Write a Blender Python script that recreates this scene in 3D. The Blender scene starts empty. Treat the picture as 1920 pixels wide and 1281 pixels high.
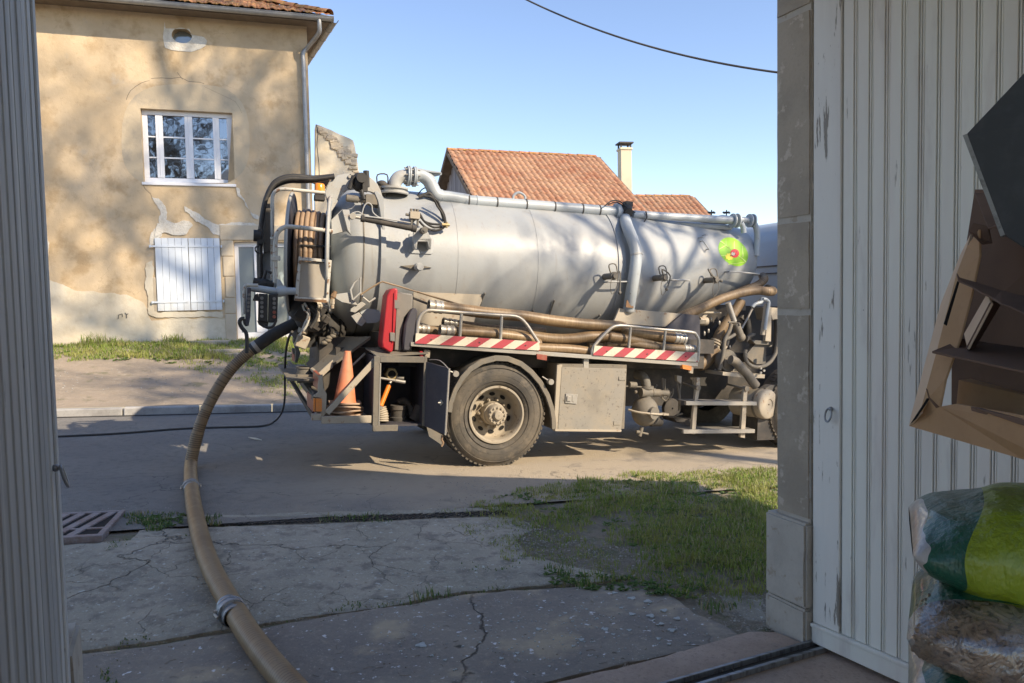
import bpy, bmesh, math, random
import numpy as np
from mathutils import Vector, Matrix, Euler
from mathutils.geometry import tessellate_polygon
random.seed(7)
rnd = random.Random(7)
R = math.radians
V = Vector
scene = bpy.context.scene
col = scene.collection

# ---------------------------------------------------------------- camera
CAM_H = 1.67
FPX = 1400.0
PITCH, ROLL = R(3.1), R(-1.15)
cp, sp = math.cos(PITCH), math.sin(PITCH)
r0 = V((1, 0, 0)); u0 = V((0, sp, cp)); CF = V((0, cp, -sp))
CR = r0 * math.cos(ROLL) + u0 * math.sin(ROLL)
CU = u0 * math.cos(ROLL) - r0 * math.sin(ROLL)
CAM = V((0, 0, CAM_H))
cd = bpy.data.cameras.new('camera')
cam = bpy.data.objects.new('camera', cd)
col.objects.link(cam)
m = Matrix((CR, CU, -CF)).transposed().to_4x4()
m.translation = CAM
cam.matrix_world = m
cd.sensor_width = 36.0
cd.lens = 36.0 * FPX / 1920.0
cd.clip_start = 0.02
cd.clip_end = 5000
scene.camera = cam

# ---------------------------------------------------------------- light
SUN_EL = R(33)
LD = V((-0.84, 0.545, 0)).normalized()          # horizontal travel of the light
LDIR = (LD * math.cos(SUN_EL) + V((0, 0, -math.sin(SUN_EL)))).normalized()
world = bpy.data.worlds.new('World')
scene.world = world
world.use_nodes = True
nt = world.node_tree
nt.nodes.clear()
wo = nt.nodes.new('ShaderNodeOutputWorld')
bg = nt.nodes.new('ShaderNodeBackground')
sk = nt.nodes.new('ShaderNodeTexSky')
sk.sky_type = 'NISHITA'
sk.sun_disc = False
sk.sun_elevation = SUN_EL
sk.sun_rotation = math.atan2(-LD.x, -LD.y)
sk.altitude = 300
sk.air_density = 1.0
sk.dust_density = 0.25
sk.ozone_density = 1.6
bg.inputs['Strength'].default_value = 0.108
tint = nt.nodes.new('ShaderNodeMix'); tint.data_type = 'RGBA'; tint.blend_type = 'MULTIPLY'   # camera white balance
tint.inputs[0].default_value = 1.0; tint.inputs[7].default_value = (0.96, 0.90, 0.93, 1)
nt.links.new(sk.outputs[0], tint.inputs[6])
nt.links.new(tint.outputs[2], bg.inputs[0])
nt.links.new(bg.outputs[0], wo.inputs[0])
sd = bpy.data.lights.new('sun', 'SUN')
sd.energy = 2.85
sd.angle = R(0.53)
sd.color = (1.0, 0.84, 0.63)
so = bpy.data.objects.new('sun', sd)
so.rotation_euler = LDIR.to_track_quat('-Z', 'Y').to_euler()
so.location = (20, -12, 20)
col.objects.link(so)
vs = scene.view_settings
vs.view_transform = 'Standard'
vs.look = 'None'
vs.exposure = 1.33
vs.gamma = 1.0
vs.use_curve_mapping = False
try:
    scene.cycles.max_bounces = 8
    scene.cycles.diffuse_bounces = 4
    scene.cycles.transparent_max_bounces = 12
except Exception:
    pass

# ---------------------------------------------------------------- pixel tracing
ZK = {0: (0, 0, 1), 1: (430, 300, 4.27), 2: (430, 540, 4.27), 3: (740, 540, 3.558), 4: (1080, 460, 3.2025),
      5: (720, 240, 2.526), 6: (50, 0, 2.784), 7: (50, 380, 2.669), 11: (1440, 0, 2.0), 12: (1440, 640, 2.0),
      13: (0, 0, 2.0), 14: (0, 640, 2.0), 15: (100, 840, 2.743), 16: (780, 840, 2.743),
      21: (1690, 120, 3.37), 22: (1690, 480, 3.204), 23: (1690, 900, 3.362), 24: (200, 0, 4.0),
      25: (680, 290, 8.54), 26: (560, 570, 8.005), 27: (1280, 420, 9.15), 31: (440, 400, 5.3375), 32: (1260, 520, 7.114), 33: (1260, 680, 7.114), 34: (1160, 660, 7.535), 35: (431, 534, 4.186)}

def px(k, x, y):
    a, b, s = ZK[k]
    return a + x / s, b + y / s

def ray(k, x, y):
    x, y = px(k, x, y)
    return (CR * ((x - 960.0) / FPX) - CU * ((y - 640.5) / FPX) + CF)

def project(p):
    d = V(p) - CAM
    z = d.dot(CF)
    return 960 + FPX * d.dot(CR) / z, 640.5 - FPX * d.dot(CU) / z

def at_depth(k, x, y, dep):
    r = ray(k, x, y)
    return CAM + r * dep

class Frame:
    """a real-world frame (origin + axes); at() meets a sight line with the plane y = w of it"""
    def __init__(s, o, ex, ey, ez):
        s.M = Matrix((ex, ey, ez)).transposed().to_4x4()
        s.M.translation = o
        s.I = s.M.inverted()
        s.c = s.I @ CAM
    def at(s, k, x, y, w=0.0):
        d = s.I.to_3x3() @ ray(k, x, y)
        t = (w - s.c.y) / d.y
        return s.c + d * t
    def loc(s, p): return s.I @ V(p)
    def wo(s, p): return s.M @ V(p)

def frame_dir(o, ang, pitch=0.0):
    ex = V((math.cos(ang) * math.cos(pitch), math.sin(ang) * math.cos(pitch), -math.sin(pitch)))
    ey = V((-math.sin(ang), math.cos(ang), 0))
    ez = ex.cross(ey)
    return Frame(V(o), ex, ey, ez)

def sstep(a, b, x):
    t = min(1, max(0, (x - a) / (b - a)))
    return t * t * (3 - 2 * t)

# street frame: u along the street (falling to the right), v across it
SA = R(18)
SC, SS = math.cos(SA), math.sin(SA)
def uv(X, Y):
    dx, dy = X + 0.16, Y - 7.6
    return dx * SC + dy * SS, -dx * SS + dy * SC
def xy(u, v):
    return -0.16 + u * SC - v * SS, 7.6 + u * SS + v * SC
VK = 4.35        # kerb line
def gz(X, Y):
    u, v = uv(X, Y)
    uu = max(-40, min(40, u))
    z = -0.04 * uu * sstep(-3.6, -1.6, v) 
    if v > VK:
        z += 0.11 + min(1, max(0, (v - VK - 0.4) / 4.4)) * (0.84 + 0.04 * uu)
    return z

def ground(k, x, y, off=0.0):
    d = ray(k, x, y)
    t = (CAM_H - off) / max(1e-4, -d.z)
    for _ in range(40):
        p = CAM + d * t
        t2 = (CAM_H - off - gz(p.x, p.y)) / max(1e-4, -d.z)
        if abs(t2 - t) < 1e-5: break
        t = 0.5 * t + 0.5 * t2
    p = CAM + d * t
    return V((p.x, p.y, gz(p.x, p.y) + off))

T = frame_dir(ground(0, 930, 876), R(20), 0.055)     # truck
D = frame_dir((1.40, 3.50, 0), R(25))                # doorway wall (inner face)
H = frame_dir((-6.75, 15.5, 0), R(17))                # old house front wall

# ---------------------------------------------------------------- materials
def new_mat(name):
    mt = bpy.data.materials.new(name)
    mt.use_nodes = True
    n = mt.node_tree
    for x in list(n.nodes):
        if x.type != 'BSDF_PRINCIPLED' and x.type != 'OUTPUT_MATERIAL':
            n.nodes.remove(x)
    return mt, n, n.nodes['Principled BSDF']

def nmath(n, op, a, b=None, clamp=False):
    k = n.nodes.new('ShaderNodeMath'); k.operation = op; k.use_clamp = clamp
    for i, v in enumerate((a, b)):
        if v is None: continue
        if isinstance(v, (int, float)): k.inputs[i].default_value = v
        else: n.links.new(v, k.inputs[i])
    return k.outputs[0]

def nmix(n, fac, a, b, mode='MIX'):
    k = n.nodes.new('ShaderNodeMix'); k.data_type = 'RGBA'; k.blend_type = mode
    for i, v in ((0, fac), (6, a), (7, b)):
        if isinstance(v, (int, float)): k.inputs[i].default_value = v
        elif isinstance(v, tuple): k.inputs[i].default_value = (*v, 1)
        else: n.links.new(v, k.inputs[i])
    return k.outputs[2]

def ramp(n, x, lo, hi):
    k = n.nodes.new('ShaderNodeMapRange'); k.interpolation_type = 'SMOOTHSTEP'
    n.links.new(x, k.inputs[0])
    k.inputs[1].default_value = lo; k.inputs[2].default_value = hi
    return k.outputs[0]

def pos(n, stretch=None, rotz=0.0):
    g = n.nodes.new('ShaderNodeNewGeometry')
    if stretch is None and not rotz: return g.outputs['Position']
    mp = n.nodes.new('ShaderNodeMapping')
    mp.inputs['Rotation'].default_value = (0, 0, rotz)
    mp.inputs['Scale'].default_value = stretch or (1, 1, 1)
    n.links.new(g.outputs['Position'], mp.inputs[0])
    return mp.outputs[0]

def noise(n, scale, detail=4, rough=0.55, stretch=None, vec=None, dist=0.0):
    k = n.nodes.new('ShaderNodeTexNoise')
    k.inputs['Scale'].default_value = scale
    k.inputs['Detail'].default_value = detail
    k.inputs['Roughness'].default_value = rough
    k.inputs['Distortion'].default_value = dist
    n.links.new(vec if vec is not None else pos(n, stretch), k.inputs['Vector'])
    return k.outputs[0]

def voro(n, scale, feature='F1', vec=None, stretch=None, rand=1.0):
    k = n.nodes.new('ShaderNodeTexVoronoi')
    k.feature = feature
    k.inputs['Scale'].default_value = scale
    k.inputs['Randomness'].default_value = rand
    n.links.new(vec if vec is not None else pos(n, stretch), k.inputs['Vector'])
    return k

MATS = {}
def mat(name, colr, rough=0.6, metal=0.0, layers=(), bump=(), spec=0.5, obj_var=0.0, coat=0.0, rvar=0.0):
    """layers: (kind, scale, lo, hi, colour, amount[, stretch])"""
    mt, n, b = new_mat(name)
    c = None
    cur = tuple(colr)
    masks = []
    for L in layers:
        kind, sc, lo, hi, cc, am = L[:6]
        st = L[6] if len(L) > 6 else None
        if kind == 'n': f = ramp(n, noise(n, sc, 6, 0.6, st), lo, hi)
        elif kind == 'spot': f = ramp(n, voro(n, sc, stretch=st).outputs['Distance'], hi, lo)
        elif kind == 'spotn':
            v = voro(n, sc, stretch=st)
            f = ramp(n, v.outputs['Distance'], hi, lo)
            f2 = ramp(n, noise(n, sc * 0.13, 3), 0.5, 0.62)
            f = nmath(n, 'MULTIPLY', f, f2)
        elif kind == 'crack':
            p0 = pos(n, st)
            nz = n.nodes.new('ShaderNodeTexNoise'); nz.inputs['Scale'].default_value = sc * 2.5; nz.inputs['Detail'].default_value = 5
            n.links.new(p0, nz.inputs['Vector'])
            vm = n.nodes.new('ShaderNodeVectorMath'); vm.operation = 'SCALE'; vm.inputs['Scale'].default_value = 0.5 / sc
            n.links.new(nz.outputs['Color'], vm.inputs[0])
            va = n.nodes.new('ShaderNodeVectorMath'); va.operation = 'ADD'
            n.links.new(p0, va.inputs[0]); n.links.new(vm.outputs[0], va.inputs[1])
            v = voro(n, sc, 'DISTANCE_TO_EDGE', vec=va.outputs[0])
            f = ramp(n, v.outputs['Distance'], hi, lo)
            f2 = ramp(n, noise(n, sc * 0.8, 2), 0.42, 0.56)
            f = nmath(n, 'MULTIPLY', f, f2)
        elif kind == 'sunlit_band':     # sandy tan band that paints the sunlit strip of road brighter
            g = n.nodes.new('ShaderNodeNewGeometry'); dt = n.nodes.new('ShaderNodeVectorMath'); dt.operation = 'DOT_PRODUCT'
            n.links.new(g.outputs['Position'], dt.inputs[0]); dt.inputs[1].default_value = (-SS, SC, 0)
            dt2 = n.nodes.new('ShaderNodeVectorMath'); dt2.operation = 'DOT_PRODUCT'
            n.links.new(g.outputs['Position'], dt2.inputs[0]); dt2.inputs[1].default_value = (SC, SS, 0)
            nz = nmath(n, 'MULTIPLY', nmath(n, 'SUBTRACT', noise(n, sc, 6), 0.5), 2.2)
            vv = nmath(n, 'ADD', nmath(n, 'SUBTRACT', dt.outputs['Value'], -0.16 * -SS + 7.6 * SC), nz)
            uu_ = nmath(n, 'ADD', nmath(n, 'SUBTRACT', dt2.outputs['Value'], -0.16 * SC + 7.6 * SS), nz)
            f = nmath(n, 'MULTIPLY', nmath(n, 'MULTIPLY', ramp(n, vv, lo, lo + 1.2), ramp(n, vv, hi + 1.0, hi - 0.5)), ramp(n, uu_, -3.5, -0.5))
        elif kind == 'z':
            g = n.nodes.new('ShaderNodeNewGeometry'); s = n.nodes.new('ShaderNodeSeparateXYZ')
            n.links.new(g.outputs['Position'], s.inputs[0])
            nz = noise(n, sc, 5)
            zz = nmath(n, 'ADD', s.outputs[2], nmath(n, 'MULTIPLY', nmath(n, 'SUBTRACT', nz, 0.5), 0.9))
            f = ramp(n, zz, hi, lo)
        f = nmath(n, 'MULTIPLY', f, am)
        masks.append(f)
        cur = nmix(n, f, cur, tuple(cc))
    if obj_var:
        oi = n.nodes.new('ShaderNodeObjectInfo')
        k = n.nodes.new('ShaderNodeHueSaturation')
        n.links.new(nmath(n, 'ADD', nmath(n, 'MULTIPLY', oi.outputs['Random'], 2 * obj_var), 1 - obj_var), k.inputs['Value'])
        if isinstance(cur, tuple): k.inputs['Color'].default_value = (*cur, 1)
        else: n.links.new(cur, k.inputs['Color'])
        cur = k.outputs[0]
    if isinstance(cur, tuple): b.inputs['Base Color'].default_value = (*cur, 1)
    else: n.links.new(cur, b.inputs['Base Color'])
    if rvar:
        rr = nmath(n, 'ADD', nmath(n, 'MULTIPLY', noise(n, 6, 5), rvar * 2), rough - rvar, True)
        n.links.new(rr, b.inputs['Roughness'])
    else:
        b.inputs['Roughness'].default_value = rough
    b.inputs['Metallic'].default_value = metal
    b.inputs['Specular IOR Level'].default_value = spec
    b.inputs['Coat Weight'].default_value = coat
    prev = None
    for B in bump:
        kind, sc, st, di = B[:4]
        if kind == 'n': h = noise(n, sc, 6, 0.6, B[4] if len(B) > 4 else None)
        elif kind == 'v': h = voro(n, sc).outputs['Distance']
        elif kind == 'mask': h = nmath(n, 'MULTIPLY', masks[int(sc)], -1.0)
        bn = n.nodes.new('ShaderNodeBump')
        bn.inputs['Strength'].default_value = st
        bn.inputs['Distance'].default_value = di
        n.links.new(h, bn.inputs['Height'])
        if prev is not None: n.links.new(prev, bn.inputs['Normal'])
        prev = bn.outputs[0]
    if prev is not None: n.links.new(prev, b.inputs['Normal'])
    MATS[name] = mt
    return mt

DUST = (0.36, 0.29, 0.20)
M = {}
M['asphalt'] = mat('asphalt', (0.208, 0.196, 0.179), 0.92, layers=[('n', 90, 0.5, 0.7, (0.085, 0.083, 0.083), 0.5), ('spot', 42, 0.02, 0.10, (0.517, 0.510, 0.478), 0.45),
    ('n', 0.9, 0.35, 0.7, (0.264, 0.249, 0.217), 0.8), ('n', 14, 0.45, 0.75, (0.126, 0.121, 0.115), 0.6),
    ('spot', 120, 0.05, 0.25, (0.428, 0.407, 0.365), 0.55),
    ('sunlit_band', 1.2, -2.2, 1.6, (0.453, 0.375, 0.270), 0.85),
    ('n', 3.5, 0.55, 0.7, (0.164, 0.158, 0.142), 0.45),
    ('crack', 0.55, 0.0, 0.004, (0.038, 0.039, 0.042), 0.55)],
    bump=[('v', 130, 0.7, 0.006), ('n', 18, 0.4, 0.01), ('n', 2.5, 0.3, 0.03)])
SLABL = [('n', 110, 0.5, 0.72, (0.112, 0.113, 0.110), 0.45), ('n', 60, 0.58, 0.7, (0.465, 0.470, 0.462), 0.35), ('spot', 38, 0.03, 0.12, (0.539, 0.549, 0.546), 0.55), ('n', 3.5, 0.55, 0.68, (0.149, 0.147, 0.137), 0.5), ('n', 1.3, 0.35, 0.7, (0.458, 0.404, 0.314), 0.9), ('n', 9, 0.48, 0.66, (0.200, 0.180, 0.149), 0.75),
         ('n', 45, 0.5, 0.8, (0.677, 0.598, 0.464), 0.5), ('spotn', 70, 0.04, 0.25, (0.763, 0.759, 0.569), 0.5),
         ('n', 26, 0.62, 0.68, (0.763, 0.804, 0.750), 0.5),
         ('crack', 0.7, 0.0, 0.005, (0.078, 0.072, 0.055), 0.7), ('crack', 2.3, 0.0, 0.012, (0.119, 0.109, 0.075), 0.7)]
M['slab'] = mat('old_concrete', (0.339, 0.309, 0.238), 0.9, layers=SLABL,
    bump=[('mask', 9, 0.9, 0.02), ('mask', 10, 0.8, 0.01), ('n', 60, 0.6, 0.006), ('n', 5, 0.5, 0.03), ('v', 90, 0.3, 0.004)])
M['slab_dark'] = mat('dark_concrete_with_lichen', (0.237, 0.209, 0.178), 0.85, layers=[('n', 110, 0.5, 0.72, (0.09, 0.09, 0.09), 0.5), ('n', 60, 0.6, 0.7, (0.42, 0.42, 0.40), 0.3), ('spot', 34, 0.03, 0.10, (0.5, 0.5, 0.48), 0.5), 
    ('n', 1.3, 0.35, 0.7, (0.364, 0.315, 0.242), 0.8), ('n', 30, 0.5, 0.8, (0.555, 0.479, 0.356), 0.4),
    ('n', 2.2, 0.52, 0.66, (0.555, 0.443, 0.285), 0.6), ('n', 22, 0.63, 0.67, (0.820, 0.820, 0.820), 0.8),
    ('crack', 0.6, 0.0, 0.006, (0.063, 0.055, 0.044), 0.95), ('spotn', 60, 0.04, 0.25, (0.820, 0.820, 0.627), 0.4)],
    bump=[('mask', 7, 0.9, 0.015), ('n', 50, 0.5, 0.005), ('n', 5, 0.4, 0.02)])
M['slab_pink'] = mat('pinkish_concrete', (0.395, 0.304, 0.237), 0.9, layers=[
    ('n', 3, 0.35, 0.7, (0.525, 0.409, 0.326), 0.8), ('n', 50, 0.5, 0.7, (0.237, 0.188, 0.149), 0.5),
    ('spot', 90, 0.04, 0.22, (0.133, 0.117, 0.099), 0.6), ('spot', 60, 0.03, 0.15, (0.820, 0.771, 0.593), 0.5)],
    bump=[('n', 70, 0.5, 0.005), ('n', 7, 0.4, 0.02)])
M['soil'] = mat('soil', (0.30, 0.25, 0.185), 0.95, layers=[
    ('n', 1.5, 0.35, 0.65, (0.17, 0.16, 0.11), 0.7), ('n', 4, 0.5, 0.65, (0.14, 0.155, 0.07), 0.75), ('n', 25, 0.45, 0.75, (0.15, 0.13, 0.095), 0.6),
    ('spot', 45, 0.05, 0.3, (0.45, 0.41, 0.34), 0.4), ('n', 70, 0.6, 0.7, (0.4, 0.36, 0.28), 0.4)],
    bump=[('n', 20, 0.8, 0.03), ('n', 90, 0.6, 0.01)])
M['dirt'] = mat('pale_packed_dirt', (0.36, 0.29, 0.215), 0.95, layers=[
    ('n', 0.8, 0.35, 0.65, (0.27, 0.225, 0.17), 0.8), ('n', 7, 0.5, 0.75, (0.42, 0.35, 0.27), 0.7),
    ('n', 2.6, 0.56, 0.7, (0.10, 0.11, 0.04), 0.6), ('spot', 55, 0.05, 0.3, (0.5, 0.45, 0.38), 0.5)],
    bump=[('n', 12, 0.6, 0.03), ('n', 70, 0.6, 0.01)])
M['gravel_path'] = mat('gravelly_verge', (0.2, 0.185, 0.165), 0.95, layers=[
    ('n', 2.0, 0.4, 0.65, (0.27, 0.235, 0.19), 0.8), ('spot', 60, 0.05, 0.3, (0.4, 0.37, 0.32), 0.6),
    ('n', 20, 0.5, 0.75, (0.1, 0.09, 0.08), 0.6)], bump=[('v', 60, 0.8, 0.015), ('n', 10, 0.5, 0.03)])
M['kerb'] = mat('kerb_stone', (0.40, 0.39, 0.37), 0.85, obj_var=0.12, layers=[
    ('n', 3, 0.4, 0.7, (0.22, 0.21, 0.2), 0.8), ('n', 40, 0.5, 0.8, (0.15, 0.14, 0.13), 0.5)], bump=[('n', 40, 0.5, 0.006)])
M['cap0'] = mat('dark_gutter_dirt', (0.045, 0.042, 0.038), 0.95, layers=[('n', 9, .5, .7, (.12, .11, .09), .8)])
M['lichen'] = mat('white_lichen', (0.5, 0.52, 0.5), 0.95, layers=[('n', 60, 0.4, 0.7, (0.32, 0.34, 0.32), 0.8)], bump=[('n', 120, 0.6, 0.004)])
M['dark'] = mat('dark_void', (0.012, 0.012, 0.012), 0.9)
M['grate'] = mat('rusty_pink_iron', (0.345, 0.297, 0.285), 0.75, 0.2, layers=[
    ('n', 9, 0.4, 0.65, (0.253, 0.176, 0.150), 0.7), ('n', 60, 0.5, 0.7, (0.414, 0.432, 0.450), 0.5)], bump=[('n', 90, 0.3, 0.003)])
M['rail'] = mat('worn_steel', (0.35, 0.37, 0.39), 0.45, 0.7, layers=[('n', 9, 0.45, 0.65, (0.12, 0.11, 0.10), 0.7, (1, 8, 1))])
M['plaster'] = mat('ochre_plaster', (0.54, 0.41, 0.25), 0.95, layers=[
    ('n', 0.7, 0.35, 0.65, (0.62, 0.49, 0.325), 0.9), ('n', 2.3, 0.48, 0.68, (0.38, 0.265, 0.14), 0.75), ('n', 1.1, 0.6, 0.75, (0.42, 0.36, 0.28), 0.6, (1, 1, 0.5)), ('n', 28, 0.6, 0.75, (0.66, 0.54, 0.36), 0.4),
    ('n', 0.45, 0.5, 0.62, (0.40, 0.31, 0.20), 0.5), ('n', 12, 0.55, 0.8, (0.36, 0.25, 0.14), 0.4),
    ('n', 1.6, 0.62, 0.74, (0.40, 0.37, 0.32), 0.45), ('crack', 0.42, 0.0, 0.0025, (0.3, 0.21, 0.12), 0.35),
    ('spot', 14, 0.01, 0.05, (0.7, 0.62, 0.48), 0.8)],
    bump=[('n', 5, 0.4, 0.03), ('n', 55, 0.5, 0.006), ('mask', 5, 0.6, 0.01)])
M['plaster_pale'] = mat('pale_lime_render', (0.60, 0.52, 0.38), 0.95, layers=[
    ('n', 1.2, 0.35, 0.65, (0.66, 0.60, 0.47), 0.9), ('n', 5, 0.5, 0.75, (0.5, 0.42, 0.28), 0.6),
    ('n', 30, 0.6, 0.8, (0.45, 0.38, 0.27), 0.5)], bump=[('n', 8, 0.5, 0.02), ('n', 70, 0.5, 0.006)])
M['plaster_white'] = mat('white_mortar', (0.68, 0.64, 0.55), 0.95, layers=[('n', 8, 0.4, 0.7, (0.55, 0.5, 0.41), 0.8), ('n', 40, 0.55, 0.75, (0.4, 0.35, 0.27), 0.4)], bump=[('n', 25, 0.8, 0.02)])
M['plaster_grey'] = mat('grey_render_patch', (0.50, 0.41, 0.28), 0.95, layers=[
    ('n', 1.2, 0.4, 0.65, (0.54, 0.45, 0.31), 0.8), ('n', 3, 0.5, 0.7, (0.36, 0.31, 0.24), 0.7)], bump=[('n', 7, 0.5, 0.02), ('n', 70, 0.5, 0.005)])
M['stone'] = mat('limestone', (0.52, 0.44, 0.32), 0.9, obj_var=0.08, layers=[
    ('n', 3, 0.4, 0.7, (0.42, 0.35, 0.25), 0.8), ('n', 25, 0.5, 0.8, (0.6, 0.54, 0.42), 0.5)], bump=[('n', 30, 0.5, 0.008), ('n', 6, 0.3, 0.02)])
M['pillar'] = mat('grey_cut_stone', (0.444, 0.380, 0.294), 0.9, obj_var=0.06, layers=[
    ('n', 3, 0.4, 0.65, (0.349, 0.302, 0.237), 0.8), ('n', 14, 0.58, 0.66, (0.680, 0.603, 0.493), 0.6), ('n', 70, 0.5, 0.8, (0.284, 0.247, 0.192), 0.4)],
    bump=[('n', 40, 0.4, 0.006), ('n', 7, 0.4, 0.02)])
M['plinth'] = mat('pale_plinth_stone', (0.510, 0.473, 0.405), 0.9, obj_var=0.05, layers=[
    ('n', 5, 0.4, 0.65, (0.417, 0.383, 0.328), 0.8), ('n', 16, 0.6, 0.68, (0.309, 0.225, 0.140), 0.5), ('n', 70, 0.5, 0.8, (0.371, 0.330, 0.279), 0.4)],
    bump=[('n', 40, 0.4, 0.006), ('n', 7, 0.4, 0.02)])
M['white_wood'] = mat('worn_white_paint', (0.840, 0.840, 0.754), 0.6, obj_var=0.05, layers=[
    ('n', 3.5, 0.4, 0.7, (0.760, 0.709, 0.642), 0.8, (1, 1, 0.12)), ('n', 9, 0.52, 0.7, (0.608, 0.567, 0.516), 0.6, (1, 1, 0.2)),
    ('n', 30, 0.66, 0.71, (0.198, 0.170, 0.139), 0.7, (1, 1, 0.10)), ('spot', 5.2, 0.008, 0.022, (0.152, 0.127, 0.101), 0.9),
    ('n', 3.3, 0.68, 0.8, (0.456, 0.397, 0.327), 0.6)],
    bump=[('n', 30, 0.25, 0.004, (1, 1, 0.06)), ('mask', 2, 0.5, 0.003)])
M['white_stile'] = mat('flaking_white_paint', (0.840, 0.827, 0.761), 0.6, layers=[
    ('n', 3.5, 0.4, 0.7, (0.752, 0.723, 0.673), 0.8, (1, 1, 0.12)),
    ('n', 22, 0.60, 0.64, (0.217, 0.188, 0.152), 0.85, (1, 1, 0.13)), ('n', 60, 0.66, 0.7, (0.289, 0.250, 0.203), 0.7, (1, 1, 0.2))],
    bump=[('mask', 1, 0.8, 0.004), ('n', 40, 0.4, 0.004, (1, 1, 0.08))])
M['grey_wood'] = mat('weathered_grey_paint', (0.522, 0.537, 0.530), 0.6, obj_var=0.10, layers=[
    ('n', 4, 0.4, 0.7, (0.354, 0.373, 0.376), 0.8, (1, 1, 0.10)), ('n', 24, 0.5, 0.68, (0.752, 0.767, 0.734), 0.6, (1, 1, 0.04)),
    ('n', 14, 0.66, 0.74, (0.105, 0.097, 0.090), 0.7, (1, 1, 0.3))],
    bump=[('n', 40, 0.4, 0.003, (1, 1, 0.04))])
M['white_pvc'] = mat('white_window_paint', (0.78, 0.78, 0.78), 0.4)
M['shutter'] = mat('pale_blue_white_shutter', (0.66, 0.71, 0.75), 0.55, obj_var=0.05, layers=[('n', 4, 0.4, 0.7, (0.58, 0.63, 0.69), 0.6, (1, 1, 0.15)), ('z', 6, 1.55, 1.9, (0.5, 0.46, 0.36), 0.35)])
M['zinc'] = mat('zinc_gutter', (0.36, 0.36, 0.35), 0.5, 0.5, obj_var=0.08, layers=[('n', 5, 0.4, 0.7, (0.25, 0.25, 0.24), 0.7)])
M['soffit'] = mat('weathered_soffit_board', (0.14, 0.11, 0.08), 0.85, layers=[('n', 5, 0.4, 0.7, (0.2, 0.16, 0.12), 0.7)])
M['tile_moss'] = mat('mossy_clay_tile', (0.38, 0.15, 0.075), 0.9, obj_var=0.22, layers=[
    ('n', 5, 0.4, 0.62, (0.30, 0.17, 0.05), 0.8), ('n', 16, 0.5, 0.62, (0.50, 0.30, 0.10), 0.8),
    ('n', 30, 0.58, 0.68, (0.09, 0.06, 0.04), 0.7), ('n', 9, 0.66, 0.72, (0.6, 0.5, 0.4), 0.6)], bump=[('n', 40, 0.8, 0.01)])
M['tile'] = mat('orange_clay_tile', (0.42, 0.24, 0.145), 0.85, obj_var=0.12, layers=[
    ('n', 2.4, 0.4, 0.65, (0.36, 0.15, 0.08), 0.8), ('n', 0.5, 0.45, 0.65, (0.50, 0.30, 0.18), 0.7), ('n', 9, 0.58, 0.7, (0.16, 0.08, 0.05), 0.7),
    ('n', 5, 0.62, 0.72, (0.62, 0.36, 0.2), 0.6)], bump=[('n', 14, 0.4, 0.02)])
M['barn_wood'] = mat('bluish_grey_boards', (0.30, 0.31, 0.34), 0.85, obj_var=0.15, layers=[('n', 3, 0.4, 0.7, (0.2, 0.2, 0.22), 0.8, (4, 4, 0.2))])
M['chimney'] = mat('cream_render', (0.66, 0.58, 0.42), 0.9, layers=[('n', 2, 0.4, 0.7, (0.58, 0.5, 0.37), 0.7)])
M['cap'] = mat('dark_cap', (0.06, 0.055, 0.05), 0.7)

def glass_mat(name, tint, refl):
    mt, n, b = new_mat(name)
    b.inputs['Base Color'].default_value = (*tint, 1)
    b.inputs['Roughness'].default_value = 0.03
    gl = n.nodes.new('ShaderNodeBsdfGlossy'); gl.inputs['Roughness'].default_value = 0.02
    gl.inputs['Color'].default_value = (0.9, 0.95, 1, 1)
    bn = n.nodes.new('ShaderNodeBump'); bn.inputs['Strength'].default_value = 0.12; bn.inputs['Distance'].default_value = 0.02
    n.links.new(noise(n, 2.2, 2), bn.inputs['Height']); n.links.new(bn.outputs[0], gl.inputs['Normal'])
    mx = n.nodes.new('ShaderNodeMixShader')
    mx.inputs[0].default_value = refl
    n.links.new(b.outputs[0], mx.inputs[1]); n.links.new(gl.outputs[0], mx.inputs[2])
    n.links.new(mx.outputs[0], n.nodes['Material Output'].inputs[0])
    return mt
M['glass'] = glass_mat('window_glass', (0.01, 0.011, 0.012), 0.30)
M['glass_frost'] = glass_mat('door_glass', (0.22, 0.25, 0.24), 0.12)

# ---------------------------------------------------------------- mesh builder
WM = {}     # world matrix of every object we made

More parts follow.
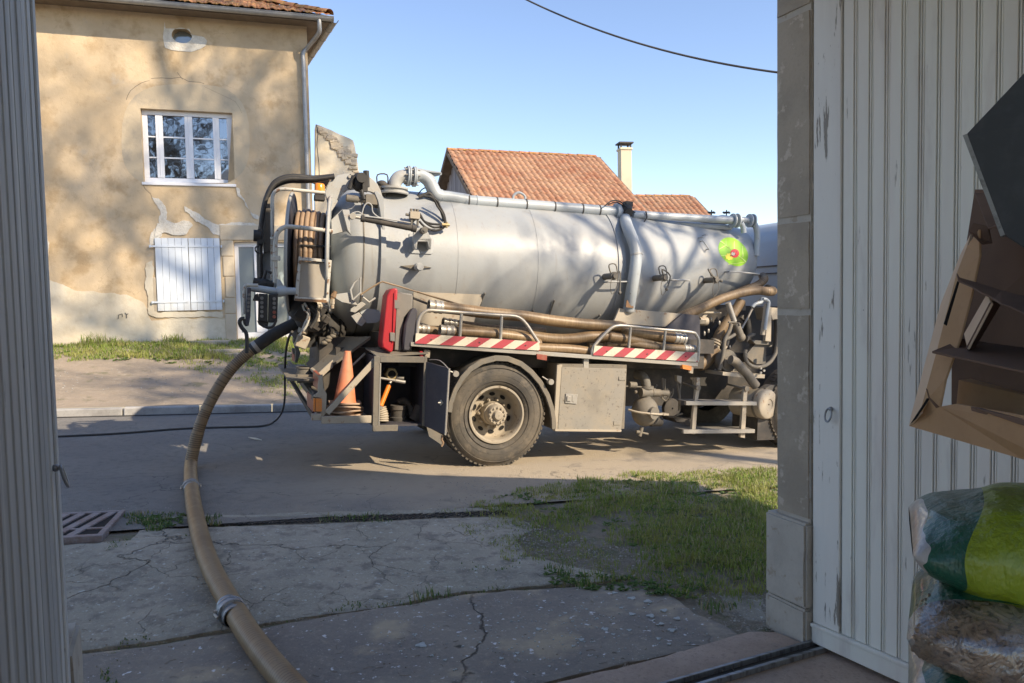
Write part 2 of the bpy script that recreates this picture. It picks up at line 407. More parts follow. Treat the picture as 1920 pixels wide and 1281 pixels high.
class MB:
    """collects verts and faces; F = optional Frame whose coordinates are used"""
    def __init__(s, F=None):
        s.v = []; s.f = []; s.mi = []; s.F = F; s.cur = 0
    def quadm(s, vs, fs):
        o = len(s.v)
        s.v += [V(p) for p in vs]
        for f in fs:
            s.f.append(tuple(i + o for i in f)); s.mi.append(s.cur)
    def box(s, c, size, rot=None):
        hx, hy, hz = (a * 0.5 for a in size)
        P = [V((x, y, z)) for x in (-hx, hx) for y in (-hy, hy) for z in (-hz, hz)]
        if rot is not None: P = [rot @ p for p in P]
        s.quadm([p + V(c) for p in P], [(0, 1, 3, 2), (4, 6, 7, 5), (0, 4, 5, 1), (2, 3, 7, 6), (0, 2, 6, 4), (1, 5, 7, 3)])
    def bx(s, x0, x1, y0, y1, z0, z1):
        s.box(((x0 + x1) / 2, (y0 + y1) / 2, (z0 + z1) / 2), (abs(x1 - x0), abs(y1 - y0), abs(z1 - z0)))
    def tube(s, pts, r, seg=10, caps=True, smooth=0, squash=1.0):
        P = [V(p) for p in pts]
        if smooth: P, r = spline(P, r, smooth)
        if isinstance(r, (int, float)): r = [r] * len(P)
        o = len(s.v)
        t0 = (P[1] - P[0]).normalized()
        up = V((0, 0, 1)) if abs(t0.z) < 0.9 else V((1, 0, 0))
        nrm = t0.cross(up).normalized()
        for i, p in enumerate(P):
            a = P[max(0, i - 1)]; b = P[min(len(P) - 1, i + 1)]
            t = (b - a)
            t = t.normalized() if t.length > 1e-9 else t0
            nrm = (nrm - t * nrm.dot(t))
            nrm = nrm.normalized() if nrm.length > 1e-6 else t.orthogonal().normalized()
            bn = t.cross(nrm)
            for k in range(seg):
                an = 2 * math.pi * k / seg
                s.v.append(p + (nrm * math.cos(an) + bn * math.sin(an) * squash) * r[i])
        for i in range(len(P) - 1):
            for k in range(seg):
                a = o + i * seg + k; b = o + i * seg + (k + 1) % seg
                s.f.append((a, b, b + seg, a + seg)); s.mi.append(s.cur)
        if caps:
            s.f.append(tuple(o + k for k in range(seg))[::-1]); s.mi.append(s.cur)
            q = o + (len(P) - 1) * seg
            s.f.append(tuple(q + k for k in range(seg))); s.mi.append(s.cur)
    def lathe(s, prof, c, ax, seg=32, caps=False, squash=None):
        """prof: (distance along ax, radius)"""
        ax = V(ax).normalized(); c = V(c)
        n = ax.orthogonal().normalized(); b = ax.cross(n)
        o = len(s.v)
        for d, r in prof:
            for k in range(seg):
                an = 2 * math.pi * k / seg
                s.v.append(c + ax * d + (n * math.cos(an) + b * math.sin(an)) * r)
        for i in range(len(prof) - 1):
            for k in range(seg):
                a = o + i * seg + k; q = o + i * seg + (k + 1) % seg
                s.f.append((a, q, q + seg, a + seg)); s.mi.append(s.cur)
        if caps:
            s.f.append(tuple(o + k for k in range(seg))[::-1]); s.mi.append(s.cur)
            q = o + (len(prof) - 1) * seg
            s.f.append(tuple(q + k for k in range(seg))); s.mi.append(s.cur)
    def prism(s, pts, ext, holes=()):
        """flat polygon (with holes) extruded by vector ext"""
        loops = [[V(p) for p in pts]] + [[V(p) for p in h] for h in holes]
        flat = [p for l in loops for p in l]
        o = len(s.v); n = len(flat); ext = V(ext)
        s.v += flat + [p + ext for p in flat]
        for t in tessellate_polygon(loops):
            s.f.append(tuple(o + i for i in t)); s.mi.append(s.cur)
            s.f.append(tuple(o + n + i for i in reversed(t))); s.mi.append(s.cur)
        k = 0
        for l in loops:
            for i in range(len(l)):
                a = o + k + i; b = o + k + (i + 1) % len(l)
                s.f.append((a, b, b + n, a + n)); s.mi.append(s.cur)
            k += len(l)
    def sphere(s, c, r, seg=14, rings=9, sc=(1, 1, 1)):
        o = len(s.v); c = V(c)
        for i in range(rings + 1):
            th = math.pi * i / rings
            for k in range(seg):
                an = 2 * math.pi * k / seg
                s.v.append(c + V((r * sc[0] * math.sin(th) * math.cos(an), r * sc[1] * math.sin(th) * math.sin(an), r * sc[2] * math.cos(th))))
        for i in range(rings):
            for k in range(seg):
                a = o + i * seg + k; b = o + i * seg + (k + 1) % seg
                s.f.append((a, b, b + seg, a + seg)); s.mi.append(s.cur)
    def plate(s, k, pts, w, th):
        """polygon traced on plane w of the frame, thickness th going away"""
        s.prism([s.F.at(k, x, y, w) for x, y in pts], (0, th, 0))
    def poly3(s, k, pts, th, dirv=(0, 1, 0)):
        s.prism([s.F.at(k, x, y, w) for x, y, w in pts], V(dirv) * th)
    def ptube(s, k, pts, w, r, seg=8, smooth=4, caps=True):
        s.tube([s.F.at(k, p[0], p[1], p[2] if len(p) > 2 else w) for p in pts], r, seg, caps, smooth)

def spline(P, r, sub):
    n = len(P)
    out = []; rr = []
    for i in range(n - 1):
        a = P[max(0, i - 1)]; b = P[i]; c = P[i + 1]; d = P[min(n - 1, i + 2)]
        for k in range(sub):
            t = k / sub
            out.append(0.5 * ((2 * b) + (c - a) * t + (2 * a - 5 * b + 4 * c - d) * t * t + (-a + 3 * b - 3 * c + d) * t ** 3))
            if not isinstance(r, (int, float)): rr.append(r[i] * (1 - t) + r[i + 1] * t)
    out.append(P[-1])
    if isinstance(r, (int, float)): return out, r
    rr.append(r[-1])
    return out, rr

def build(name, mb, mats, parent=None, smooth=None, bevel=0.0, base=False, fix=True, bseg=1):
    """one mesh object from a builder; smooth = angle in degrees"""
    if not isinstance(mats, (list, tuple)): mats = [mats]
    P = [mb.F.M @ v for v in mb.v] if mb.F else mb.v
    if parent is not None:
        I = WM[parent].inverted(); P = [I @ v for v in P]
    A = np.array([tuple(p) for p in P])
    lo, hi = A.min(0), A.max(0)
    c = (lo + hi) / 2
    if base: c[2] = lo[2]
    A -= c
    me = bpy.data.meshes.new(name)
    me.from_pydata(A.tolist(), [], mb.f)
    for mm in mats: me.materials.append(mm)
    if len(mats) > 1: me.polygons.foreach_set('material_index', mb.mi)
    if fix and len(mb.f) < 60000:
        bm = bmesh.new(); bm.from_mesh(me)
        bmesh.ops.recalc_face_normals(bm, faces=bm.faces)
        bm.to_mesh(me); bm.free()
    o = bpy.data.objects.new(name, me)
    col.objects.link(o)
    if smooth is not None:
        me.shade_smooth()
        if smooth < 180: me.set_sharp_from_angle(angle=R(smooth))
    if parent is not None: o.parent = parent
    o.location = c
    WM[o] = (WM[parent] if parent is not None else Matrix()) @ Matrix.Translation(V(c))
    if bevel:
        bv = o.modifiers.new('bevel', 'BEVEL'); bv.width = bevel; bv.segments = bseg; bv.limit_method = 'ANGLE'; bv.angle_limit = R(40)
        bv.harden_normals = False
    return o

def tag(o, label=None, cat=None, group=None, kind=None):
    if label: o['label'] = label
    if cat: o['category'] = cat
    if group: o['group'] = group
    if kind: o['kind'] = kind
    return o

def thing(name, label, cat, mw, group=None):
    o = bpy.data.objects.new(name, None)
    o.empty_display_size = 0.2
    col.objects.link(o)
    if isinstance(mw, Frame): mw = mw.M
    if not isinstance(mw, Matrix): mw = Matrix.Translation(V(mw))
    o.matrix_world = mw
    WM[o] = mw.copy()
    return tag(o, label, cat, group)

def inst(name, me, parent, local, group=None):
    """an object that shares a mesh; local = matrix in the parent's space"""
    o = bpy.data.objects.new(name, me)
    col.objects.link(o)
    if parent is not None: o.parent = parent
    o.matrix_local = local
    WM[o] = (WM[parent] if parent is not None else Matrix()) @ local
    return o

def mesh_of(mb, mats, name='piece', smooth=None):
    me = bpy.data.meshes.new(name)
    me.from_pydata([tuple(v) for v in mb.v], [], mb.f)
    for mm in (mats if isinstance(mats, (list, tuple)) else [mats]): me.materials.append(mm)
    if len(mb.mi) and max(mb.mi) > 0: me.polygons.foreach_set('material_index', mb.mi)
    bm = bmesh.new(); bm.from_mesh(me); bmesh.ops.recalc_face_normals(bm, faces=bm.faces); bm.to_mesh(me); bm.free()
    if smooth is not None:
        me.shade_smooth(); me.set_sharp_from_angle(angle=R(smooth))
    return me

def structure(o): return tag(o, kind='structure')

# ---------------------------------------------------------------- ground
def grid_sheet(name, us, vs_, off, m_, mask=None):
    mb = MB()
    idx = {}
    for i, u in enumerate(us):
        for j, v in enumerate(vs_):
            x, y = xy(u, v)
            idx[i, j] = len(mb.v)
            mb.v.append(V((x, y, gz(x, y) + off)))
    for i in range(len(us) - 1):
        for j in range(len(vs_) - 1):
            mb.f.append((idx[i, j], idx[i + 1, j], idx[i + 1, j + 1], idx[i, j + 1])); mb.mi.append(0)
    return structure(build(name, mb, m_, smooth=60))

def frange(a, b, n): return [a + (b - a) * i / n for i in range(n + 1)]
US = [-600, -200, -80, -40, -30, -20] + frange(-14, 14, 70) + [20, 30] + [40, 80, 200, 600]
VNEAR = [-600, -200, -60, -20] + frange(-12, -1.4, 40)
VFAR = [VK + 0.14, VK + 0.401] + frange(VK + 0.8, VK + 6, 24) + [30, 60, 150, 600]
grid_sheet('ground', US, [-600, -200, -60, -20] + frange(-12, VK - 0.05, 90), -0.022, M['soil'])
grid_sheet('bank', US, VFAR, 0.0, M['dirt'])
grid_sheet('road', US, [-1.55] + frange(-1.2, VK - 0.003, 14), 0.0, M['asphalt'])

# kerb stones
kerb = tag(bpy.data.objects.new('kerb', None), kind='structure'); col.objects.link(kerb); WM[kerb] = Matrix()
kmb = MB(); kmb.box((0, 0, 0), (0.985, 0.13, 0.20))
kme = mesh_of(kmb, M['kerb'], 'kerb_stone')
bmx = bmesh.new(); bmx.from_mesh(kme); bmesh.ops.bevel(bmx, geom=bmx.edges[:], offset=0.015, segments=1, affect='EDGES'); bmx.to_mesh(kme); bmx.free()
for i in range(-22, 30):
    u = i * 1.0 + 0.3
    x, y = xy(u, VK + 0.075)
    xx, yy = xy(u, VK - 0.05)
    z = gz(xx, yy)
    Mx = Matrix.Translation((x, y, z + 0.012 + rnd.uniform(-.006, .006))) @ Matrix.Rotation(SA, 4, 'Z') @ Matrix.Rotation(0.04, 4, 'Y') @ Matrix.Rotation(rnd.uniform(-.006, .006), 4, 'Z')
    inst('kerb_stone', kme, kerb, Mx)

from mathutils import noise as mn
km = MB()
for i in range(-22, 30):
    a_ = [xy(i + .3 - .5, VK - .07), xy(i + .3 + .5, VK - .07), xy(i + .3 + .5, VK + .008), xy(i + .3 - .5, VK + .008)]
    km.quadm([V((x, y, gz(*xy(*((uv(x, y)[0], VK - .05)))) + .006)) for x, y in a_], [(0, 1, 2, 3)])
tag(build('gutter_seam', km, M['cap0'], kerb), kind='stuff')
def jag(pts, n=6, amp=0.012, seed=0):
    """subdivide a ground outline and make it uneven"""
    rr = random.Random(seed)
    out = []
    for i in range(len(pts)):
        a, b = pts[i], pts[(i + 1) % len(pts)]
        d = (b - a)
        m_ = max(1, int(d.length / 0.07))
        nn = V((-d.y, d.x, 0)).normalized()
        wob = rr.uniform(-1, 1)
        for k in range(m_):
            t = k / m_
            w2 = rr.uniform(-1, 1)
            wob = 0.75 * wob + 0.5 * w2
            out.append(a + d * t + nn * wob * amp)
    return out

def slab(name, k, pts, top, thick, m_, parent=None, seed=0, amp=0.012, bevel=0.006):
    P = [ground(k, x, y) for x, y in pts]
    P = jag([V((p.x, p.y, 0)) for p in P], amp=amp, seed=seed)
    mb = MB()
    mb.prism([V((p.x, p.y, 0)) for p in P], (0, 0, -thick))
    o = build(name, mb, m_, parent)
    bm = bmesh.new(); bm.from_mesh(o.data)
    c = WM[o].translation
    xs = [v.co.x for v in bm.verts]; ys = [v.co.y for v in bm.verts]
    for ax, lo_c, hi_c in ((0, min(xs), max(xs)), (1, min(ys), max(ys))):
        q = max(lo_c, -4.5 - c[ax]) + .07; hi_c = min(hi_c, (4.5 if ax == 0 else 7.0) - c[ax])
        while q < hi_c:
            n_ = V((1, 0, 0)) if ax == 0 else V((0, 1, 0))
            bmesh.ops.bisect_plane(bm, geom=bm.verts[:] + bm.edges[:] + bm.faces[:], plane_co=n_ * q, plane_no=n_, dist=1e-5)
            q += .14
    for v in bm.verts:
        x, y = v.co.x + c.x, v.co.y + c.y
        topv = v.co.z > -c.z - thick / 2
        z = gz(x, y) + top + mn.noise(V((x * 1.7, y * 1.7, seed))) * .006 + mn.noise(V((x * 7, y * 7, seed))) * .003
        edge = topv and any(len(e.link_faces) and any(abs(f.normal.z) < .3 for f in e.link_faces) for e in v.link_edges)
        if edge: z -= .005 + abs(mn.noise(V((x * 9, y * 9, 5)))) * .008
        v.co.z = (z if topv else z - thick) - c.z
    bm.normal_update(); bm.to_mesh(o.data); bm.free()
    o.data.shade_smooth(); o.data.set_sharp_from_angle(angle=R(50))
    return o

drive = tag(bpy.data.objects.new('driveway', None), kind='structure'); col.objects.link(drive); WM[drive] = Matrix()
slab('concrete_slab', 0, [(-250, 1035), (100, 1022), (243, 1012), (262, 992), (345, 990), (600, 981), (820, 972), (965, 968), (1010, 984), (965, 1012), (990, 1040), (1080, 1062), (1180, 1080), (1120, 1090), (990, 1098), (870, 1108), (760, 1127), (620, 1148), (480, 1170), (300, 1200), (60, 1230), (-400, 1260)], 0.0, 0.10, M['slab'], drive, 1)
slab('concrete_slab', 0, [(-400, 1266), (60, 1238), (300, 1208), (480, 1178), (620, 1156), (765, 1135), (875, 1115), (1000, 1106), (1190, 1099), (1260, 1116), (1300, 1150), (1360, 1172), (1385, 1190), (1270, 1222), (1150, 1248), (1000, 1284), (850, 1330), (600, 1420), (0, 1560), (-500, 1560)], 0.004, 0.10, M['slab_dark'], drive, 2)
slab('concrete_slab', 0, [(1398, 1190), (1452, 1188), project(D.wo((-.03, .03, 0))), project(D.wo((-.03, .002, 0))), project(D.wo((-1.0, .002, 0))), project(D.wo((-2.0, .002, 0))), project(D.wo((-3.0, .002, 0))), (0, 1640), (300, 1520), (600, 1432), (852, 1338), (1002, 1291), (1152, 1255), (1275, 1228)], 0.016, 0.10, M['slab_pink'], drive, 3)
slab('concrete_slab', 0, [(1440, 1188), (1404, 1183), (1310, 1147), (1340, 1105), (1440, 1110)], -0.02, 0.08, M['slab'], drive, 5)
# broken edge between road and drive
slab('gutter_stone', 0, [(250, 968), (420, 965), (600, 961), (800, 955), (940, 951), (940, 957), (800, 962), (640, 967), (500, 971), (335, 975), (255, 977)], 0.002, 0.08, M['slab'], drive, 4, 0.03)

# garage floor
fl = MB(D); fl.bx(-6, 3.3, -9, 0.0, -0.1, -0.012)
structure(build('garage_floor', fl, M['slab_pink']))

ym = MB(D); ym.bx(-30, -3.3, -30, -.002, -.1, -.02)
structure(build('bounce_yard', ym, M['dirt']))  # unseen pale ground added to bounce warm light onto the door leaf

# sliding door rail
rl = thing('door_rail', 'narrow steel door track set in the garage threshold', 'rail', D.wo((-1.5, -0.06, 0)))
mb = MB(D); mb.bx(-3.3, 0.02, -0.085, -0.065, -0.012, 0.014); mb.bx(-3.3, 0.02, -0.02, -0.004, -0.012, 0.022)
build('flange', mb, M['rail'], rl, bevel=0.002)
mb = MB(D); mb.bx(-3.3, 0.02, -0.065, -0.02, -0.012, -0.002)
build('groove', mb, M['cap'], rl)

# drain grate
gc = [ground(0, *p) for p in ((108, 968), (236, 962), (226, 1010), (100, 1014))]
gx = (gc[1] - gc[0]); gy = (gc[3] - gc[0])
gxl = 0.80; gxn = gx.normalized(); gyl = 0.40
gyn = V((gxn.y, -gxn.x, 0)).normalized(); gzn = gxn.cross(gyn) * -1
gyn = (gyn - gxn * gyn.dot(gxn)).normalized(); gzn = gyn.cross(gxn)
if gzn.z < 0: gzn = -gzn
G = Frame(gc[1] - gxn * gxl + V((0, 0, 0.026)), gxn, gyn, gzn)
gyl = gy.length
gr = thing('drain_grate', 'rusty pinkish iron drain grate set in the driveway', 'drain grate', G)
mb = MB(G)
mb.bx(0, gxl, 0, 0.035, -0.05, 0); mb.bx(0, gxl, gyl - 0.045, gyl, -0.05, 0)
mb.bx(0, 0.04, 0.035, gyl - 0.045, -0.05, 0); mb.bx(gxl - 0.04, gxl, 0.035, gyl - 0.045, -0.05, 0)
build('frame', mb, M['grate'], gr, bevel=0.004)
nb = 6
bb = MB(); bb.box((0, 0, 0), (0.052, gyl - 0.08, 0.024)); bme = mesh_of(bb, M['grate'], 'bar')
for i in range(nb):
    x = 0.04 + (gxl - 0.08) * (i + 1.0) / (nb + 1)
    inst('bar', bme, gr, Matrix.Translation((x, gyl / 2 - 0.005, -0.014)) @ Matrix.Rotation(0.22, 4, 'Z'))
mb = MB(G); mb.bx(0.04, gxl - 0.04, gyl * 0.66, gyl * 0.66 + 0.03, -0.03, -0.004)
build('cross_bar', mb, M['grate'], gr)
mb = MB(G); mb.bx(0.01, gxl - .01, 0.01, gyl - .01, -0.3, -0.012); build('pit_shade', mb, M['dark'], gr)  # black block close under the bars, painting the dark of the hole below

# black ribbed channel between slab and road
ch = [ground(0, *p, -0.012) for p in ((335, 984), (450, 980), (600, 975), (760, 969), (960, 961))]
mb = MB()
cc, _ = spline(ch, 1.0, 30)
for i in range(len(cc) - 1):
    a, b = cc[i], cc[i + 1]
    d = (b - a).normalized(); nn = V((-d.y, d.x, 0))
    for j in range(5):
        off = -0.045 + 0.022 * j
        if i % 2 == j % 2: mb.box((a + b) / 2 + nn * off + V((0, 0, rnd.uniform(0, .006))), (0.03, 0.012, 0.012), Matrix.Rotation(math.atan2(d.y, d.x) + 0.5, 3, 'Z'))
tag(build('drain_channel', mb, M['cap']), 'black ribbed plastic drain channel between slab and road', 'drain channel')

# lichen rosettes on the dark slab
lich = MB()
LS = [(790, 1210, 13), (1010, 1180, 8), (1135, 1180, 9), (1185, 1152, 9), (1220, 1155, 10), (1260, 1182, 10), (1185, 1122, 9), (1215, 1128, 10), (1245, 1145, 9), (1152, 1112, 7),
      (1240, 1170, 7), (1270, 1160, 8), (1060, 1150, 5), (1100, 1143, 4), (940, 1235, 6), (970, 1225, 5), (810, 1230, 5), (835, 1238, 5), (1090, 1200, 8), (1075, 1212, 5), (1180, 1182, 6), (1235, 1198, 6),
      (1150, 1190, 5), (1120, 1160, 4), (900, 1205, 4), (868, 1212, 4), (1030, 1250, 4), (1290, 1205, 4), (1050, 1155, 4), (1165, 1140, 5), (780, 1190, 4), (1255, 1208, 5), (880, 1170, 5), (1035, 1145, 3), (1078, 1143, 4)]
for _ in range(260):
    LS.append((rnd.triangular(560, 1340, 1120), rnd.triangular(1112, 1275, 1165), rnd.choice((1.2, 1.5, 2, 2.5, 3.2))))
for _ in range(60): LS.append((rnd.uniform(350, 960), rnd.uniform(1000, 1110), rnd.choice((1.2, 1.6, 2.4))))
for x, y, s in LS:
    c = ground(0, x, y, 0.0045)
    rr = s * c.y / FPX * 0.9
    n_ = 16 if s > 4 else 7
    P = []
    ph = rnd.random() * 6
    for i in range(n_):
        a = 2 * math.pi * i / n_
        q = rr * (0.8 + 0.2 * math.sin(3 * a + ph) + rnd.uniform(-.12, .12)) * (1.0 if True else 1)
        P.append(V((c.x + q * math.cos(a), c.y + q * math.sin(a), c.z)))
    lich.prism([p + V((0, 0, 0.003)) for p in P], (0, 0, -0.004))
o = build('lichen', lich, M['lichen'], drive); o['kind'] = 'stuff'

# ---------------------------------------------------------------- grass
def leafmat(name, c1, c2, c3, sc=60):
    mt, n, b = new_mat(name)
    a = nmix(n, ramp(n, noise(n, sc, 2), 0.35, 0.65), c1, c2)
    a = nmix(n, ramp(n, noise(n, 2.2, 3), 0.45, 0.7), a, c3)
    n.links.new(a, b.inputs['Base Color'])
    b.inputs['Roughness'].default_value = 0.6
    tr = n.nodes.new('ShaderNodeBsdfTranslucent'); n.links.new(a, tr.inputs[0])
    mx = n.nodes.new('ShaderNodeMixShader'); mx.inputs[0].default_value = 0.3
    n.links.new(b.outputs[0], mx.inputs[1]); n.links.new(tr.outputs[0], mx.inputs[2])
    n.links.new(mx.outputs[0], n.nodes['Material Output'].inputs[0])
    return mt
M['grass'] = leafmat('grass', (0.19, 0.27, 0.05), (0.30, 0.37, 0.07), (0.40, 0.40, 0.11))
M['grass_dry'] = leafmat('dry_grass', (0.36, 0.31, 0.17), (0.46, 0.40, 0.24), (0.26, 0.25, 0.11))
M['weed'] = leafmat('weed_leaf', (0.10, 0.18, 0.045), (0.15, 0.24, 0.06), (0.15, 0.2, 0.06))

def inpoly(x, y, P):
    c = False; j = len(P) - 1
    for i in range(len(P)):
        if (P[i][1] > y) != (P[j][1] > y) and x < (P[j][0] - P[i][0]) * (y - P[i][1]) / (P[j][1] - P[i][1]) + P[i][0]: c = not c
        j = i
    return c

from mathutils import noise as mn
def blades(name, regions, mats, label=None, parent=None, seed=3):
    """regions: (pixel outline on the ground, blades per m2, height, width, patchiness 0..1)"""
    rr = random.Random(seed)
    vs_, fs, mi = [], [], []
    for reg in regions:
        poly, dens, h, w, patch = reg[:5]
        sc = reg[5] if len(reg) > 5 else 1.6
        P = [ground(0, *p) for p in poly]
        P = [(p.x, p.y) for p in P]
        x0, x1 = min(p[0] for p in P), max(p[0] for p in P); y0, y1 = min(p[1] for p in P), max(p[1] for p in P)
        N = int((x1 - x0) * (y1 - y0) * dens)
        for _ in range(N):
            x, y = rr.uniform(x0, x1), rr.uniform(y0, y1)
            n1 = mn.noise(V((x * sc, y * sc, 3.1))) * 0.6 + mn.noise(V((x * sc * 4, y * sc * 4, 7.7))) * 0.4
            jx, jy = x + n1 * 0.25, y + mn.noise(V((x * 5, y * 5, 1))) * 0.12
            if not inpoly(jx, jy, P): continue
            k = (n1 + 0.35) / 0.7
            if k < patch * rr.uniform(0.5, 1.4): continue
            hh = h * rr.uniform(0.35, 1.15) * (0.6 + 0.7 * max(0, min(1, k)))
            a = rr.uniform(0, 6.283); ln = rr.uniform(0.1, 0.8) * hh
            dx, dy = math.cos(a), math.sin(a)
            ww = w * rr.uniform(0.6, 1.4) * 0.5
            z = gz(x, y) - 0.004
            o = len(vs_)
            px_, py_ = -dy * ww, dx * ww
            vs_ += [(x - px_, y - py_, z), (x + px_, y + py_, z),
                    (x + px_ * .8 + dx * ln * .35, y + py_ * .8 + dy * ln * .35, z + hh * .6), (x - px_ * .8 + dx * ln * .35, y - py_ * .8 + dy * ln * .35, z + hh * .6),
                    (x + dx * ln, y + dy * ln, z + hh)]
            fs += [(o, o + 1, o + 2, o + 3), (o + 3, o + 2, o + 4)]
            q = 1 if rr.random() < (0.24 if len(mats) > 1 else 0) else 0
            mi += [q, q]
    me = bpy.data.meshes.new(name)
    me.from_pydata(vs_, [], fs)
    for m_ in mats: me.materials.append(m_)
    me.polygons.foreach_set('material_index', mi)
    o = bpy.data.objects.new(name, me); col.objects.link(o); WM[o] = Matrix()
    o['kind'] = 'stuff'
    if label: o['label'] = label; o['category'] = 'grass'
    return o

G2 = [M['grass'], M['grass_dry']]
blades('grass', [
    ([(880, 948), (960, 925), (1040, 908), (1110, 902), (1180, 888), (1260, 884), (1340, 882), (1470, 878), (1520, 960), (1520, 1100), (1440, 1120), (1320, 1105), (1200, 1085), (1240, 1040), (1180, 1005), (1060, 1000), (1000, 985), (960, 970)], 5200, 0.036, 0.0055, 0.30, 2.2),
    ([(1080, 905), (1200, 895), (1330, 910), (1300, 960), (1150, 975), (1060, 960)], 1500, 0.085, 0.006, 0.62, 2.6),
    ([(1180, 1000), (1480, 960), (1500, 1110), (1420, 1118), (1300, 1085), (1180, 1080), (1110, 1060)], 3000, 0.05, 0.0055, 0.42, 2.6),
    ([(1250, 960), (1480, 940), (1500, 1100), (1380, 1090), (1290, 1050)], 2600, 0.055, 0.006, 0.2, 1.5),
    ([(860, 985), (960, 965), (1100, 1000), (1200, 1085), (1080, 1065), (960, 1050), (900, 1015)], 4200, 0.024, 0.005, 0.45, 3.0),
    ([(1370, 888), (1460, 888), (1470, 1010), (1400, 960)], 3000, 0.06, 0.006, 0.25, 2.5),
    ([(1000, 1085), (1120, 1072), (1230, 1082), (1340, 1105), (1320, 1125), (1210, 1104), (1050, 1100)], 2600, 0.038, 0.0055, 0.45, 3.0),
    ([(1180, 1075), (1330, 1095), (1440, 1110), (1440, 1140), (1340, 1130), (1230, 1108)], 1500, 0.025, 0.005, 0.55, 3.0),
    ([(820, 962), (900, 940), (1000, 935), (1000, 955), (900, 972)], 1500, 0.028, 0.005, 0.6, 3.0),
    ([(1000, 900), (1450, 872), (1450, 890), (1100, 912)], 900, 0.028, 0.005, 0.6, 3.0),
], G2, 'green grass growing over the drive beside the stone pillar')
blades('verge_grass', [
    ([(85, 640), (240, 642), (420, 640), (560, 642), (700, 640), (700, 700), (540, 690), (420, 676), (250, 672), (85, 680)], 1500, 0.10, 0.012, 0.15, 1.0),
    ([(260, 672), (420, 668), (560, 680), (640, 700), (640, 742), (520, 728), (440, 712), (340, 690)], 900, 0.06, 0.012, 0.55, 1.4),
    ([(160, 640), (230, 638), (225, 652), (160, 654)], 900, 0.22, 0.014, 0.2), ([(310, 636), (350, 636), (350, 650), (310, 650)], 900, 0.2, 0.014, 0.2),
    ([(560, 640), (700, 640), (700, 740), (560, 735)], 900, 0.08, 0.012, 0.3, 1.0),
    ([(420, 700), (560, 705), (620, 740), (560, 750), (430, 730)], 300, 0.04, 0.01, 0.75, 1.4),
    ([(690, 640), (1460, 660), (1460, 730), (700, 735)], 250, 0.08, 0.014, 0.3, 1.0),
], G2, 'sunny green grass along the foot of the old house')
JW = [([(760, 1118), (800, 1108), (840, 1112), (850, 1130), (800, 1134), (770, 1136)], 2600, 0.075, 0.006, 0.1),
      ([(600, 1146), (760, 1124), (880, 1106), (1000, 1098), (1000, 1106), (880, 1116), (765, 1136), (600, 1156)], 2600, 0.02, 0.006, 0.5),
      ([(480, 1168), (600, 1148), (600, 1156), (485, 1178)], 1600, 0.015, 0.006, 0.6),
      ([(1080, 1095), (1130, 1092), (1125, 1106), (1080, 1106)], 3200, 0.07, 0.008, 0.1),
      ([(240, 965), (300, 960), (350, 965), (340, 985), (250, 985)], 3000, 0.03, 0.007, 0.25),
      ([(270, 972), (318, 970), (318, 996), (280, 998)], 3000, 0.045, 0.008, 0.1),
      ([(200, 1020), (235, 1010), (240, 1025), (205, 1035)], 3000, 0.02, 0.006, 0.2),
      ([(385, 968), (410, 968), (412, 986), (388, 988)], 4000, 0.05, 0.007, 0.1),
      ([(600, 970), (740, 962), (740, 976), (600, 982)], 1500, 0.03, 0.006, 0.5),
      ([(350, 1000), (360, 998), (362, 1025), (352, 1025)], 4000, 0.03, 0.006, 0.1),
      ([(200, 1230), (235, 1205), (290, 1190), (300, 1200), (245, 1225), (225, 1245), (245, 1290), (190, 1290)], 3000, 0.015, 0.007, 0.45),
      ([(190, 1262), (240, 1262), (250, 1300), (190, 1300)], 3500, 0.03, 0.008, 0.2),
      ([(860, 1060), (980, 1056), (1000, 1068), (880, 1072)], 1800, 0.02, 0.006, 0.55),
      ([(1020, 1068), (1110, 1062), (1115, 1082), (1030, 1082)], 2600, 0.035, 0.006, 0.3),
      ([(1310, 1130), (1380, 1135), (1375, 1155), (1320, 1152)], 2800, 0.05, 0.008, 0.15),
      ([(825, 1146), (850, 1146), (850, 1154), (828, 1154)], 3000, 0.03, 0.006, 0.1),
      ([(1404, 1168), (1416, 1168), (1416, 1190), (1404, 1190)], 1500, 0.10, 0.006, 0.1)]
blades('joint_weeds', JW, [M['weed'], M['grass_dry']], 'small weeds and moss growing in the driveway joints', seed=9)

blv = MB()
for poly, N in (([(930, 930), (1180, 893), (1460, 885), (1470, 1100), (1250, 1090), (1160, 1010)], 420), ([(90, 642), (560, 640), (700, 690), (420, 690), (90, 672)], 260), ([(1020, 1070), (1330, 1100), (1310, 1125), (1030, 1100)], 90), ([(250, 968), (350, 965), (340, 990), (260, 990)], 30)):
    PP = [ground(0, *q) for q in poly]; PP = [(q.x, q.y) for q in PP]
    x0, x1 = min(q[0] for q in PP), max(q[0] for q in PP); y0, y1 = min(q[1] for q in PP), max(q[1] for q in PP)
    k = 0
    while k < N:
        x, y = rnd.uniform(x0, x1), rnd.uniform(y0, y1)
        if not inpoly(x, y, PP): k += .2; continue
        k += 1
        big = 1.0 if y < 9 else 2.2
        for q in range(rnd.randint(4, 8)):
            a = rnd.uniform(0, 6.28); L_ = rnd.uniform(.02, .05) * big; w = L_ * .22
            d = V((math.cos(a), math.sin(a), 0)); s_ = V((-d.y, d.x, 0)); b = V((x, y, gz(x, y)))
            blv.quadm([b, b + d * L_ * .5 + s_ * w + V((0, 0, L_ * .35)), b + d * L_ + V((0, 0, L_ * .3)), b + d * L_ * .5 - s_ * w + V((0, 0, L_ * .4))], [(0, 1, 2, 3)])
o = build('broadleaf_weeds', blv, M['weed'], fix=False)
tag(o, 'low broad-leaved weeds scattered through the grass', 'weeds', kind='stuff')

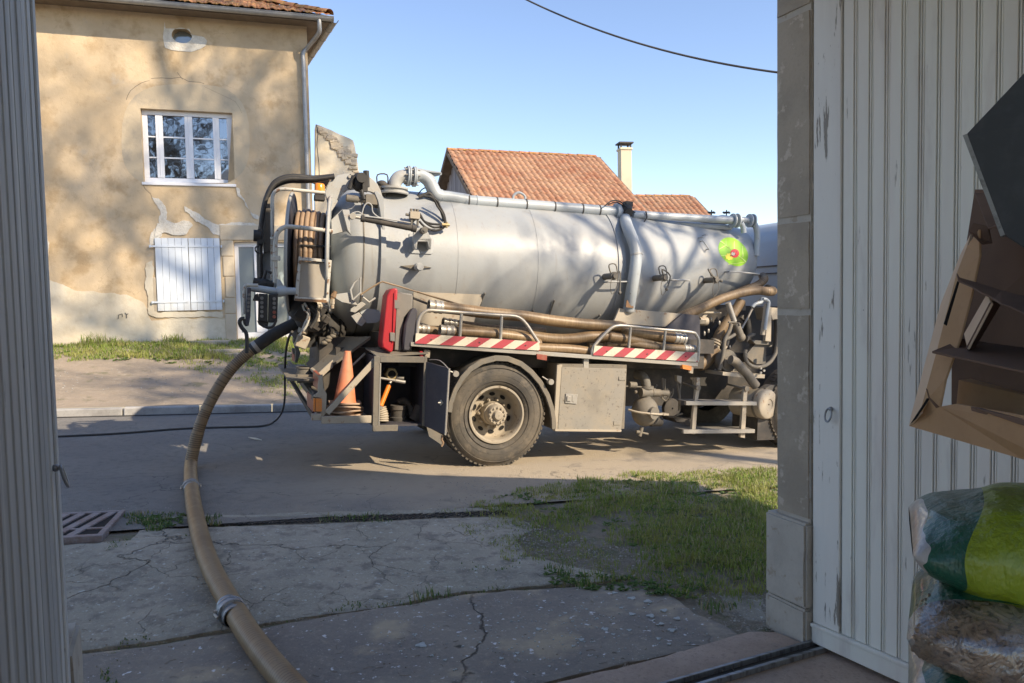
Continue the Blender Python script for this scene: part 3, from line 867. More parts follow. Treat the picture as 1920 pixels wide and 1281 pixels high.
peb = MB()
for poly, N, s0_, s1_ in (([(960, 975), (1010, 985), (1240, 1040), (1320, 1105), (1200, 1092), (1080, 1062), (960, 1030)], 1500, .003, .011), ([(820, 905), (1100, 885), (1455, 870), (1455, 884), (1180, 895), (1000, 925), (860, 950)], 900, .003, .009),
                       ([(1300, 1110), (1450, 1110), (1450, 1195), (1390, 1190), (1310, 1150)], 500, .003, .010), ([(120, 950), (940, 935), (940, 958), (120, 972)], 700, .003, .008), ([(250, 985), (960, 962), (1000, 985), (350, 1000)], 300, .002, .007),
                       ([(480, 1168), (1190, 1092), (1190, 1104), (480, 1182)], 400, .002, .007), ([(95, 690), (600, 700), (600, 740), (95, 735)], 500, .006, .02)):
    PP = [ground(0, *q) for q in poly]; PP = [(q.x, q.y) for q in PP]
    x0, x1 = min(q[0] for q in PP), max(q[0] for q in PP); y0, y1 = min(q[1] for q in PP), max(q[1] for q in PP)
    k = 0; tries = 0
    while k < N and tries < N * 12:
        tries += 1
        x, y = rnd.uniform(x0, x1), rnd.uniform(y0, y1)
        if not inpoly(x, y, PP): continue
        k += 1
        sz = s0_ + (s1_ - s0_) * rnd.random() ** 2.5
        c = V((x, y, gz(x, y) + sz * .1)); a = rnd.uniform(0, 6.28)
        P = [c + V((sz * math.cos(a + t) * rnd.uniform(.7, 1.2), sz * math.sin(a + t) * rnd.uniform(.5, 1), 0)) for t in (0, 1.3, 2.5, 3.9, 5.1)]
        T2 = c + V((0, 0, sz * rnd.uniform(.4, .9)))
        peb.quadm(P + [T2], [(0, 1, 5), (1, 2, 5), (2, 3, 5), (3, 4, 5), (4, 0, 5)])
M['pebble'] = mat('pale_grit', (.40, .37, .32), .9, layers=[('n', 40, .35, .65, (.22, .2, .17), .9), ('n', 23, .5, .65, (.55, .52, .46), .8)])
tag(build('grit', peb, M['pebble'], fix=False), 'loose pale grit and small stones on the driveway and road edge', 'gravel', kind='stuff')

# dry twigs, leaves and pale litter on the drive
lt = MB()
for _ in range(800):
    x, y = rnd.uniform(130, 1440), rnd.uniform(880, 1270)
    p = ground(0, x, y, 0.006)
    a = rnd.uniform(0, 6.28)
    if rnd.random() < 0.35:
        L_ = rnd.uniform(.015, .06); lt.tube([p, p + V((math.cos(a), math.sin(a), 0.05)) * L_ * .5, p + V((math.cos(a + .3), math.sin(a + .3), 0.0)) * L_], 0.0012, 4)
    else:
        s = rnd.uniform(.003, .011)
        lt.box(p, (s, s * .7, .002), Euler((rnd.uniform(-.3, .3), rnd.uniform(-.3, .3), a)).to_matrix())
M['litter'] = mat('pale_litter', (0.36, 0.32, 0.25), 0.9, layers=[('n', 3, 0.4, 0.6, (0.2, 0.15, 0.1), 0.8)])
tag(build('ground_litter', lt, M['litter']), 'scattered dry twigs and pale chips on the driveway', 'litter', kind='stuff')

# ---------------------------------------------------------------- garage we stand in
LW = 3.075           # opening width
ga = thing('garage', 'grey stone garage doorway framing the view from inside', 'garage', D)
prof_ = [(-8, 0), (-8, 6.3), (1.25, 6.3), (1.35, 4.1), (1.65, 3.45), (1.95, 3.05), (2.6, 2.72), (3.45, 2.5), (3.45, 0)]
hole = [(-LW - .35, -0.2), (-LW - .35, 3.25), (0.35, 3.25), (0.35, -0.2)]
# front wall: left, right and over the opening
mb = MB(D)
mb.prism([(-8, 0, -.3), (-8, 0, 5.6), (-LW - .35, 0, 7.2), (-LW - .35, 0, -.3)], (0, .2, 0))
mb.prism([(-LW - .35, 0, 3.25), (-LW - .35, 0, 7.2), (-2.8, 0, 7.3), (0.35, 0, 6.45), (0.35, 0, 3.25)], (0, .2, 0))
mb.prism([(0.35, 0, -.3), (0.35, 0, 6.45), (1.25, 0, 6.25), (1.3, 0, -.3)], (0, .2, 0))
M['inner_wall'] = mat('pale_rough_render', (0.80, 0.78, 0.74), 0.95, layers=[('n', 2, 0.4, 0.7, (0.74, 0.71, 0.66), 0.8)], bump=[('n', 20, 0.4, 0.01)])
build('wall', mb, M['inner_wall'], ga)
mb = MB(D); mb.prism([(1.27, .2, 4.5), (1.35, .2, 4.1), (1.65, .2, 3.45), (1.95, .2, 3.05), (2.6, .2, 2.60), (3.40, .2, 2.12), (3.40, .2, 2.04), (2.6, .2, 2.50), (1.95, .2, 2.95), (1.65, .2, 3.33), (1.31, .2, 3.9)], (-.35, -4.4, 0))
build('roof', mb, M['soffit'], ga)
mb = MB(D); mb.bx(-3.25, 1.25, -8, -.003, 3.3, 3.45); build('ceiling', mb, M['inner_wall'], ga)  # unseen; pale and open at the left, shaped to bring sky light in
mb = MB(D); mb.bx(1.05, 1.25, -8, -.003, -.3, 3.29); mb.bx(-3.25, 1.05, -8.2, -8, -.3, 3.3)
build('inner_wall', mb, M['inner_wall'], ga)
# right pillar, stone by stone
zj = [D.at(0, 1487, y, .1).z for y in (970, 585, 412, 25)] + [3.25]
def stone(x0, x1, y0, y1, z0, z1, m_, seed):
    rr = random.Random(seed)
    mb = MB(); nx = 3; ny = 3; nz_ = max(3, int((z1 - z0) / 0.1))
    mb.bx(x0, x1, y0, y1, z0, z1)
    mb.F = D
    o = build('stone', mb, m_, ga)
    bm = bmesh.new(); bm.from_mesh(o.data)
    bmesh.ops.bevel(bm, geom=bm.edges[:], offset=0.012, segments=2, affect='EDGES')
    bmesh.ops.subdivide_edges(bm, edges=[e for e in bm.edges if e.calc_length() > 0.15], cuts=6, use_grid_fill=True)
    for v in bm.verts:
        n_ = mn.noise_vector(v.co * 9 + V((seed, 0, 0)))
        v.co += n_ * 0.004
    bm.to_mesh(o.data); bm.free()
    o.data.shade_smooth(); o.data.set_sharp_from_angle(angle=R(40))
    return o
for i in range(4):
    g = 0.004
    stone(0.0, .348, -.004, .218, zj[i] + g, zj[i + 1] - g, M['pillar'], i)
mb = MB(D); mb.bx(0.006, .345, 0.002, .212, 0, 3.24); build('mortar', mb, M['plinth'], ga)
zm = D.at(0, 1480, 1110, .2).z
stone(-.035, .35, -.004, .262, -.02, zm - .002, M['plinth'], 11)
stone(-.033, .35, -.004, .26, zm + .002, zj[0] - .004, M['plinth'], 12)
for i, (a, b) in enumerate(((0.64, 1.5), (1.51, 2.4), (2.41, 3.24))):
    stone(-LW - .35, -LW, -.004, .218, a, b, M['pillar'], 20 + i)
stone(-LW - .35, -LW + .035, -.004, .262, -.02, .63, M['plinth'], 30)
# lintel
stone(-LW - .35, .35, -.003, .218, 3.255, 3.5, M['pillar'], 40)

mb = MB(D); mb.bx(2.9, 3.02, -4.0, -3.88, -.3, 2.2); build('carport_post', mb, M['soffit'], ga)
# door leaves ------------------------------------------------------------
def leaf(origin, exd, eyd, n_pl, wood, stile, label, ringpx, side, pw=0.098, sw=0.165, ztop=3.2, bw=0.012):
    """exd runs inward along the leaf, eyd points away from the side we see"""
    F = Frame(origin, V(exd), V(eyd), V((0, 0, 1)))
    lf = thing('door_leaf', label, 'door', F)
    mb = MB(F); mb.bx(sw, sw + n_pl * pw + .05, .012, .035, .04, ztop)
    build('backing', mb, M['dark'], lf)
    mb = MB(F); mb.bx(0.0, sw - .004, -.006, .04, .11, ztop)
    build('stile', mb, stile, lf, bevel=0.004)
    mb = MB(F); mb.bx(-.002, sw + n_pl * pw + .05, -.012, .042, .012, .108)
    mb.bx(-.004, sw + n_pl * pw + .05, -.02, -.012, .09, .108)
    build('bottom_rail', mb, wood, lf, bevel=0.003)
    pm = MB()
    a = pw - bw * 2 - .006
    pm.bx(0, a, 0, .012, 0, ztop - .11)
    pm.bx(a + .004, a + .004 + bw * .8, .002, .012, 0, ztop - .11)
    pm.bx(a + .008 + bw * .8, a + .008 + bw * 1.6, .002, .012, 0, ztop - .11)
    pme = mesh_of(pm, wood, 'plank')
    bm = bmesh.new(); bm.from_mesh(pme)
    bmesh.ops.bevel(bm, geom=[e for e in bm.edges if abs(e.verts[0].co.z - e.verts[1].co.z) > 1], offset=0.002, segments=1, affect='EDGES')
    bm.to_mesh(pme); bm.free()
    for i in range(n_pl):
        inst('plank', pme, lf, Matrix.Translation((sw + pw * i + .003, rnd.uniform(-.0015, .0015), .111)))
    # ring handle
    c = F.at(0, *ringpx, -.012)
    mb = MB(); mb.F = F
    mb.sphere(c + V((0, .004, .012)), .011, 10, 6)
    pts = [c + V((math.sin(t) * .016, -.008 - .008 * (1 - math.cos(t)), -.014 + math.cos(t) * .03)) for t in [2 * math.pi * k / 20 for k in range(21)]]
    mb.tube(pts, .0045, 8, False)
    build('ring_handle', mb, M['rail'], lf, smooth=60)
    return lf
ro = D.wo((0.010, -0.012, 0))
leaf(ro, (.49, -.8717, 0), (.8717, .49, 0), 22, M['white_wood'], M['white_stile'], 'white painted plank door leaf behind the cardboard box and green bag', (1557, 772), 1, pw=.074, sw=.150, bw=.009)
lo_ = D.wo((-3.05, -0.02, 0))
leaf(lo_, (.42, -.9075, 0), (-.9075, -.42, 0), 22, M['grey_wood'], M['grey_wood'], 'bluish grey plank door leaf seen edge-on at the left jamb', (108, 885), -1, pw=0.086, sw=0.06, bw=.009)

# ---------------------------------------------------------------- old house
def hz(k, x, y, w=0.0):
    p = H.at(k, x, y, w); return (p.x, p.z)
HX0, HX1 = -9.0, 2.62
HZ0, HZ1 = 0.5, 7.62
hs = thing('old_house', 'old ochre plastered house with peeling walls, casement window and closed shutters', 'house', Frame(H.wo((-3, 0, .9)), H.M.col[0].xyz, H.M.col[1].xyz, H.M.col[2].xyz))
w0, w1 = hz(0, 263, 203), hz(0, 441, 347)
WX0, WX1, WZ0, WZ1 = w0[0], w1[0], w1[1], w0[1]
s0 = (-.522, .714, 1.612, 3.10)
DX0, DX1, DZ0, DZ1 = .985, 2.13, .98, 3.03
oc = H.at(0, 341, 67, 0)
circ = [(oc.x + .19 * math.cos(a), 0, oc.z + .155 * math.sin(a)) for a in [2 * math.pi * i / 28 for i in range(28)]]
mb = MB(H)
rect = lambda a, b, c, d, y=0: [(a, y, c), (b, y, c), (b, y, d), (a, y, d)]
mb.prism([(HX0, 0, HZ0), (HX1, 0, HZ0), (HX1, 0, HZ1), (HX0, 0, HZ1)], (0, .45, 0), [rect(WX0, WX1, WZ0, WZ1), rect(DX0, DX1, DZ0, DZ1), circ])
mb.prism([(HX1 - .4, .451, HZ0), (HX1 - .072, .451, HZ0), (HX1 - 1.44, 9, HZ0), (HX1 - 1.9, 9, HZ0)], (0, 0, HZ1 - HZ0))
mb.bx(HX0, HX0 + .4, .451, 9, HZ0, HZ1)
build('wall', mb, M['plaster'], hs)
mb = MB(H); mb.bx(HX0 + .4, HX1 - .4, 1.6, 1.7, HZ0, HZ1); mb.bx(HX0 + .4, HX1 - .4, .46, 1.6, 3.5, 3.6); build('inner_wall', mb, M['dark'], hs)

def patch(k, pts, m_, th, amp=0.02, seed=0, w=0.0, sub=0.05):
    P = [H.at(k, x, y, 0) for x, y in pts]
    rr = random.Random(seed)
    out = []
    for i in range(len(P)):
        a, b = P[i], P[(i + 1) % len(P)]
        d = b - a; n_ = max(1, int(d.length / sub)); nn = V((-d.z, 0, d.x)).normalized()
        for q in range(n_):
            b_ = a + d * (q / n_)
            out.append(b_ + nn * (rr.uniform(-amp, amp) * .6 + amp * 3.2 * mn.noise(V((b_.x * 5 + seed, b_.z * 5, 2)))))
    mb = MB(H); mb.prism([V((p.x, -th, p.z)) for p in out], (0, th + .01, 0))
    return build('plaster_patch', mb, m_, hs)
# lower whitewash band
patch(7, [(-400, 330), (60, 385), (120, 384), (165, 405), (255, 440), (330, 448), (420, 452), (500, 462), (585, 500), (605, 540), (625, 592), (700, 580), (990, 578), (1030, 600), (1045, 720), (-400, 760)], M['plaster_pale'], .006, .012, 1)
patch(7, [(1120, 440), (1330, 440), (1440, 560), (1440, 760), (1120, 760)], M['plaster_pale'], .006, .01, 2) if False else None
# grey surround of the upper window
oval = []
ctr = (825, 760)
for i in range(30):
    a = 2 * math.pi * i / 30
    oval.append((830 + 335 * math.copysign(abs(math.cos(a)) ** .6, math.cos(a)), 740 - (300 if math.sin(a) > 0 else 240) * math.copysign(abs(math.sin(a)) ** .75, math.sin(a))))
P = [H.at(6, x, y, 0) for x, y in oval]
mb = MB(H); mb.prism([V((p.x, -.003, p.z)) for p in P], (0, .004, 0), [rect(WX0 - .0, WX1 + .0, WZ0, WZ1, -.003)])
build('plaster_patch', mb, M['plaster_grey'], hs)
# round window surround
P = [(720, 115), (725, 150), (850, 152), (860, 185), (925, 195), (942, 215), (935, 240), (905, 258), (860, 272), (800, 268), (755, 262), (722, 250), (712, 200)]
P = [H.at(6, x, y, 0) for x, y in P]
mb = MB(H); mb.prism([V((p.x, -.012, p.z)) for p in P], (0, .013, 0), [[(c[0] * 1 + 0, -.012, c[2]) for c in [(oc.x + (x[0] - oc.x) * 1.0, 0, oc.z + (x[2] - oc.z) * 1.0) for x in circ]]])
build('plaster_patch', mb, M['plaster_white'], hs)
# white mortar runs
for sd_, (k, pts) in enumerate([
    (6, [(655, 1030), (690, 1035), (720, 1075), (732, 1110), (728, 1150), (760, 1160), (820, 1155), (860, 1165), (868, 1178), (820, 1215), (790, 1232), (760, 1205), (720, 1190), (705, 1232), (672, 1242), (668, 1275), (640, 1281), (652, 1215), (690, 1165), (700, 1120), (680, 1075)]),
    (6, [(822, 1080), (860, 1092), (900, 1120), (940, 1152), (1000, 1175), (1060, 1165), (1130, 1160), (1215, 1172), (1215, 1182), (1130, 1178), (1060, 1190), (1015, 1228), (975, 1225), (950, 1180), (880, 1160), (850, 1120), (825, 1105)]),
    (6, [(1095, 975), (1110, 985), (1115, 1015), (1140, 1040), (1160, 1080), (1180, 1110), (1212, 1132), (1210, 1145), (1175, 1128), (1150, 1090), (1130, 1050), (1098, 1020)]),
    (7, [(70, 165), (105, 170), (112, 215), (100, 285), (62, 288)]),
    (7, [(600, 300), (628, 290), (640, 380), (648, 480), (655, 545), (980, 545), (985, 575), (650, 575), (618, 560), (605, 470), (598, 380)]),
    (7, [(640, 172), (655, 100), (700, 110), (740, 110), (800, 120), (825, 130), (800, 160), (740, 165), (690, 150), (650, 172)]),
    ]):
    patch(k, pts, M['plaster_white'] if sd_ != 4 else M['plaster_pale'], .012 + .003 * sd_, .014, sd_ + 5, sub=.04)
# cracks: thin dark grooves that run from the window and the round window
for pts in ([(650, 410), (700, 405), (760, 412), (800, 405), (840, 425), (900, 432), (925, 436)], [(785, 380), (800, 395), (812, 415)], [(606, 960), (620, 985), (645, 1010), (655, 1040)],
            [(520, 520), (540, 470), (600, 430), (640, 425)], [(930, 450), (1030, 500), (1090, 530), (1120, 590)]):
    mb = MB(H); mb.ptube(6, [(x + rnd.uniform(-4, 4), y + rnd.uniform(-4, 4)) for x, y in pts], -.001, .0035, 4, 2); build('crack', mb, M['cap'], hs)
mb = MB(H); mb.ptube(6, [(1512, 650), (1520, 700), (1515, 760), (1525, 850), (1527, 915)], -.003, .008, 4, 2); build('crack', mb, M['cap'], hs)
# two iron stubs
mb = MB(H)
mb.ptube(7, [(458, 582), (460, 562), (478, 556), (480, 572)], -.02, .006, 6, 1); mb.ptube(7, [(492, 552), (500, 560), (500, 578)], -.02, .007, 6, 1); mb.ptube(7, [(500, 560), (508, 556)], -.02, .006, 6, 1)
build('iron_hook', mb, M['cap'], hs)

# upper window: frame, bars, panes
wf = [0.0, .056, .142, .219, .458, .542, .77, .84, .927, 1.0]
WW, WH = WX1 - WX0, WZ1 - WZ0
xx = [WX0 + WW * f for f in wf]
zt, zb = WZ1 - WH * .06, WZ0 + WH * .085
y0 = .13
mb = MB(H)
mb.bx(WX0, WX1, y0, y0 + .06, zt, WZ1); mb.bx(WX0, WX1, y0, y0 + .06, WZ0, zb)
mb.bx(WX0 - .03, WX1 + .02, -.035, y0 - .002, WZ0 - .045, WZ0 + .012)
for a, b in ((0, 1), (8, 9)): mb.bx(xx[a], xx[b], y0, y0 + .06, zb, zt)
win = build('window', mb, M['white_pvc'], hs, bevel=.006)
mb = MB(H)
for a, b in ((2, 3), (4, 5), (6, 7)):
    mb.bx(xx[a], xx[b], y0 - .012, y0 + .05, zb + .002, zt - .002)
    mb.bx((xx[a] + xx[b]) / 2 - .012, (xx[a] + xx[b]) / 2 + .012, y0 - .02, y0 - .011, zb + .01, zt - .01)
build('sash', mb, M['white_pvc'], win, bevel=.005)
rows = [zt, zt - (zt - zb) * .345, zt - (zt - zb) * .675, zb]
for c, (a, b) in enumerate(((1, 2), (3, 4), (5, 6), (7, 8))):
    for r in range(3):
        mb = MB(H); mb.bx(xx[a] + .002, xx[b] - .002, y0 + .028, y0 + .034, rows[r + 1] + .012, rows[r] - .012)
        build('pane', mb, M['glass'], win)
        if r < 2:
            mb = MB(H); mb.bx(xx[a] + .001, xx[b] - .001, y0 + .01, y0 + .045, rows[r + 1] - .013, rows[r + 1] + .013)
            build('glazing_bar', mb, M['white_pvc'], win)
# oculus
mb = MB(H); mb.prism([(p[0], .22, p[2]) for p in [(oc.x + (c[0] - oc.x) * 1.02, 0, oc.z + (c[2] - oc.z) * 1.02) for c in circ]], (0, .01, 0))
build('round_window', mb, M['glass_frost'], hs)

# shutters: two leaves of vertical boards
sx0, sx1, sz0, sz1 = s0
mid = (sx0 + sx1) / 2 + .01
for li, (a, b) in enumerate(((sx0, mid - .004), (mid + .004, sx1))):
    mb = MB(H)
    for zz in (sz0 + .18, sz1 - .17):
        mb.bx(a + (.0 if li else -.09), b - (.0 if not li else -.03) - .05, -.062, -.052, zz - .018, zz + .018)
        hx = a - .09 if not li else b + .03
        mb.box((hx, -.05, zz), (.03, .05, .05))
    sh = build('shutter', mb, M['shutter'], hs)
    nP = 5
    w_ = (b - a) / nP
    pmb = MB(); pmb.box((0, 0, 0), (w_ - .006, .028, sz1 - sz0)); pme = mesh_of(pmb, M['shutter'], 'plank')
    for i in range(nP):
        q = H.wo((a + w_ * (i + .5), -.036 + rnd.uniform(-.002, .002), (sz0 + sz1) / 2))
        Mw = H.M.copy(); Mw.translation = q
        inst('plank', pme, sh, WM[sh].inverted() @ Mw)
    mb = MB(H); mb.bx(a + .002, b - .002, -.02, -.006, sz0 + .002, sz1 - .002); build('backing', mb, M['cap'], sh)
# door: white frame with two tall panes
mb = MB(H); y0 = .10
fr = .085
mb.bx(DX0, DX1, y0, y0 + .07, DZ1 - .10, DZ1); mb.bx(DX0, DX1, y0, y0 + .07, DZ0, DZ0 + .13)
mb.bx(DX0, DX0 + fr, y0, y0 + .07, DZ0 + .13, DZ1 - .10); mb.bx(DX1 - fr, DX1, y0, y0 + .07, DZ0 + .13, DZ1 - .10)
mx_ = DX0 + .50
mb.bx(mx_ - .11, mx_ + .11, y0 - .012, y0 + .06, DZ0 + .132, DZ1 - .102)
dr = build('door', mb, M['white_pvc'], hs, bevel=.006)
mb = MB(H); mb.bx(DX0 + fr, mx_ - .11, y0 + .03, y0 + .036, DZ0 + .13, DZ1 - .1); build('pane', mb, M['glass_frost'], dr)
mb = MB(H); mb.bx(mx_ + .11, DX1 - fr, y0 + .03, y0 + .036, DZ0 + .13, DZ1 - .1); build('pane', mb, M['glass_frost'], dr)
mb = MB(H); mb.tube([H.at(0, 468, 540, y0 - .06) , H.at(0, 476, 540, y0 - .06)], .01, 8); build('handle', mb, M['rail'], dr)
mb = MB(H); mb.bx(DX0 - .05, DX1 + .05, -.05, .3, DZ0 - .12, DZ0 - .003); build('door_step', mb, M['stone'], hs, bevel=.01)
# cut stones round the door and between door and shutter
for (a, b, c, d) in ((.76, .982, .93, 1.52), (.76, .98, 1.53, 1.86), (.79, .981, 1.87, 2.3), (.76, .98, 2.31, 2.72), (.73, .98, 2.73, 3.06), (.72, 2.3, 3.065, 3.38), (2.132, 2.3, .9, 1.6), (2.132, 2.28, 1.61, 2.3), (2.132, 2.3, 2.31, 3.06),
                     (-.58, .72, 1.47, 1.565), (-.6, -.53, 1.6, 2.3), (HX1 - .22, HX1 + .003, .8, 1.5), (HX1 - .3, HX1 + .003, 1.51, 2.0)):
    mb = MB(H); mb.bx(a, b, -.02 - rnd.uniform(0, .006), .2, c, d); build('stone', mb, M['stone'], hs, bevel=.012, bseg=2)

# hipped roof
EV = .50
ez = 7.63
HZR = ez + .02
mb = MB(H)
x0, x1 = HX0 - EV, HX1 + EV
# soffit boards
mb.bx(x0, x1, -EV + .03, 0.0, ez - .03, ez); mb.prism([(HX1, .002, ez - .03), (x1 - .03 - .08, .002, ez - .03), (x1 - .03 - 1.44, 9, ez - .03), (HX1 - 1.44, 9, ez - .03)], (0, 0, .03))
mb.bx(x0, x1 - .02, -EV + .005, -EV + .03, ez - .09, ez + .02)
build('soffit', mb, M['soffit'], hs)
tp = math.tan(R(25))
def rz(y): return ez + .05 + (y + EV) * tp
mb = MB(H)
yr = 4.2
A = (x0, -EV, rz(-EV)); B = (x1, -EV, rz(-EV)); C_ = (x1 - yr - EV, yr, rz(yr)); D_ = (x0 + yr, yr, rz(yr)); E_ = (x1 - 1.52, 9, rz(-EV)); 
mb.quadm([A, B, C_, D_, E_, (x1 - yr - EV, 9, rz(yr)), (x0, 9, rz(-EV))], [(0, 1, 2, 3), (1, 4, 5, 2), (0, 3, 6)])
roof = build('roof', mb, M['soffit'], hs)
# clay tiles: near rows are single tiles, the rest is one mesh
tmb = MB()
n_ = 5
sec = [(-.11, .0), (-.07, .022), (-.03, .03), (.0, .012), (.035, .0), (.07, .012), (.11, .002)]
for i in range(len(sec) - 1):
    (xa, za), (xb, zb_) = sec[i], sec[i + 1]
    tmb.quadm([(xa, 0, za), (xb, 0, zb_), (xb, .36, zb_), (xa, .36, za), (xa, 0, za - .014), (xb, 0, zb_ - .014), (xb, .36, zb_ - .014), (xa, .36, za - .014)], [(0, 1, 2, 3), (4, 5, 1, 0), (7, 6, 5, 4)])
tme = mesh_of(tmb, M['tile_moss'], 'tile', 60)
ti = WM[roof].inverted()
def tilemat(F, x, y, z, slope, rr=rnd):
    return F.M @ Matrix.Translation((x + rr.uniform(-.012, .012), y + rr.uniform(-.015, .015), z + rr.uniform(0, .012))) @ Matrix.Rotation(slope + rr.uniform(-.03, .03), 4, 'X') @ Matrix.Rotation(rr.uniform(-.04, .04), 4, 'Z') @ Matrix.Rotation(rr.uniform(-.05, .05), 4, 'Y')
stuffmb = MB()
cnt = 0
for row in range(14):
    y = -EV - .04 + row * .30
    nx = int((x1 - x0) / .20)
    for i in range(nx):
        x = x1 - .14 - i * .20
        if x > x1 - (y + EV) - .10 or x < -4.5: continue
        Mw = tilemat(H, x, y, rz(y) + .025 + .012, R(25))
        if row < 6 and cnt < 230:
            inst('tile', tme, roof, ti @ Mw); cnt += 1
        else:
            stuffmb.quadm([Mw @ v for v in tmb.v], tmb.f)
if stuffmb.v:
    o = build('tile_field', stuffmb, M['tile_moss'], roof, smooth=60); o['kind'] = 'stuff'
# hip tiles
hm = MB()
for i in range(9):
    a = math.pi * i / 8
    hm.v.append(V((0, -.11 * math.cos(a), .09 * math.sin(a)))); hm.v.append(V((.38, -.095 * math.cos(a), .075 * math.sin(a))))
for i in range(8): hm.f.append((2 * i, 2 * i + 2, 2 * i + 3, 2 * i + 1)); hm.mi.append(0)
hme = mesh_of(hm, M['tile_moss'], 'hip_tile', 60)
b3, c3 = V(B), V(C_)
dd = (c3 - b3).normalized()
for i in range(16):
    p = b3 + dd * (.06 + i * .32) + V((0, 0, .05))
    Q = dd.to_track_quat('X', 'Z').to_matrix().to_4x4()
    inst('hip_tile', hme, roof, ti @ H.M @ Matrix.Translation(p) @ Q @ Matrix.Rotation(rnd.uniform(-.08, .08), 4, 'Y') @ Matrix.Rotation(rnd.uniform(-.12, .12), 4, 'Z'))
# gutter in lengths
gm = MB()
def gut(L_):
    g = MB(); n_ = 10
    for i in range(n_ + 1):
        a = math.pi * i / n_
        for r_ in (.075, .069):
            for x_ in (0, L_): g.v.append(V((x_, -r_ * math.cos(a), -r_ * math.sin(a))))
    for i in range(n_):
        o = 4 * i
        g.f += [(o, o + 1, o + 5, o + 4), (o + 2, o + 6, o + 7, o + 3)]; g.mi += [0, 0]
    g.f += [(0, 2, 3, 1), (4 * n_, 4 * n_ + 1, 4 * n_ + 3, 4 * n_ + 2)]; g.mi += [0, 0]
    g.tube([(0, -.078, 0), (L_, -.078, 0)], .009, 6)
    g.tube([(L_ - .008, -.079 * math.cos(a), -.079 * math.sin(a)) for a in [math.pi * i / 8 for i in range(9)]], .005, 5)
    return g
gme = mesh_of(gut(.60), M['zinc'], 'gutter_length', 50)
for i in range(14):
    x = x1 + .03 - .60 * (i + 1)
    inst('gutter_length', gme, hs, WM[hs].inverted() @ H.M @ Matrix.Translation((x, -EV - .06, ez - .005)))
for i in range(10):
    inst('gutter_length', gme, hs, WM[hs].inverted() @ H.M @ Matrix.Translation((x1 + .06 - .096 * i, -EV + .02 + .592 * i, ez - .005)) @ Matrix.Rotation(math.pi / 2 + .159, 4, 'Z'))
# downpipe
dpx = H.at(0, 575, 300, -.09).x
mb = MB(H)
e1 = V((dpx + .33, -EV - .06, ez - .07)); 
mb.tube([e1, e1 + V((0, 0, -.12)), e1 + V((-.02, .08, -.25)), V((dpx + .10, -.12, ez - .50)), V((dpx, -.09, ez - .62)), V((dpx, -.09, ez - .8))], .045, 12, True, 5)
mb.tube([(dpx, -.09, ez - .75), (dpx, -.09, .9)], .045, 12)
dp = build('downpipe', mb, M['zinc'], hs, smooth=50)
for zz in (6.65, 5.2, 4.9, 3.3, 2.2):
    mb = MB(H); mb.tube([(dpx, -.09, zz), (dpx, -.09, zz + .03)], .052, 12); mb.bx(dpx - .01, dpx + .01, -.06, .0, zz, zz + .03); build('clamp', mb, M['zinc'], dp, smooth=40)

# ruined stub wall right of the house
sw = thing('ruined_wall', 'broken plastered stub of wall right of the old house', 'wall', H.wo((3.1, .3, .7)))
P = [H.at(6, x, y, .6) for x, y in ((1505, 1300), (1508, 650), (1530, 655), (1560, 668), (1590, 680), (1630, 700), (1660, 712), (1690, 725), (1705, 735), (1712, 760), (1725, 830), (1735, 900), (1745, 1300))]
mb = MB(H); mb.prism([V((p.x, .6, p.z)) for p in P[:1] + P[1:]] , (0, .5, 0)); 
P2 = [V((P[0].x, .6, .6)), V((P[-1].x, .6, .6)), V((P[-1].x, 0.6, P[-1].z)), V((P[0].x, .6, P[0].z))]
mb.bx(P[0].x, P[-1].x, .601, 1.099, .6, P[0].z + .02)
build('wall', mb, M['plaster_pale'], sw)
for i in range(60):
    t = rnd.random() ** .6
    x = P[1].x + (P[-3].x - P[1].x) * t; z = P[1].z + (P[-3].z - P[1].z) * t + rnd.uniform(-.35 * t, .03)
    if x < P[1].x + .08: continue
    mb = MB(H); mb.box((x, .59 + rnd.uniform(0, .03), z), (rnd.uniform(.1, .2), .08, rnd.uniform(.05, .1)), Euler((0, rnd.uniform(-.3, .3), 0)).to_matrix())
    build('stone', mb, M['stone'] if i % 3 else M['pillar'], sw, bevel=.015)

# flat stones by the verge
for i, (x, y, sx, sy) in enumerate(((398, 656, .45, .3), (425, 660, .4, .25), (445, 664, .28, .2))):
    c = ground(0, x, y, .03 + .012 * i)
    mb = MB()
    P = [c + V((sx * math.cos(a) * rnd.uniform(.8, 1.1), sy * math.sin(a) * rnd.uniform(.8, 1.1), .02)) for a in [2 * math.pi * k / 9 for k in range(9)]]
    mb.prism(P, (0, 0, -.09))
    tag(build('flat_stone', mb, M['pillar'], bevel=.01, base=True), ['large grey flat stone on the grass before the house', 'middle grey flat stone overlapping the large one on the grass', 'small grey flat stone nearest the truck on the grass'][i], 'stone', 'flat stones on the verge')

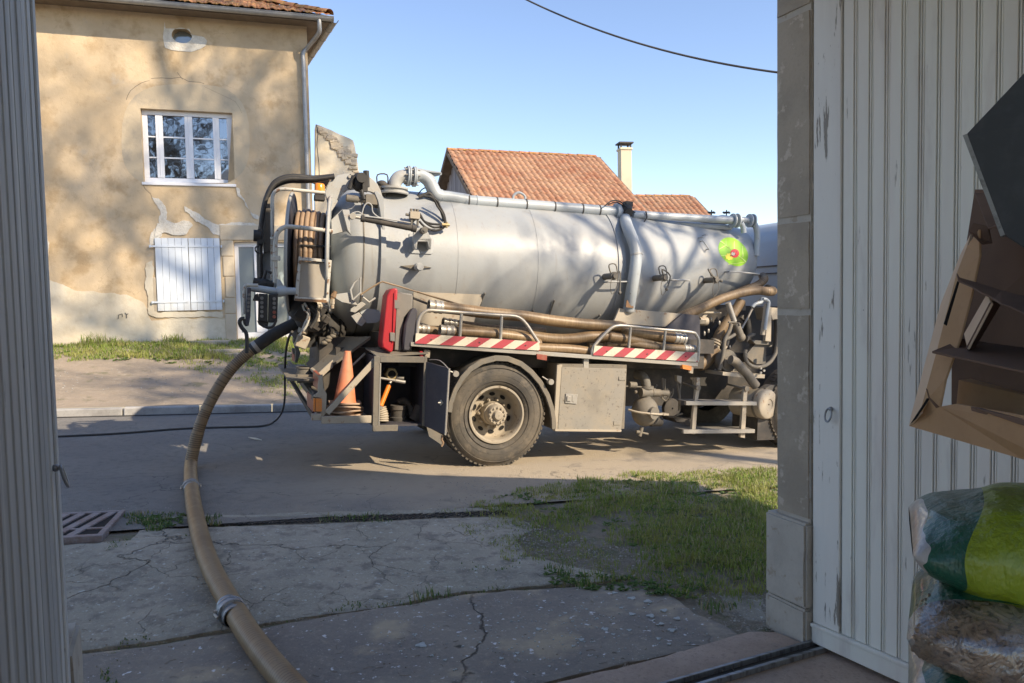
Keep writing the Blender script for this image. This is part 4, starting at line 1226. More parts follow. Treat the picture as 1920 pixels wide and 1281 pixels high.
# ---------------------------------------------------------------- barn behind
def tiled_slope(name, parent, F, L_, run, slope, sx, sy, mb_m, seed=1, skew=0.0):
    """tile field joined in one mesh: F has x along the ridge, -y down the slope; ridge at z=0,y=0"""
    mb = MB(F); rr = random.Random(seed)
    nr = int(run / sy); nc = int(L_ / sx)
    cs, sn = math.cos(slope), math.sin(slope)
    for r in range(nr):
        for c in range(nc):
            x = (c + .5) * sx + rr.uniform(-.01, .01); d = (r + 1) * sy
            dz = rr.uniform(0, .012) ; tw = rr.uniform(-.015, .015)
            pts = [(-.5, .0), (-.28, .045), (-.05, .05), (.12, .01), (.35, .0), (.5, .004)]
            o = len(mb.v)
            for (a, h) in pts:
                for dd_, up in ((d, .035), (d - sy * 1.02, .0)):
                    hh = h + up + dz
                    y = -(dd_ + tw * a) * cs - hh * sn * 0; z = -dd_ * sn + hh * cs
                    mb.v.append(V((x + a * sx, y - hh * sn, z)))
            for i in range(len(pts) - 1):
                mb.f.append((o + 2 * i, o + 2 * i + 2, o + 2 * i + 3, o + 2 * i + 1)); mb.mi.append(0)
            # front lip
            q = len(mb.v)
            for (a, h) in pts:
                mb.v.append(mb.v[o + 2 * pts.index((a, h))] + V((0, 0, -.03)))
            for i in range(len(pts) - 1):
                mb.f.append((o + 2 * i, q + i, q + i + 1, o + 2 * i + 2)); mb.mi.append(0)
    o = build(name, mb, mb_m, parent, smooth=50, fix=False); o['kind'] = 'stuff'
    return o
BA = R(19)
rp = at_depth(0, 838, 281, 26.0)
BF = frame_dir(rp, BA)
bn_ = thing('barn', 'barn behind the truck with a large orange clay tile roof and grey boarded gable', 'barn', BF)
bx = BF.loc(at_depth(0, 1128, 297, 26))
e = BF.at(0, 1128, 297, 0.0)
BL = e.x
sl = R(34)
tiled_slope('tile_field', bn_, BF, BL, 6.2, sl, .215, .33, M['tile'], 3)
mb = MB(BF); cs, sn = math.cos(sl), math.sin(sl)
mb.prism([(.02, 0, -.04), (.02, -6.3 * cs, -6.3 * sn - .04), (.02, -6.3 * cs, -6.3 * sn - .12), (.02, 0, -.14), (.02, 6.3 * cs, -6.3 * sn - .12), (.02, 6.3 * cs, -6.3 * sn - .02), (.02, 0, .0)], (BL - .04, 0, 0))
build('roof', mb, M['soffit'], bn_)
for i in range(int(BL / .38)):
    inst('ridge_tile', hme, bn_, Matrix.Translation((i * .38, 0, -.01)) @ Matrix.Rotation(rnd.uniform(-.03, .03), 4, 'Y'))
# boarded gable
for i in range(34):
    y = -5.2 + i * .31
    ztop_ = -abs(y + .15) * math.tan(sl) - .16
    mb = MB(BF); mb.bx(.30 + rnd.uniform(0, .015), .33, y + .008, y + .302, -6.6, ztop_)
    build('board', mb, M['barn_wood'], bn_)
mb = MB(BF)
for sg in (-1, 1): mb.prism([(-.03, 0, -.01), (-.03, sg * 6.3 * cs, -6.3 * sn - .01), (-.03, sg * 6.3 * cs, -6.3 * sn - .17), (-.03, 0, -.17)], (.06 + .001 * sg, 0, 0))
build('verge_board', mb, M['soffit'], bn_)
mb = MB(BF); mb.bx(.34, BL - .3, -5.1, 5.1, -6.8, -3.45); build('wall', mb, M['chimney'], bn_)
# lower neighbour with chimney
rp2 = at_depth(0, 1212, 368, 31.0)
NF = frame_dir(rp2, R(10))
nb_ = thing('neighbour_house', 'low house behind the barn with orange tiles and tall cream chimney', 'house', NF)
NL = NF.at(0, 1304, 372, 0).x
# cut the right verge back with a skewed side: tiles run under the barn roof at the left
tiled_slope('tile_field', nb_, Frame(NF.wo((-1.2, 0, 0)), NF.M.col[0].xyz, NF.M.col[1].xyz, NF.M.col[2].xyz), NL + 1.2 , 2.6, R(30), .23, .33, M['tile'], 5)
mb = MB(NF); mb.prism([(-1.2, 0, -.03), (-1.2, -2.7, -1.6), (-1.2, -2.7, -1.7), (-1.2, 0, -.15), (-1.2, 2.7, -1.7), (-1.2, 2.7, -1.6)], (NL + 1.19, 0, 0)); build('roof', mb, M['soffit'], nb_)
mb = MB(NF); mb.bx(-1.1, NL - .2, -2.3, 2.3, -6.5, -1.72); build('wall', mb, M['chimney'], nb_)
for i in range(int((NL + 1.2) / .38)):
    inst('ridge_tile', hme, nb_, Matrix.Translation((-1.2 + i * .38, 0, -.01)))
ca, cb = NF.at(0, 1164, 276, .6), NF.at(0, 1185, 345, .6)
mb = MB(NF); mb.bx(ca.x, cb.x, .6, 1.05, -4, ca.z)
mb.bx(ca.x - .04, cb.x + .04, .56, 1.09, ca.z - .1, ca.z - .02)
chm = build('chimney', mb, M['chimney'], nb_, bevel=.01)
mb = MB(NF)
for x_ in (ca.x + .03, cb.x - .03):
    for y_ in (.65, 1.0): mb.bx(x_ - .03, x_ + .03, y_ - .03, y_ + .03, ca.z, ca.z + .16)
mb.bx(ca.x - .07, cb.x + .07, .53, 1.12, ca.z + .16, ca.z + .22)
build('cap', mb, M['cap'], chm)

# overhead cable
mb = MB()
ca_ = at_depth(0, 960, -14, 13); cb_ = at_depth(0, 1500, 141, 10); 
pts = []
for i in range(25):
    t = i / 24
    p = ca_.lerp(cb_, t); p.z -= .22 * 4 * t * (1 - t) - .0
    pts.append(p)
dd = (pts[0] - pts[1]).normalized()
pts = [pts[0] + dd * 4] + pts + [pts[-1] + (pts[-1] - pts[-2]).normalized() * 6]
mb.tube(pts, .016, 6)
tag(build('overhead_cable', mb, M['cap'], smooth=60), 'black overhead cable crossing the blue sky', 'cable')

# ---------------------------------------------------------------- vacuum truck
def dusty(name, c, rough=.45, metal=0.0, amt=.55, dust=DUST, coat=0.0, z=None, spots=0.0, extra=()):
    L_ = [('n', 1.6, .35, .7, dust, amt * .7), ('n', 7, .45, .7, dust, amt * .8), ('n', 40, .55, .8, tuple(x * .55 for x in c), .35)]
    if z: L_.append(('z', 1.4, z[0], z[1], dust, z[2]))
    if spots: L_.append(('spot', 22, .03, .09, (.10, .07, .05), spots))
    L_ += list(extra)
    return mat(name, c, rough, metal, L_, bump=[('n', 60, .15, .003), ('n', 4, .12, .02)], coat=coat, rvar=.12)
RUST = (.22, .10, .04)
M['tank'] = dusty('pale_grey_tank_paint', (.335, .352, .357), .42, 0, .12, z=(.9, 2.2, .35), extra=[
    ('n', 1.1, .45, .7, (.36, .375, .37), .6), ('spotn', 30, .02, .07, (.10, .08, .07), .8), ('n', 2.5, .6, .75, (.40, .36, .29), .35), ('n', 5, .55, .7, (.36, .34, .3), .35, (1, 1, .15)), ('n', 13, .60, .72, (.27, .24, .20), .4, (1, 1, .08))])
M['pale'] = dusty('dusty_pale_grey_paint', (.40, .41, .40), .5, 0, .35, extra=[('n', 18, .62, .7, RUST, .55)])
M['pipe'] = dusty('blue_grey_pipe_paint', (.40, .44, .46), .38, 0, .18, extra=[('n', 14, .66, .72, (.1, .08, .07), .6)])
M['cream_tube'] = dusty('chipped_cream_tube', (.56, .54, .47), .5, 0, .25, extra=[('n', 22, .56, .62, RUST, .85)])
M['dirty'] = dusty('brown_dusty_steel', (.15, .14, .12), .75, 0, .7, dust=(.25, .205, .145), extra=[('n', 24, .6, .7, (.10, .07, .05), .6)])
M['dirty_dark'] = dusty('dark_dusty_steel', (.05, .048, .045), .8, 0, .45, dust=(.16, .13, .10))
M['black'] = dusty('dusty_black_rubber', (.022, .022, .022), .6, 0, .35, dust=(.10, .085, .065))
M['navy'] = dusty('dusty_dark_blue_black_plate', (.045, .045, .06), .6, 0, .3, dust=(.14, .12, .10), spots=.3)
M['locker'] = dusty('dusty_brownish_locker', (.25, .235, .205), .7, .0, .6, dust=(.33, .275, .195), spots=.85, extra=[('n', 3, .5, .7, (.18, .165, .14), .6), ('n', 30, .6, .66, (.08, .06, .045), .5)])
M['frame_cream'] = dusty('dusty_cream_frame', (.41, .36, .28), .65, 0, .4, extra=[('n', 16, .6, .68, RUST, .6)])
M['alu'] = dusty('dull_aluminium', (.42, .40, .36), .42, .45, .35)
M['rust'] = dusty('rusty_brown_iron', (.22, .12, .06), .85, 0, .4)
M['red'] = mat('red_plastic', (.40, .02, .028), .45, layers=[('n', 8, .5, .75, (.28, .035, .03), .6)])
M['greybox'] = dusty('grey_dusty_plastic', (.17, .165, .155), .7, 0, .3)
M['boardw'] = mat('faded_cream_reflector', (.62, .56, .44), .5, layers=[('n', 9, .5, .7, (.46, .39, .28), .7), ('n', 50, .6, .75, (.2, .15, .1), .6)])
M['boardr'] = mat('faded_red_reflector', (.42, .06, .075), .45, layers=[('n', 9, .5, .7, (.33, .075, .075), .7), ('n', 50, .62, .75, (.2, .1, .08), .6)])
M['lens_red'] = mat('dull_red_lens', (.30, .075, .05), .35, layers=[('n', 20, .4, .7, (.30, .15, .10), .7)])
M['lens_orange'] = mat('orange_lens', (.75, .25, .05), .3, layers=[('n', 16, .4, .7, (.5, .25, .12), .5)])
M['beacon'] = mat('amber_beacon', (.95, .30, .02), .18, coat=.4)
M['tyre'] = mat('dusty_tyre', (.062, .057, .05), .85, layers=[('n', 2.2, .35, .65, (.15, .125, .092), .7), ('n', 9, .5, .7, (.20, .165, .12), .55), ('n', 30, .55, .7, (.035, .033, .03), .5)], bump=[('n', 60, .3, .004)])
M['rim'] = dusty('dusty_rim', (.34, .30, .235), .75, 0, .6, dust=(.40, .33, .235), extra=[('n', 14, .58, .66, (.10, .07, .05), .7)])
M['rim_dark'] = dusty('dark_rim_inside', (.13, .11, .09), .85, 0, .5, dust=(.2, .16, .115))
def hosemat(name, c, c2, c3, rough=.45):
    return mat(name, c, rough, layers=[('n', 2.5, .35, .65, c2, .8), ('n', 12, .45, .7, c3, .5), ('n', 40, .6, .75, (.12, .09, .06), .5)], bump=[('n', 50, .2, .004)])
M['hose_tan'] = hosemat('tan_ribbed_hose', (.30, .205, .11), (.21, .135, .07), (.37, .27, .155))
M['hose_brown'] = hosemat('dirty_brown_hose', (.25, .175, .10), (.17, .115, .065), (.33, .245, .15), .55)
M['hose_tan_groove'] = hosemat('tan_hose_groove', (.205, .135, .07), (.15, .095, .05), (.26, .18, .10))
M['hose_brown_groove'] = hosemat('brown_hose_groove', (.17, .115, .065), (.11, .075, .045), (.22, .16, .1), .6)
M['hose_coil'] = hosemat('tan_reel_hose', (.34, .235, .15), (.26, .165, .10), (.40, .30, .20), .5)
M['cone'] = mat('faded_orange_cone', (.64, .19, .085), .6, layers=[('n', 5, .4, .7, (.70, .30, .17), .7), ('n', 22, .55, .7, (.55, .22, .12), .5)])
M['cone_old'] = mat('dusty_cone_base', (.42, .30, .21), .8, layers=[('n', 6, .4, .7, (.50, .38, .27), .7), ('n', 16, .5, .7, (.30, .17, .11), .5)])
M['cab'] = dusty('blue_grey_cab_paint', (.34, .40, .46), .4, 0, .15)
M['logo_green'] = mat('leaf_green_print', (.30, .60, .04), .4, layers=[('n', 4, .4, .7, (.42, .66, .06), .8)])
M['logo_lime'] = mat('pale_lime_print', (.62, .80, .22), .4)
M['logo_yellow'] = mat('yellow_print', (.92, .78, .08), .4)
M['logo_red'] = mat('red_print', (.72, .06, .06), .4)
M['brass'] = mat('dusty_brass', (.42, .32, .16), .5, .4)

tk = thing('vacuum_truck', 'grey vacuum tanker truck parked on the road with its rear toolbox door open', 'truck', T)
X_ = V((1, 0, 0)); Y_ = V((0, 1, 0)); Z_ = V((0, 0, 1))
TW = 1.25
RT = .815
ZTOP = 2.875
xa = T.at(0, 657, 480, .45).x + .1      # rear end of the shell
xm = T.at(0, 1180, 480, .45).x
xe = 3.66
def RX(x):
    return RT if x < xm + .15 else RT - (RT - .44) * min(1, (x - xm - .15) / (xe - xm - .15)) ** 1.0
def ZX(x):
    return ZTOP - RT if x < xm + .15 else (ZTOP - .10 * min(1, (x - xm - .15) / (xe - xm - .15))) - RX(x)
def tank_rings(xs, extra=0.0, seg=72):
    mb = MB(T); o = 0
    for i, (x, rf) in enumerate(xs):
        for k in range(seg):
            a = 2 * math.pi * k / seg
            r = (RX(x) + extra) * rf
            mb.v.append(V((x, TW - r * math.cos(a), ZX(x) + r * math.sin(a))))
    for i in range(len(xs) - 1):
        for k in range(seg):
            a = i * seg + k; b = i * seg + (k + 1) % seg
            mb.f.append((a, b, b + seg, a + seg)); mb.mi.append(0)
    mb.f.append(tuple(range(seg))); mb.mi.append(0)
    q = (len(xs) - 1) * seg
    mb.f.append(tuple(q + k for k in range(seg))); mb.mi.append(0)
    return mb
def arcp(x0, dx, n, r0):     # dished end
    return [(x0 + dx * math.sin(t), r0 * (1 - .0) * math.cos(t) ** .8 if math.cos(t) > 1e-6 else .02) for t in [math.pi / 2 * i / n for i in range(n + 1)]]
prf = [(x, max(.02, r)) for x, r in reversed(arcp(xa, -.32, 10, 1.0))]
prf += [(xa + (xe - xa) * i / 40, 1.0) for i in range(1, 41)]
prf += [(x, max(.02, r)) for x, r in arcp(xe, .17, 8, 1.0)[1:]]
tank = build('tank', tank_rings(prf), M['tank'], tk, smooth=50)

def TS(k, x, y, off=0.0):
    """where the sight line through (x, y) meets the tank skin (truck coordinates) and the outward normal"""
    d = (T.I.to_3x3() @ ray(k, x, y)).normalized(); c = T.c
    w0_, w1_ = 0.0, TW
    f = lambda w: (lambda p: math.hypot(p.y - TW, p.z - ZX(p.x)) - RX(p.x) - off)(c + d * ((w - c.y) / d.y))
    n_ = 60; prev = 0.0
    for i in range(n_ + 1):
        w = TW * i / n_
        if f(w) <= 0:
            lo, hi = prev, w
            for _ in range(25):
                mdl = (lo + hi) / 2
                if f(mdl) > 0: lo = mdl
                else: hi = mdl
            w = hi; break
        prev = w
    else: w = TW - .2
    p = c + d * ((w - c.y) / d.y)
    nrm = V((0, p.y - TW, p.z - ZX(p.x))).normalized()
    return p, nrm

def band(x, width, h, m_=None, name='tank_ring', a0=0, a1=360, seg=72):
    mb = MB(T)
    A_ = [R(a0 + (a1 - a0) * i / seg) for i in range(seg + 1)]
    for a in A_:
        for (dx, e_) in ((-width / 2, -.01), (-width / 2, h), (width / 2, h), (width / 2, -.01)):
            xx_ = x + dx; r = RX(xx_) + e_
            mb.v.append(V((xx_, TW - r * math.cos(a), ZX(xx_) + r * math.sin(a))))
    for i in range(seg):
        for j in range(3):
            a = 4 * i + j; mb.f.append((a, a + 1, a + 5, a + 4)); mb.mi.append(0)
    return build(name, mb, m_ or M['tank'], tank, smooth=40)
x1r = TS(1, 1232, 700)[0].x
band(x1r, .05, .035)
band(x1r - .19, .012, .007, M['dirty'], 'door_seal')
band(TS(0, 1166, 480)[0].x, .09, .012)
band(TS(0, 1192, 470)[0].x, .03, .02)
for xq in (860, 1010): band(TS(0, xq, 480)[0].x, .010, .003, name='weld_seam')

# logo leaf printed on the tank: thin patches that follow the skin
def skin_patch(pts_px, m_, off, name, k=27, inner=None, par=None):
    c = (sum(p[0] for p in pts_px) / len(pts_px), sum(p[1] for p in pts_px) / len(pts_px))
    mb = MB(T)
    rings = 5
    o = 0
    mb.v.append(TS(k, *c, off)[0])
    n_ = len(pts_px)
    for r in range(1, rings + 1):
        for p in pts_px:
            mb.v.append(TS(k, c[0] + (p[0] - c[0]) * r / rings, c[1] + (p[1] - c[1]) * r / rings, off)[0])
    for i in range(n_):
        mb.f.append((0, 1 + i, 1 + (i + 1) % n_)); mb.mi.append(0)
    for r in range(rings - 1):
        for i in range(n_):
            a = 1 + r * n_ + i; b = 1 + r * n_ + (i + 1) % n_
            mb.f.append((a, a + n_, b + n_, b)); mb.mi.append(0)
    return build(name, mb, m_, par or tank, smooth=180, fix=False)
ell = []
for i in range(32):
    a = 2 * math.pi * i / 32
    ca_, sa_ = math.cos(a), math.sin(a)
    e1, e2 = 285 * math.copysign(abs(ca_) ** .9, ca_), 205 * sa_
    th = R(42)
    ell.append((868 + e1 * math.cos(th) - e2 * math.sin(th), 478 + e1 * math.sin(th) + e2 * math.cos(th)))
lg = skin_patch(ell, M['logo_green'], .002, 'leaf_logo')
skin_patch([(640, 300), (660, 290), (1090, 640), (1080, 662)], M['logo_lime'], .0045, 'leaf_vein', par=lg)
for q in ([(735, 262), (745, 262), (752, 370), (742, 372)], [(880, 300), (892, 300), (900, 410), (880, 480), (872, 470)], [(620, 430), (735, 365), (740, 372), (628, 442)], [(1020, 380), (1030, 380), (1045, 540), (1030, 590), (1025, 540)], [(650, 540), (760, 530), (760, 538), (655, 550)], [(780, 690), (1060, 655), (1060, 664), (782, 700)]):
    skin_patch(q, M['logo_lime'], .0045, 'leaf_vein', par=lg)
def disc(cx_, cy_, rx, ry, n_=18, w=0.0):
    return [(cx_ + rx * (1 + w * math.sin(i * 2.5)) * math.cos(2 * math.pi * i / n_), cy_ + ry * (1 + w * math.sin(i * 2.5)) * math.sin(2 * math.pi * i / n_)) for i in range(n_)]
skin_patch(disc(805, 560, 72, 58, 20, .14), M['logo_yellow'], .006, 'flower', par=lg)
skin_patch(disc(895, 505, 75, 76), M['logo_red'], .0075, 'ladybird', par=lg)
skin_patch(disc(868, 512, 34, 32), M['boardw'], .009, 'ladybird_face', par=lg)
for q in ((878, 488), (850, 545), (905, 520), (822, 548), (925, 480)): skin_patch(disc(q[0], q[1], 9, 9, 8), M['cap'], .0105, 'spot', par=lg)

# fittings on the skin
def fit(name, mb, m_, par=None, smooth=45, bevel=0): return build(name, mb, m_, par or tk, smooth=smooth, bevel=bevel)
def pdir(p, n_, d): return p + n_ * d
# square plate
mb = MB(T)
P = [TS(1, x, y, .012)[0] for x, y in ((1440, 590), (1625, 600), (1640, 640), (1634, 740), (1618, 756), (1450, 748), (1436, 730))]
mb.prism(P, (0, .02, 0)); sqp = fit('fixing_plate', mb, M['tank'], tank, 40, .003)
mb = MB(T)
p, n1 = TS(1, 1530, 640)
mb.prism([T.at(1, x, y, p.y - .13) for x, y in ((1475, 570), (1500, 545), (1545, 535), (1580, 560), (1620, 630), (1615, 715), (1600, 712), (1585, 650), (1510, 640), (1500, 715), (1485, 712), (1470, 640))], (0, .03, 0))
mb.prism([T.at(1, x, y, p.y - .13) for x, y in ((1478, 690), (1500, 640), (1500, 715), (1490, 714))], (0, .12, 0))
mb.prism([T.at(1, x, y, p.y - .13) for x, y in ((1588, 640), (1618, 632), (1616, 715), (1600, 712))], (0, .12, 0))
mb.prism([T.at(1, x, y, p.y - .13) for x, y in ((1500, 632), (1615, 630), (1615, 652), (1500, 652))], (0, .13, 0))
fit('cylinder_bracket', mb, M['pale'], tk, 40, .004)
# hydraulic cylinder with rod eye
pa = T.at(1, 985, 452, .26); pb = T.at(1, 1555, 565, .26)
ax = (pb - pa).normalized()
mb = MB(T); mb.tube([pa + ax * .10, pb - ax * .10], .030, 14); mb.tube([pa + ax * .085, pa + ax * .12], .036, 14); mb.tube([pb - ax * .12, pb - ax * .075], .036, 14)
hc = fit('hydraulic_cylinder', mb, M['dirty_dark'])
mb = MB(T); mb.tube([pa, pa + ax * .1], .017, 10); mb.tube([pa + V((0, -.03, 0)), pa + V((0, .03, 0))], .03, 12); fit('rod', mb, M['alu'], hc)
mb = MB(T); mb.tube([pb + V((0, -.05, 0)), pb + V((0, .05, 0))], .034, 14); mb.tube([pb + V((0, -.06, 0)), pb + V((0, -.045, 0))], .018, 10); fit('pin', mb, M['dirty'], hc)
mb = MB(T); mb.ptube(1, [(1080, 450), (1240, 470), (1380, 492), (1450, 505)], .225, .007, 6); mb.ptube(1, [(1060, 440), (1080, 370), (1110, 345), (1140, 365), (1150, 420), (1200, 460), (1260, 470)], .24, .006, 6); mb.ptube(1, [(985, 425), (1030, 415), (1065, 435)], .24, .006, 6)
fit('hydraulic_line', mb, M['pale'], hc)
# big triangular bracket at the rear of the shell
mb = MB(T); mb.plate(1, [(905, 395), (960, 400), (955, 470), (972, 600), (940, 570), (820, 600), (815, 480)], .30, .03)
mb.plate(1, [(905, 395), (962, 400), (968, 560), (975, 602), (948, 560)], .25, .05)
fit('lift_bracket', mb, M['pale'], tk, 40, .004)
# pin lock unit above
mb = MB(T); q0, q1 = T.at(1, 935, 305, .5), T.at(1, 1110, 330, .5); mb.tube([q0, q1], .026, 12); mb.tube([q0, q0 + V((.12, 0, -.005))], .036, 12)
mb.box(T.at(1, 1135, 320, .5), (.12, .08, .10)); mb.plate(1, [(1090, 330), (1170, 310), (1195, 385), (1140, 380), (1100, 350)], .52, .03)
fit('lock_cylinder', mb, M['dirty'], tk, 40, .004)
# lifting flange ring (curved plate) at the rear top
mb = MB(T)
outer = [(765, 262), (785, 205), (820, 155), (870, 122), (930, 110), (1000, 112), (1080, 122), (1140, 145), (1185, 190), (1212, 245), (1232, 310), (1250, 400)]
inner = [(1215, 450), (1205, 390), (1180, 320), (1155, 265), (1130, 255), (1050, 235), (1000, 235), (950, 240), (905, 275), (870, 330), (840, 380), (815, 420), (790, 350)]
mb.plate(1, outer + inner, .62, .045)
fl_ = fit('lifting_arm', mb, M['pale'], tk, 40, .005)
mb = MB(T); mb.plate(1, [(1160, 255), (1185, 250), (1235, 300), (1245, 560), (1225, 560), (1205, 400), (1190, 330)], .45, .12)
fit('door_ring', mb, M['tank'], tk, 40, .004)
mb = MB(T)
c0 = T.at(1, 1045, 180, .56)
mb.sphere(c0, .09, 12, 8, (1, .8, 1.1)); mb.tube([c0 + V((0, -.12, .03)), c0 + V((0, .1, .03))], .05, 12); mb.tube([c0 + V((-.07, -.05, .05)), c0 + V((-.11, -.05, -.08))], .022, 8); mb.tube([c0 + V((.06, -.06, -.05)), c0 + V((.05, -.06, .11))], .03, 8); mb.box(c0 + V((.04, -.07, -.02)), (.05, .06, .16))
mb.tube([c0 + V((.0, -.1, -.09)), c0 + V((.03, -.1, -.18))], .02, 8)
fit('actuator', mb, M['black'], fl_, 40)
for q in ((985, 112), (965, 132), (1118, 150), (1110, 130)):
    mb = MB(T); c = T.at(1, q[0], q[1], .60); mb.tube([c, c + V((0, .03, 0))], .018, 6); fit('bolt', mb, M['alu'], fl_, 40)

# knob with its two fins
p, n1 = TS(1, 1505, 860)
mb = MB(T); mb.tube([p, p + V((0, -.11, 0))], .042, 16); mb.tube([p + V((0, -.11, 0)), p + V((0, -.13, 0))], .034, 16); kb = fit('sight_port', mb, M['pale'], tank)
mb = MB(T); mb.prism([T.at(1, x, y, p.y - .02) for x, y in ((1375, 848), (1505, 838), (1620, 862), (1540, 868), (1505, 890), (1460, 872))], (0, .04, 0)); fit('fin', mb, M['dirty'], kb, 40)

# three sampling valves with levers
def valve(x, y, lever, sc_=1.0):
    p, n1 = TS(0, x, y)
    mb = MB(T)
    q = p + V((0, -.20 * sc_, .0))
    mb.tube([p + V((-.0, .06, 0)), q], .036 * sc_, 14); mb.tube([q, q + V((0, -.035, 0))], .046 * sc_, 14); mb.tube([q + V((0, -.035, 0)), q + V((0, -.06, 0))], .03 * sc_, 12)
    v_ = fit('sampling_valve', mb, M['dirty'], tank)
    mb = MB(T); mb.tube([q + V((0, -.03, 0))] + [q + V((dx, -.05, dz)) for dx, dz in lever], .009, 7, True, 3); mb.sphere(q + V((lever[-1][0], -.05, lever[-1][1])), .02, 8, 6); fit('lever', mb, M['dirty'], v_)
    mb = MB(T); mb.tube([q + V((-.03, -.03, 0)), q + V((-.06, -.06, -.12)), q + V((-.03, -.05, -.2)), q + V((.04, -.04, -.1)), q + V((.03, -.03, 0))], .004, 5, True, 4); fit('chain', mb, M['dirty'], v_)
    mb = MB(T); mb.tube([q + V((0, .06, .03)), q + V((-.03, .05, .12)), q + V((.05, .05, .13)), q + V((.07, .03, .02))], .007, 6, True, 4); fit('guard_loop', mb, M['dirty'], v_)
valve(1134, 519, [(.05, .05), (.06, -.05), (.06, -.18)])
valve(1227, 522, [(-.05, .09), (.06, .02), (.02, -.13)], .95)
valve(1322, 526, [(-.13, .12), (-.06, .04), (.06, -.01)], .95)
def uhandle(k, a, b, out, r=.009, drop=0.0):
    (pa_, _), (pb_, _) = TS(k, *a), TS(k, *b)
    o_ = V((0, -out, -drop))
    mb = MB(T); mb.tube([pa_, pa_ + o_ * .6, pa_ + o_ + (pb_ - pa_) * .04, pb_ + o_ - (pb_ - pa_) * .04, pb_ + o_ * .6, pb_], r, 7, True, 3); fit('step_rung', mb, M['pale'], tank)
uhandle(4, (170, 222), (285, 220), .09)
uhandle(4, (560, 210), (655, 212), .09)
uhandle(4, (895, 160), (1060, 175), .12, .010)
uhandle(27, (270, 240), (345, 195), .09, .007); uhandle(27, (300, 300), (400, 440), .06, .007)
# small hooks along the belly
for (x, y, x2, y2) in ((1063, 88, 1030, 190), (925, 152, 912, 172), (1368, 182, 1335, 218), (600, 38, 560, 135)):
    pa_, pb_ = TS(3, x, y, .02)[0], TS(3, x2, y2, .02)[0]
    mb = MB(T); mb.tube([pa_, pb_], .010, 6); mb.sphere(pa_, .014, 8, 5); fit('hook', mb, M['dirty'], tank)
# solenoid block with hoses
p, n1 = TS(1, 1480, 445)
mb = MB(T); b0 = T.at(1, 1482, 445, p.y - .14); mb.box(b0, (.105, .06, .075)); sb = fit('valve_block', mb, M['frame_cream'], tk, 40, .005)
mb = MB(T)
for dx in (-.035, .0, .03): mb.tube([b0 + V((dx, 0, .03)), b0 + V((dx, 0, .065))], .014, 8)
mb.tube([b0 + V((-.05, 0, 0)), b0 + V((-.09, 0, .005))], .014, 8)
for dx in (-.03, .035): mb.tube([b0 + V((dx, 0, -.03)), b0 + V((dx, 0, -.1))], .012, 8)
mb.box(b0 + V((0, .1, -.03)), (.05, .16, .03))
fit('fitting', mb, M['dirty'], sb)
mb = MB(T)
wq = b0.y
mb.ptube(1, [(1500, 400), (1530, 440), (1560, 490), (1620, 512), (1690, 518)], wq, .012, 8)
mb.ptube(1, [(1520, 490), (1570, 540), (1640, 565), (1700, 552), (1725, 530)], wq, .012, 8)
mb.ptube(1, [(1530, 455), (1580, 510), (1640, 540), (1700, 535)], wq, .011, 8)
mb.ptube(1, [(1720, 520), (1725, 480), (1700, 420), (1665, 370), (1640, 320), (1600, 290)], wq + .05, .012, 8)
mb.ptube(1, [(1735, 520), (1720, 440), (1685, 370), (1665, 330), (1620, 300), (1560, 290)], wq + .05, .012, 8)
fit('hydraulic_hose', mb, M['black'], sb)
mb = MB(T); c = T.at(1, 1732, 520, wq - .02); mb.tube([c + V((-.04, 0, 0)), c + V((.04, 0, .0))], .016, 8); mb.tube([c + V((.01, 0, -.03)), c + V((.01, 0, .03))], .013, 8); fit('coupling', mb, M['brass'], sb)

# top pipework ------------------------------------------------------
WP = .82
pp = MB(T)
pp.ptube(25, [(1230, 690), (1270, 680), (1340, 690), (1460, 700), (1600, 715), (1700, 735)], WP, .066, 18)
pz = [(0, 880, 377), (0, 1000, 386), (0, 1163, 398)]
path = [T.at(25, 1260, 668, WP)] + [T.at(25, x, y, WP) for x, y in ((1340, 675), (1480, 695), (1680, 728))] + [T.at(0, x, y, WP) for _, x, y in pz]
pp = MB(T); pp.tube(path, .064, 20, True, 4)
top = fit('top_pipe', pp, M['pipe'], tk, 60)
for i, (x, y) in enumerate(((877, 376.5), (930, 381), (985, 384.5), (1038, 389), (1090, 392.5), (1122, 395), (893, 378))):
    c = T.at(0, x, y, WP); mb = MB(T); mb.tube([c - V((.006, 0, 0)), c + V((.008, 0, 0))], .069, 20); fit('clip', mb, M['cap'] if i < 6 else M['pipe'], top)
mb = MB(T)
bend = [T.at(25, 845, 330, WP), T.at(25, 960, 340, WP), T.at(25, 1060, 420, WP), T.at(25, 1120, 540, WP), T.at(25, 1180, 640, WP), T.at(25, 1260, 668, WP)]
mb.tube(bend, .073, 20, True, 5); fit('pipe_bend', mb, M['pipe'], top, 60)
mb = MB(T)
el = [T.at(25, 510, 600, WP), T.at(25, 510, 520, WP), T.at(25, 525, 440, WP), T.at(25, 580, 370, WP), T.at(25, 660, 345, WP), T.at(25, 720, 340, WP)]
mb.tube(el, .070, 20, True, 5); fit('elbow', mb, M['pale'], top, 60)
for x in (715, 745, 815, 840):
    c = T.at(25, x, 345 if x < 780 else 355, WP); mb = MB(T)
    mb.tube([c - V((.006, 0, 0)), c + V((.008, 0, 0))], .108, 24)
    fit('flange', mb, M['pipe'], top, 40)
for a in range(8):
    c = T.at(25, 780, 350, WP) + V((0, -.085 * math.cos(a * .785), .085 * math.sin(a * .785))); mb = MB(T)
    mb.tube([c - V((.08, 0, 0)), c + V((.08, 0, 0))], .009, 6); fit('bolt', mb, M['alu'], top, 40)
mb = MB(T); mb.plate(25, [(845, 215), (1255, 280), (1270, 300), (1265, 325), (1100, 370), (1030, 400), (850, 290)], WP - .02, .012)
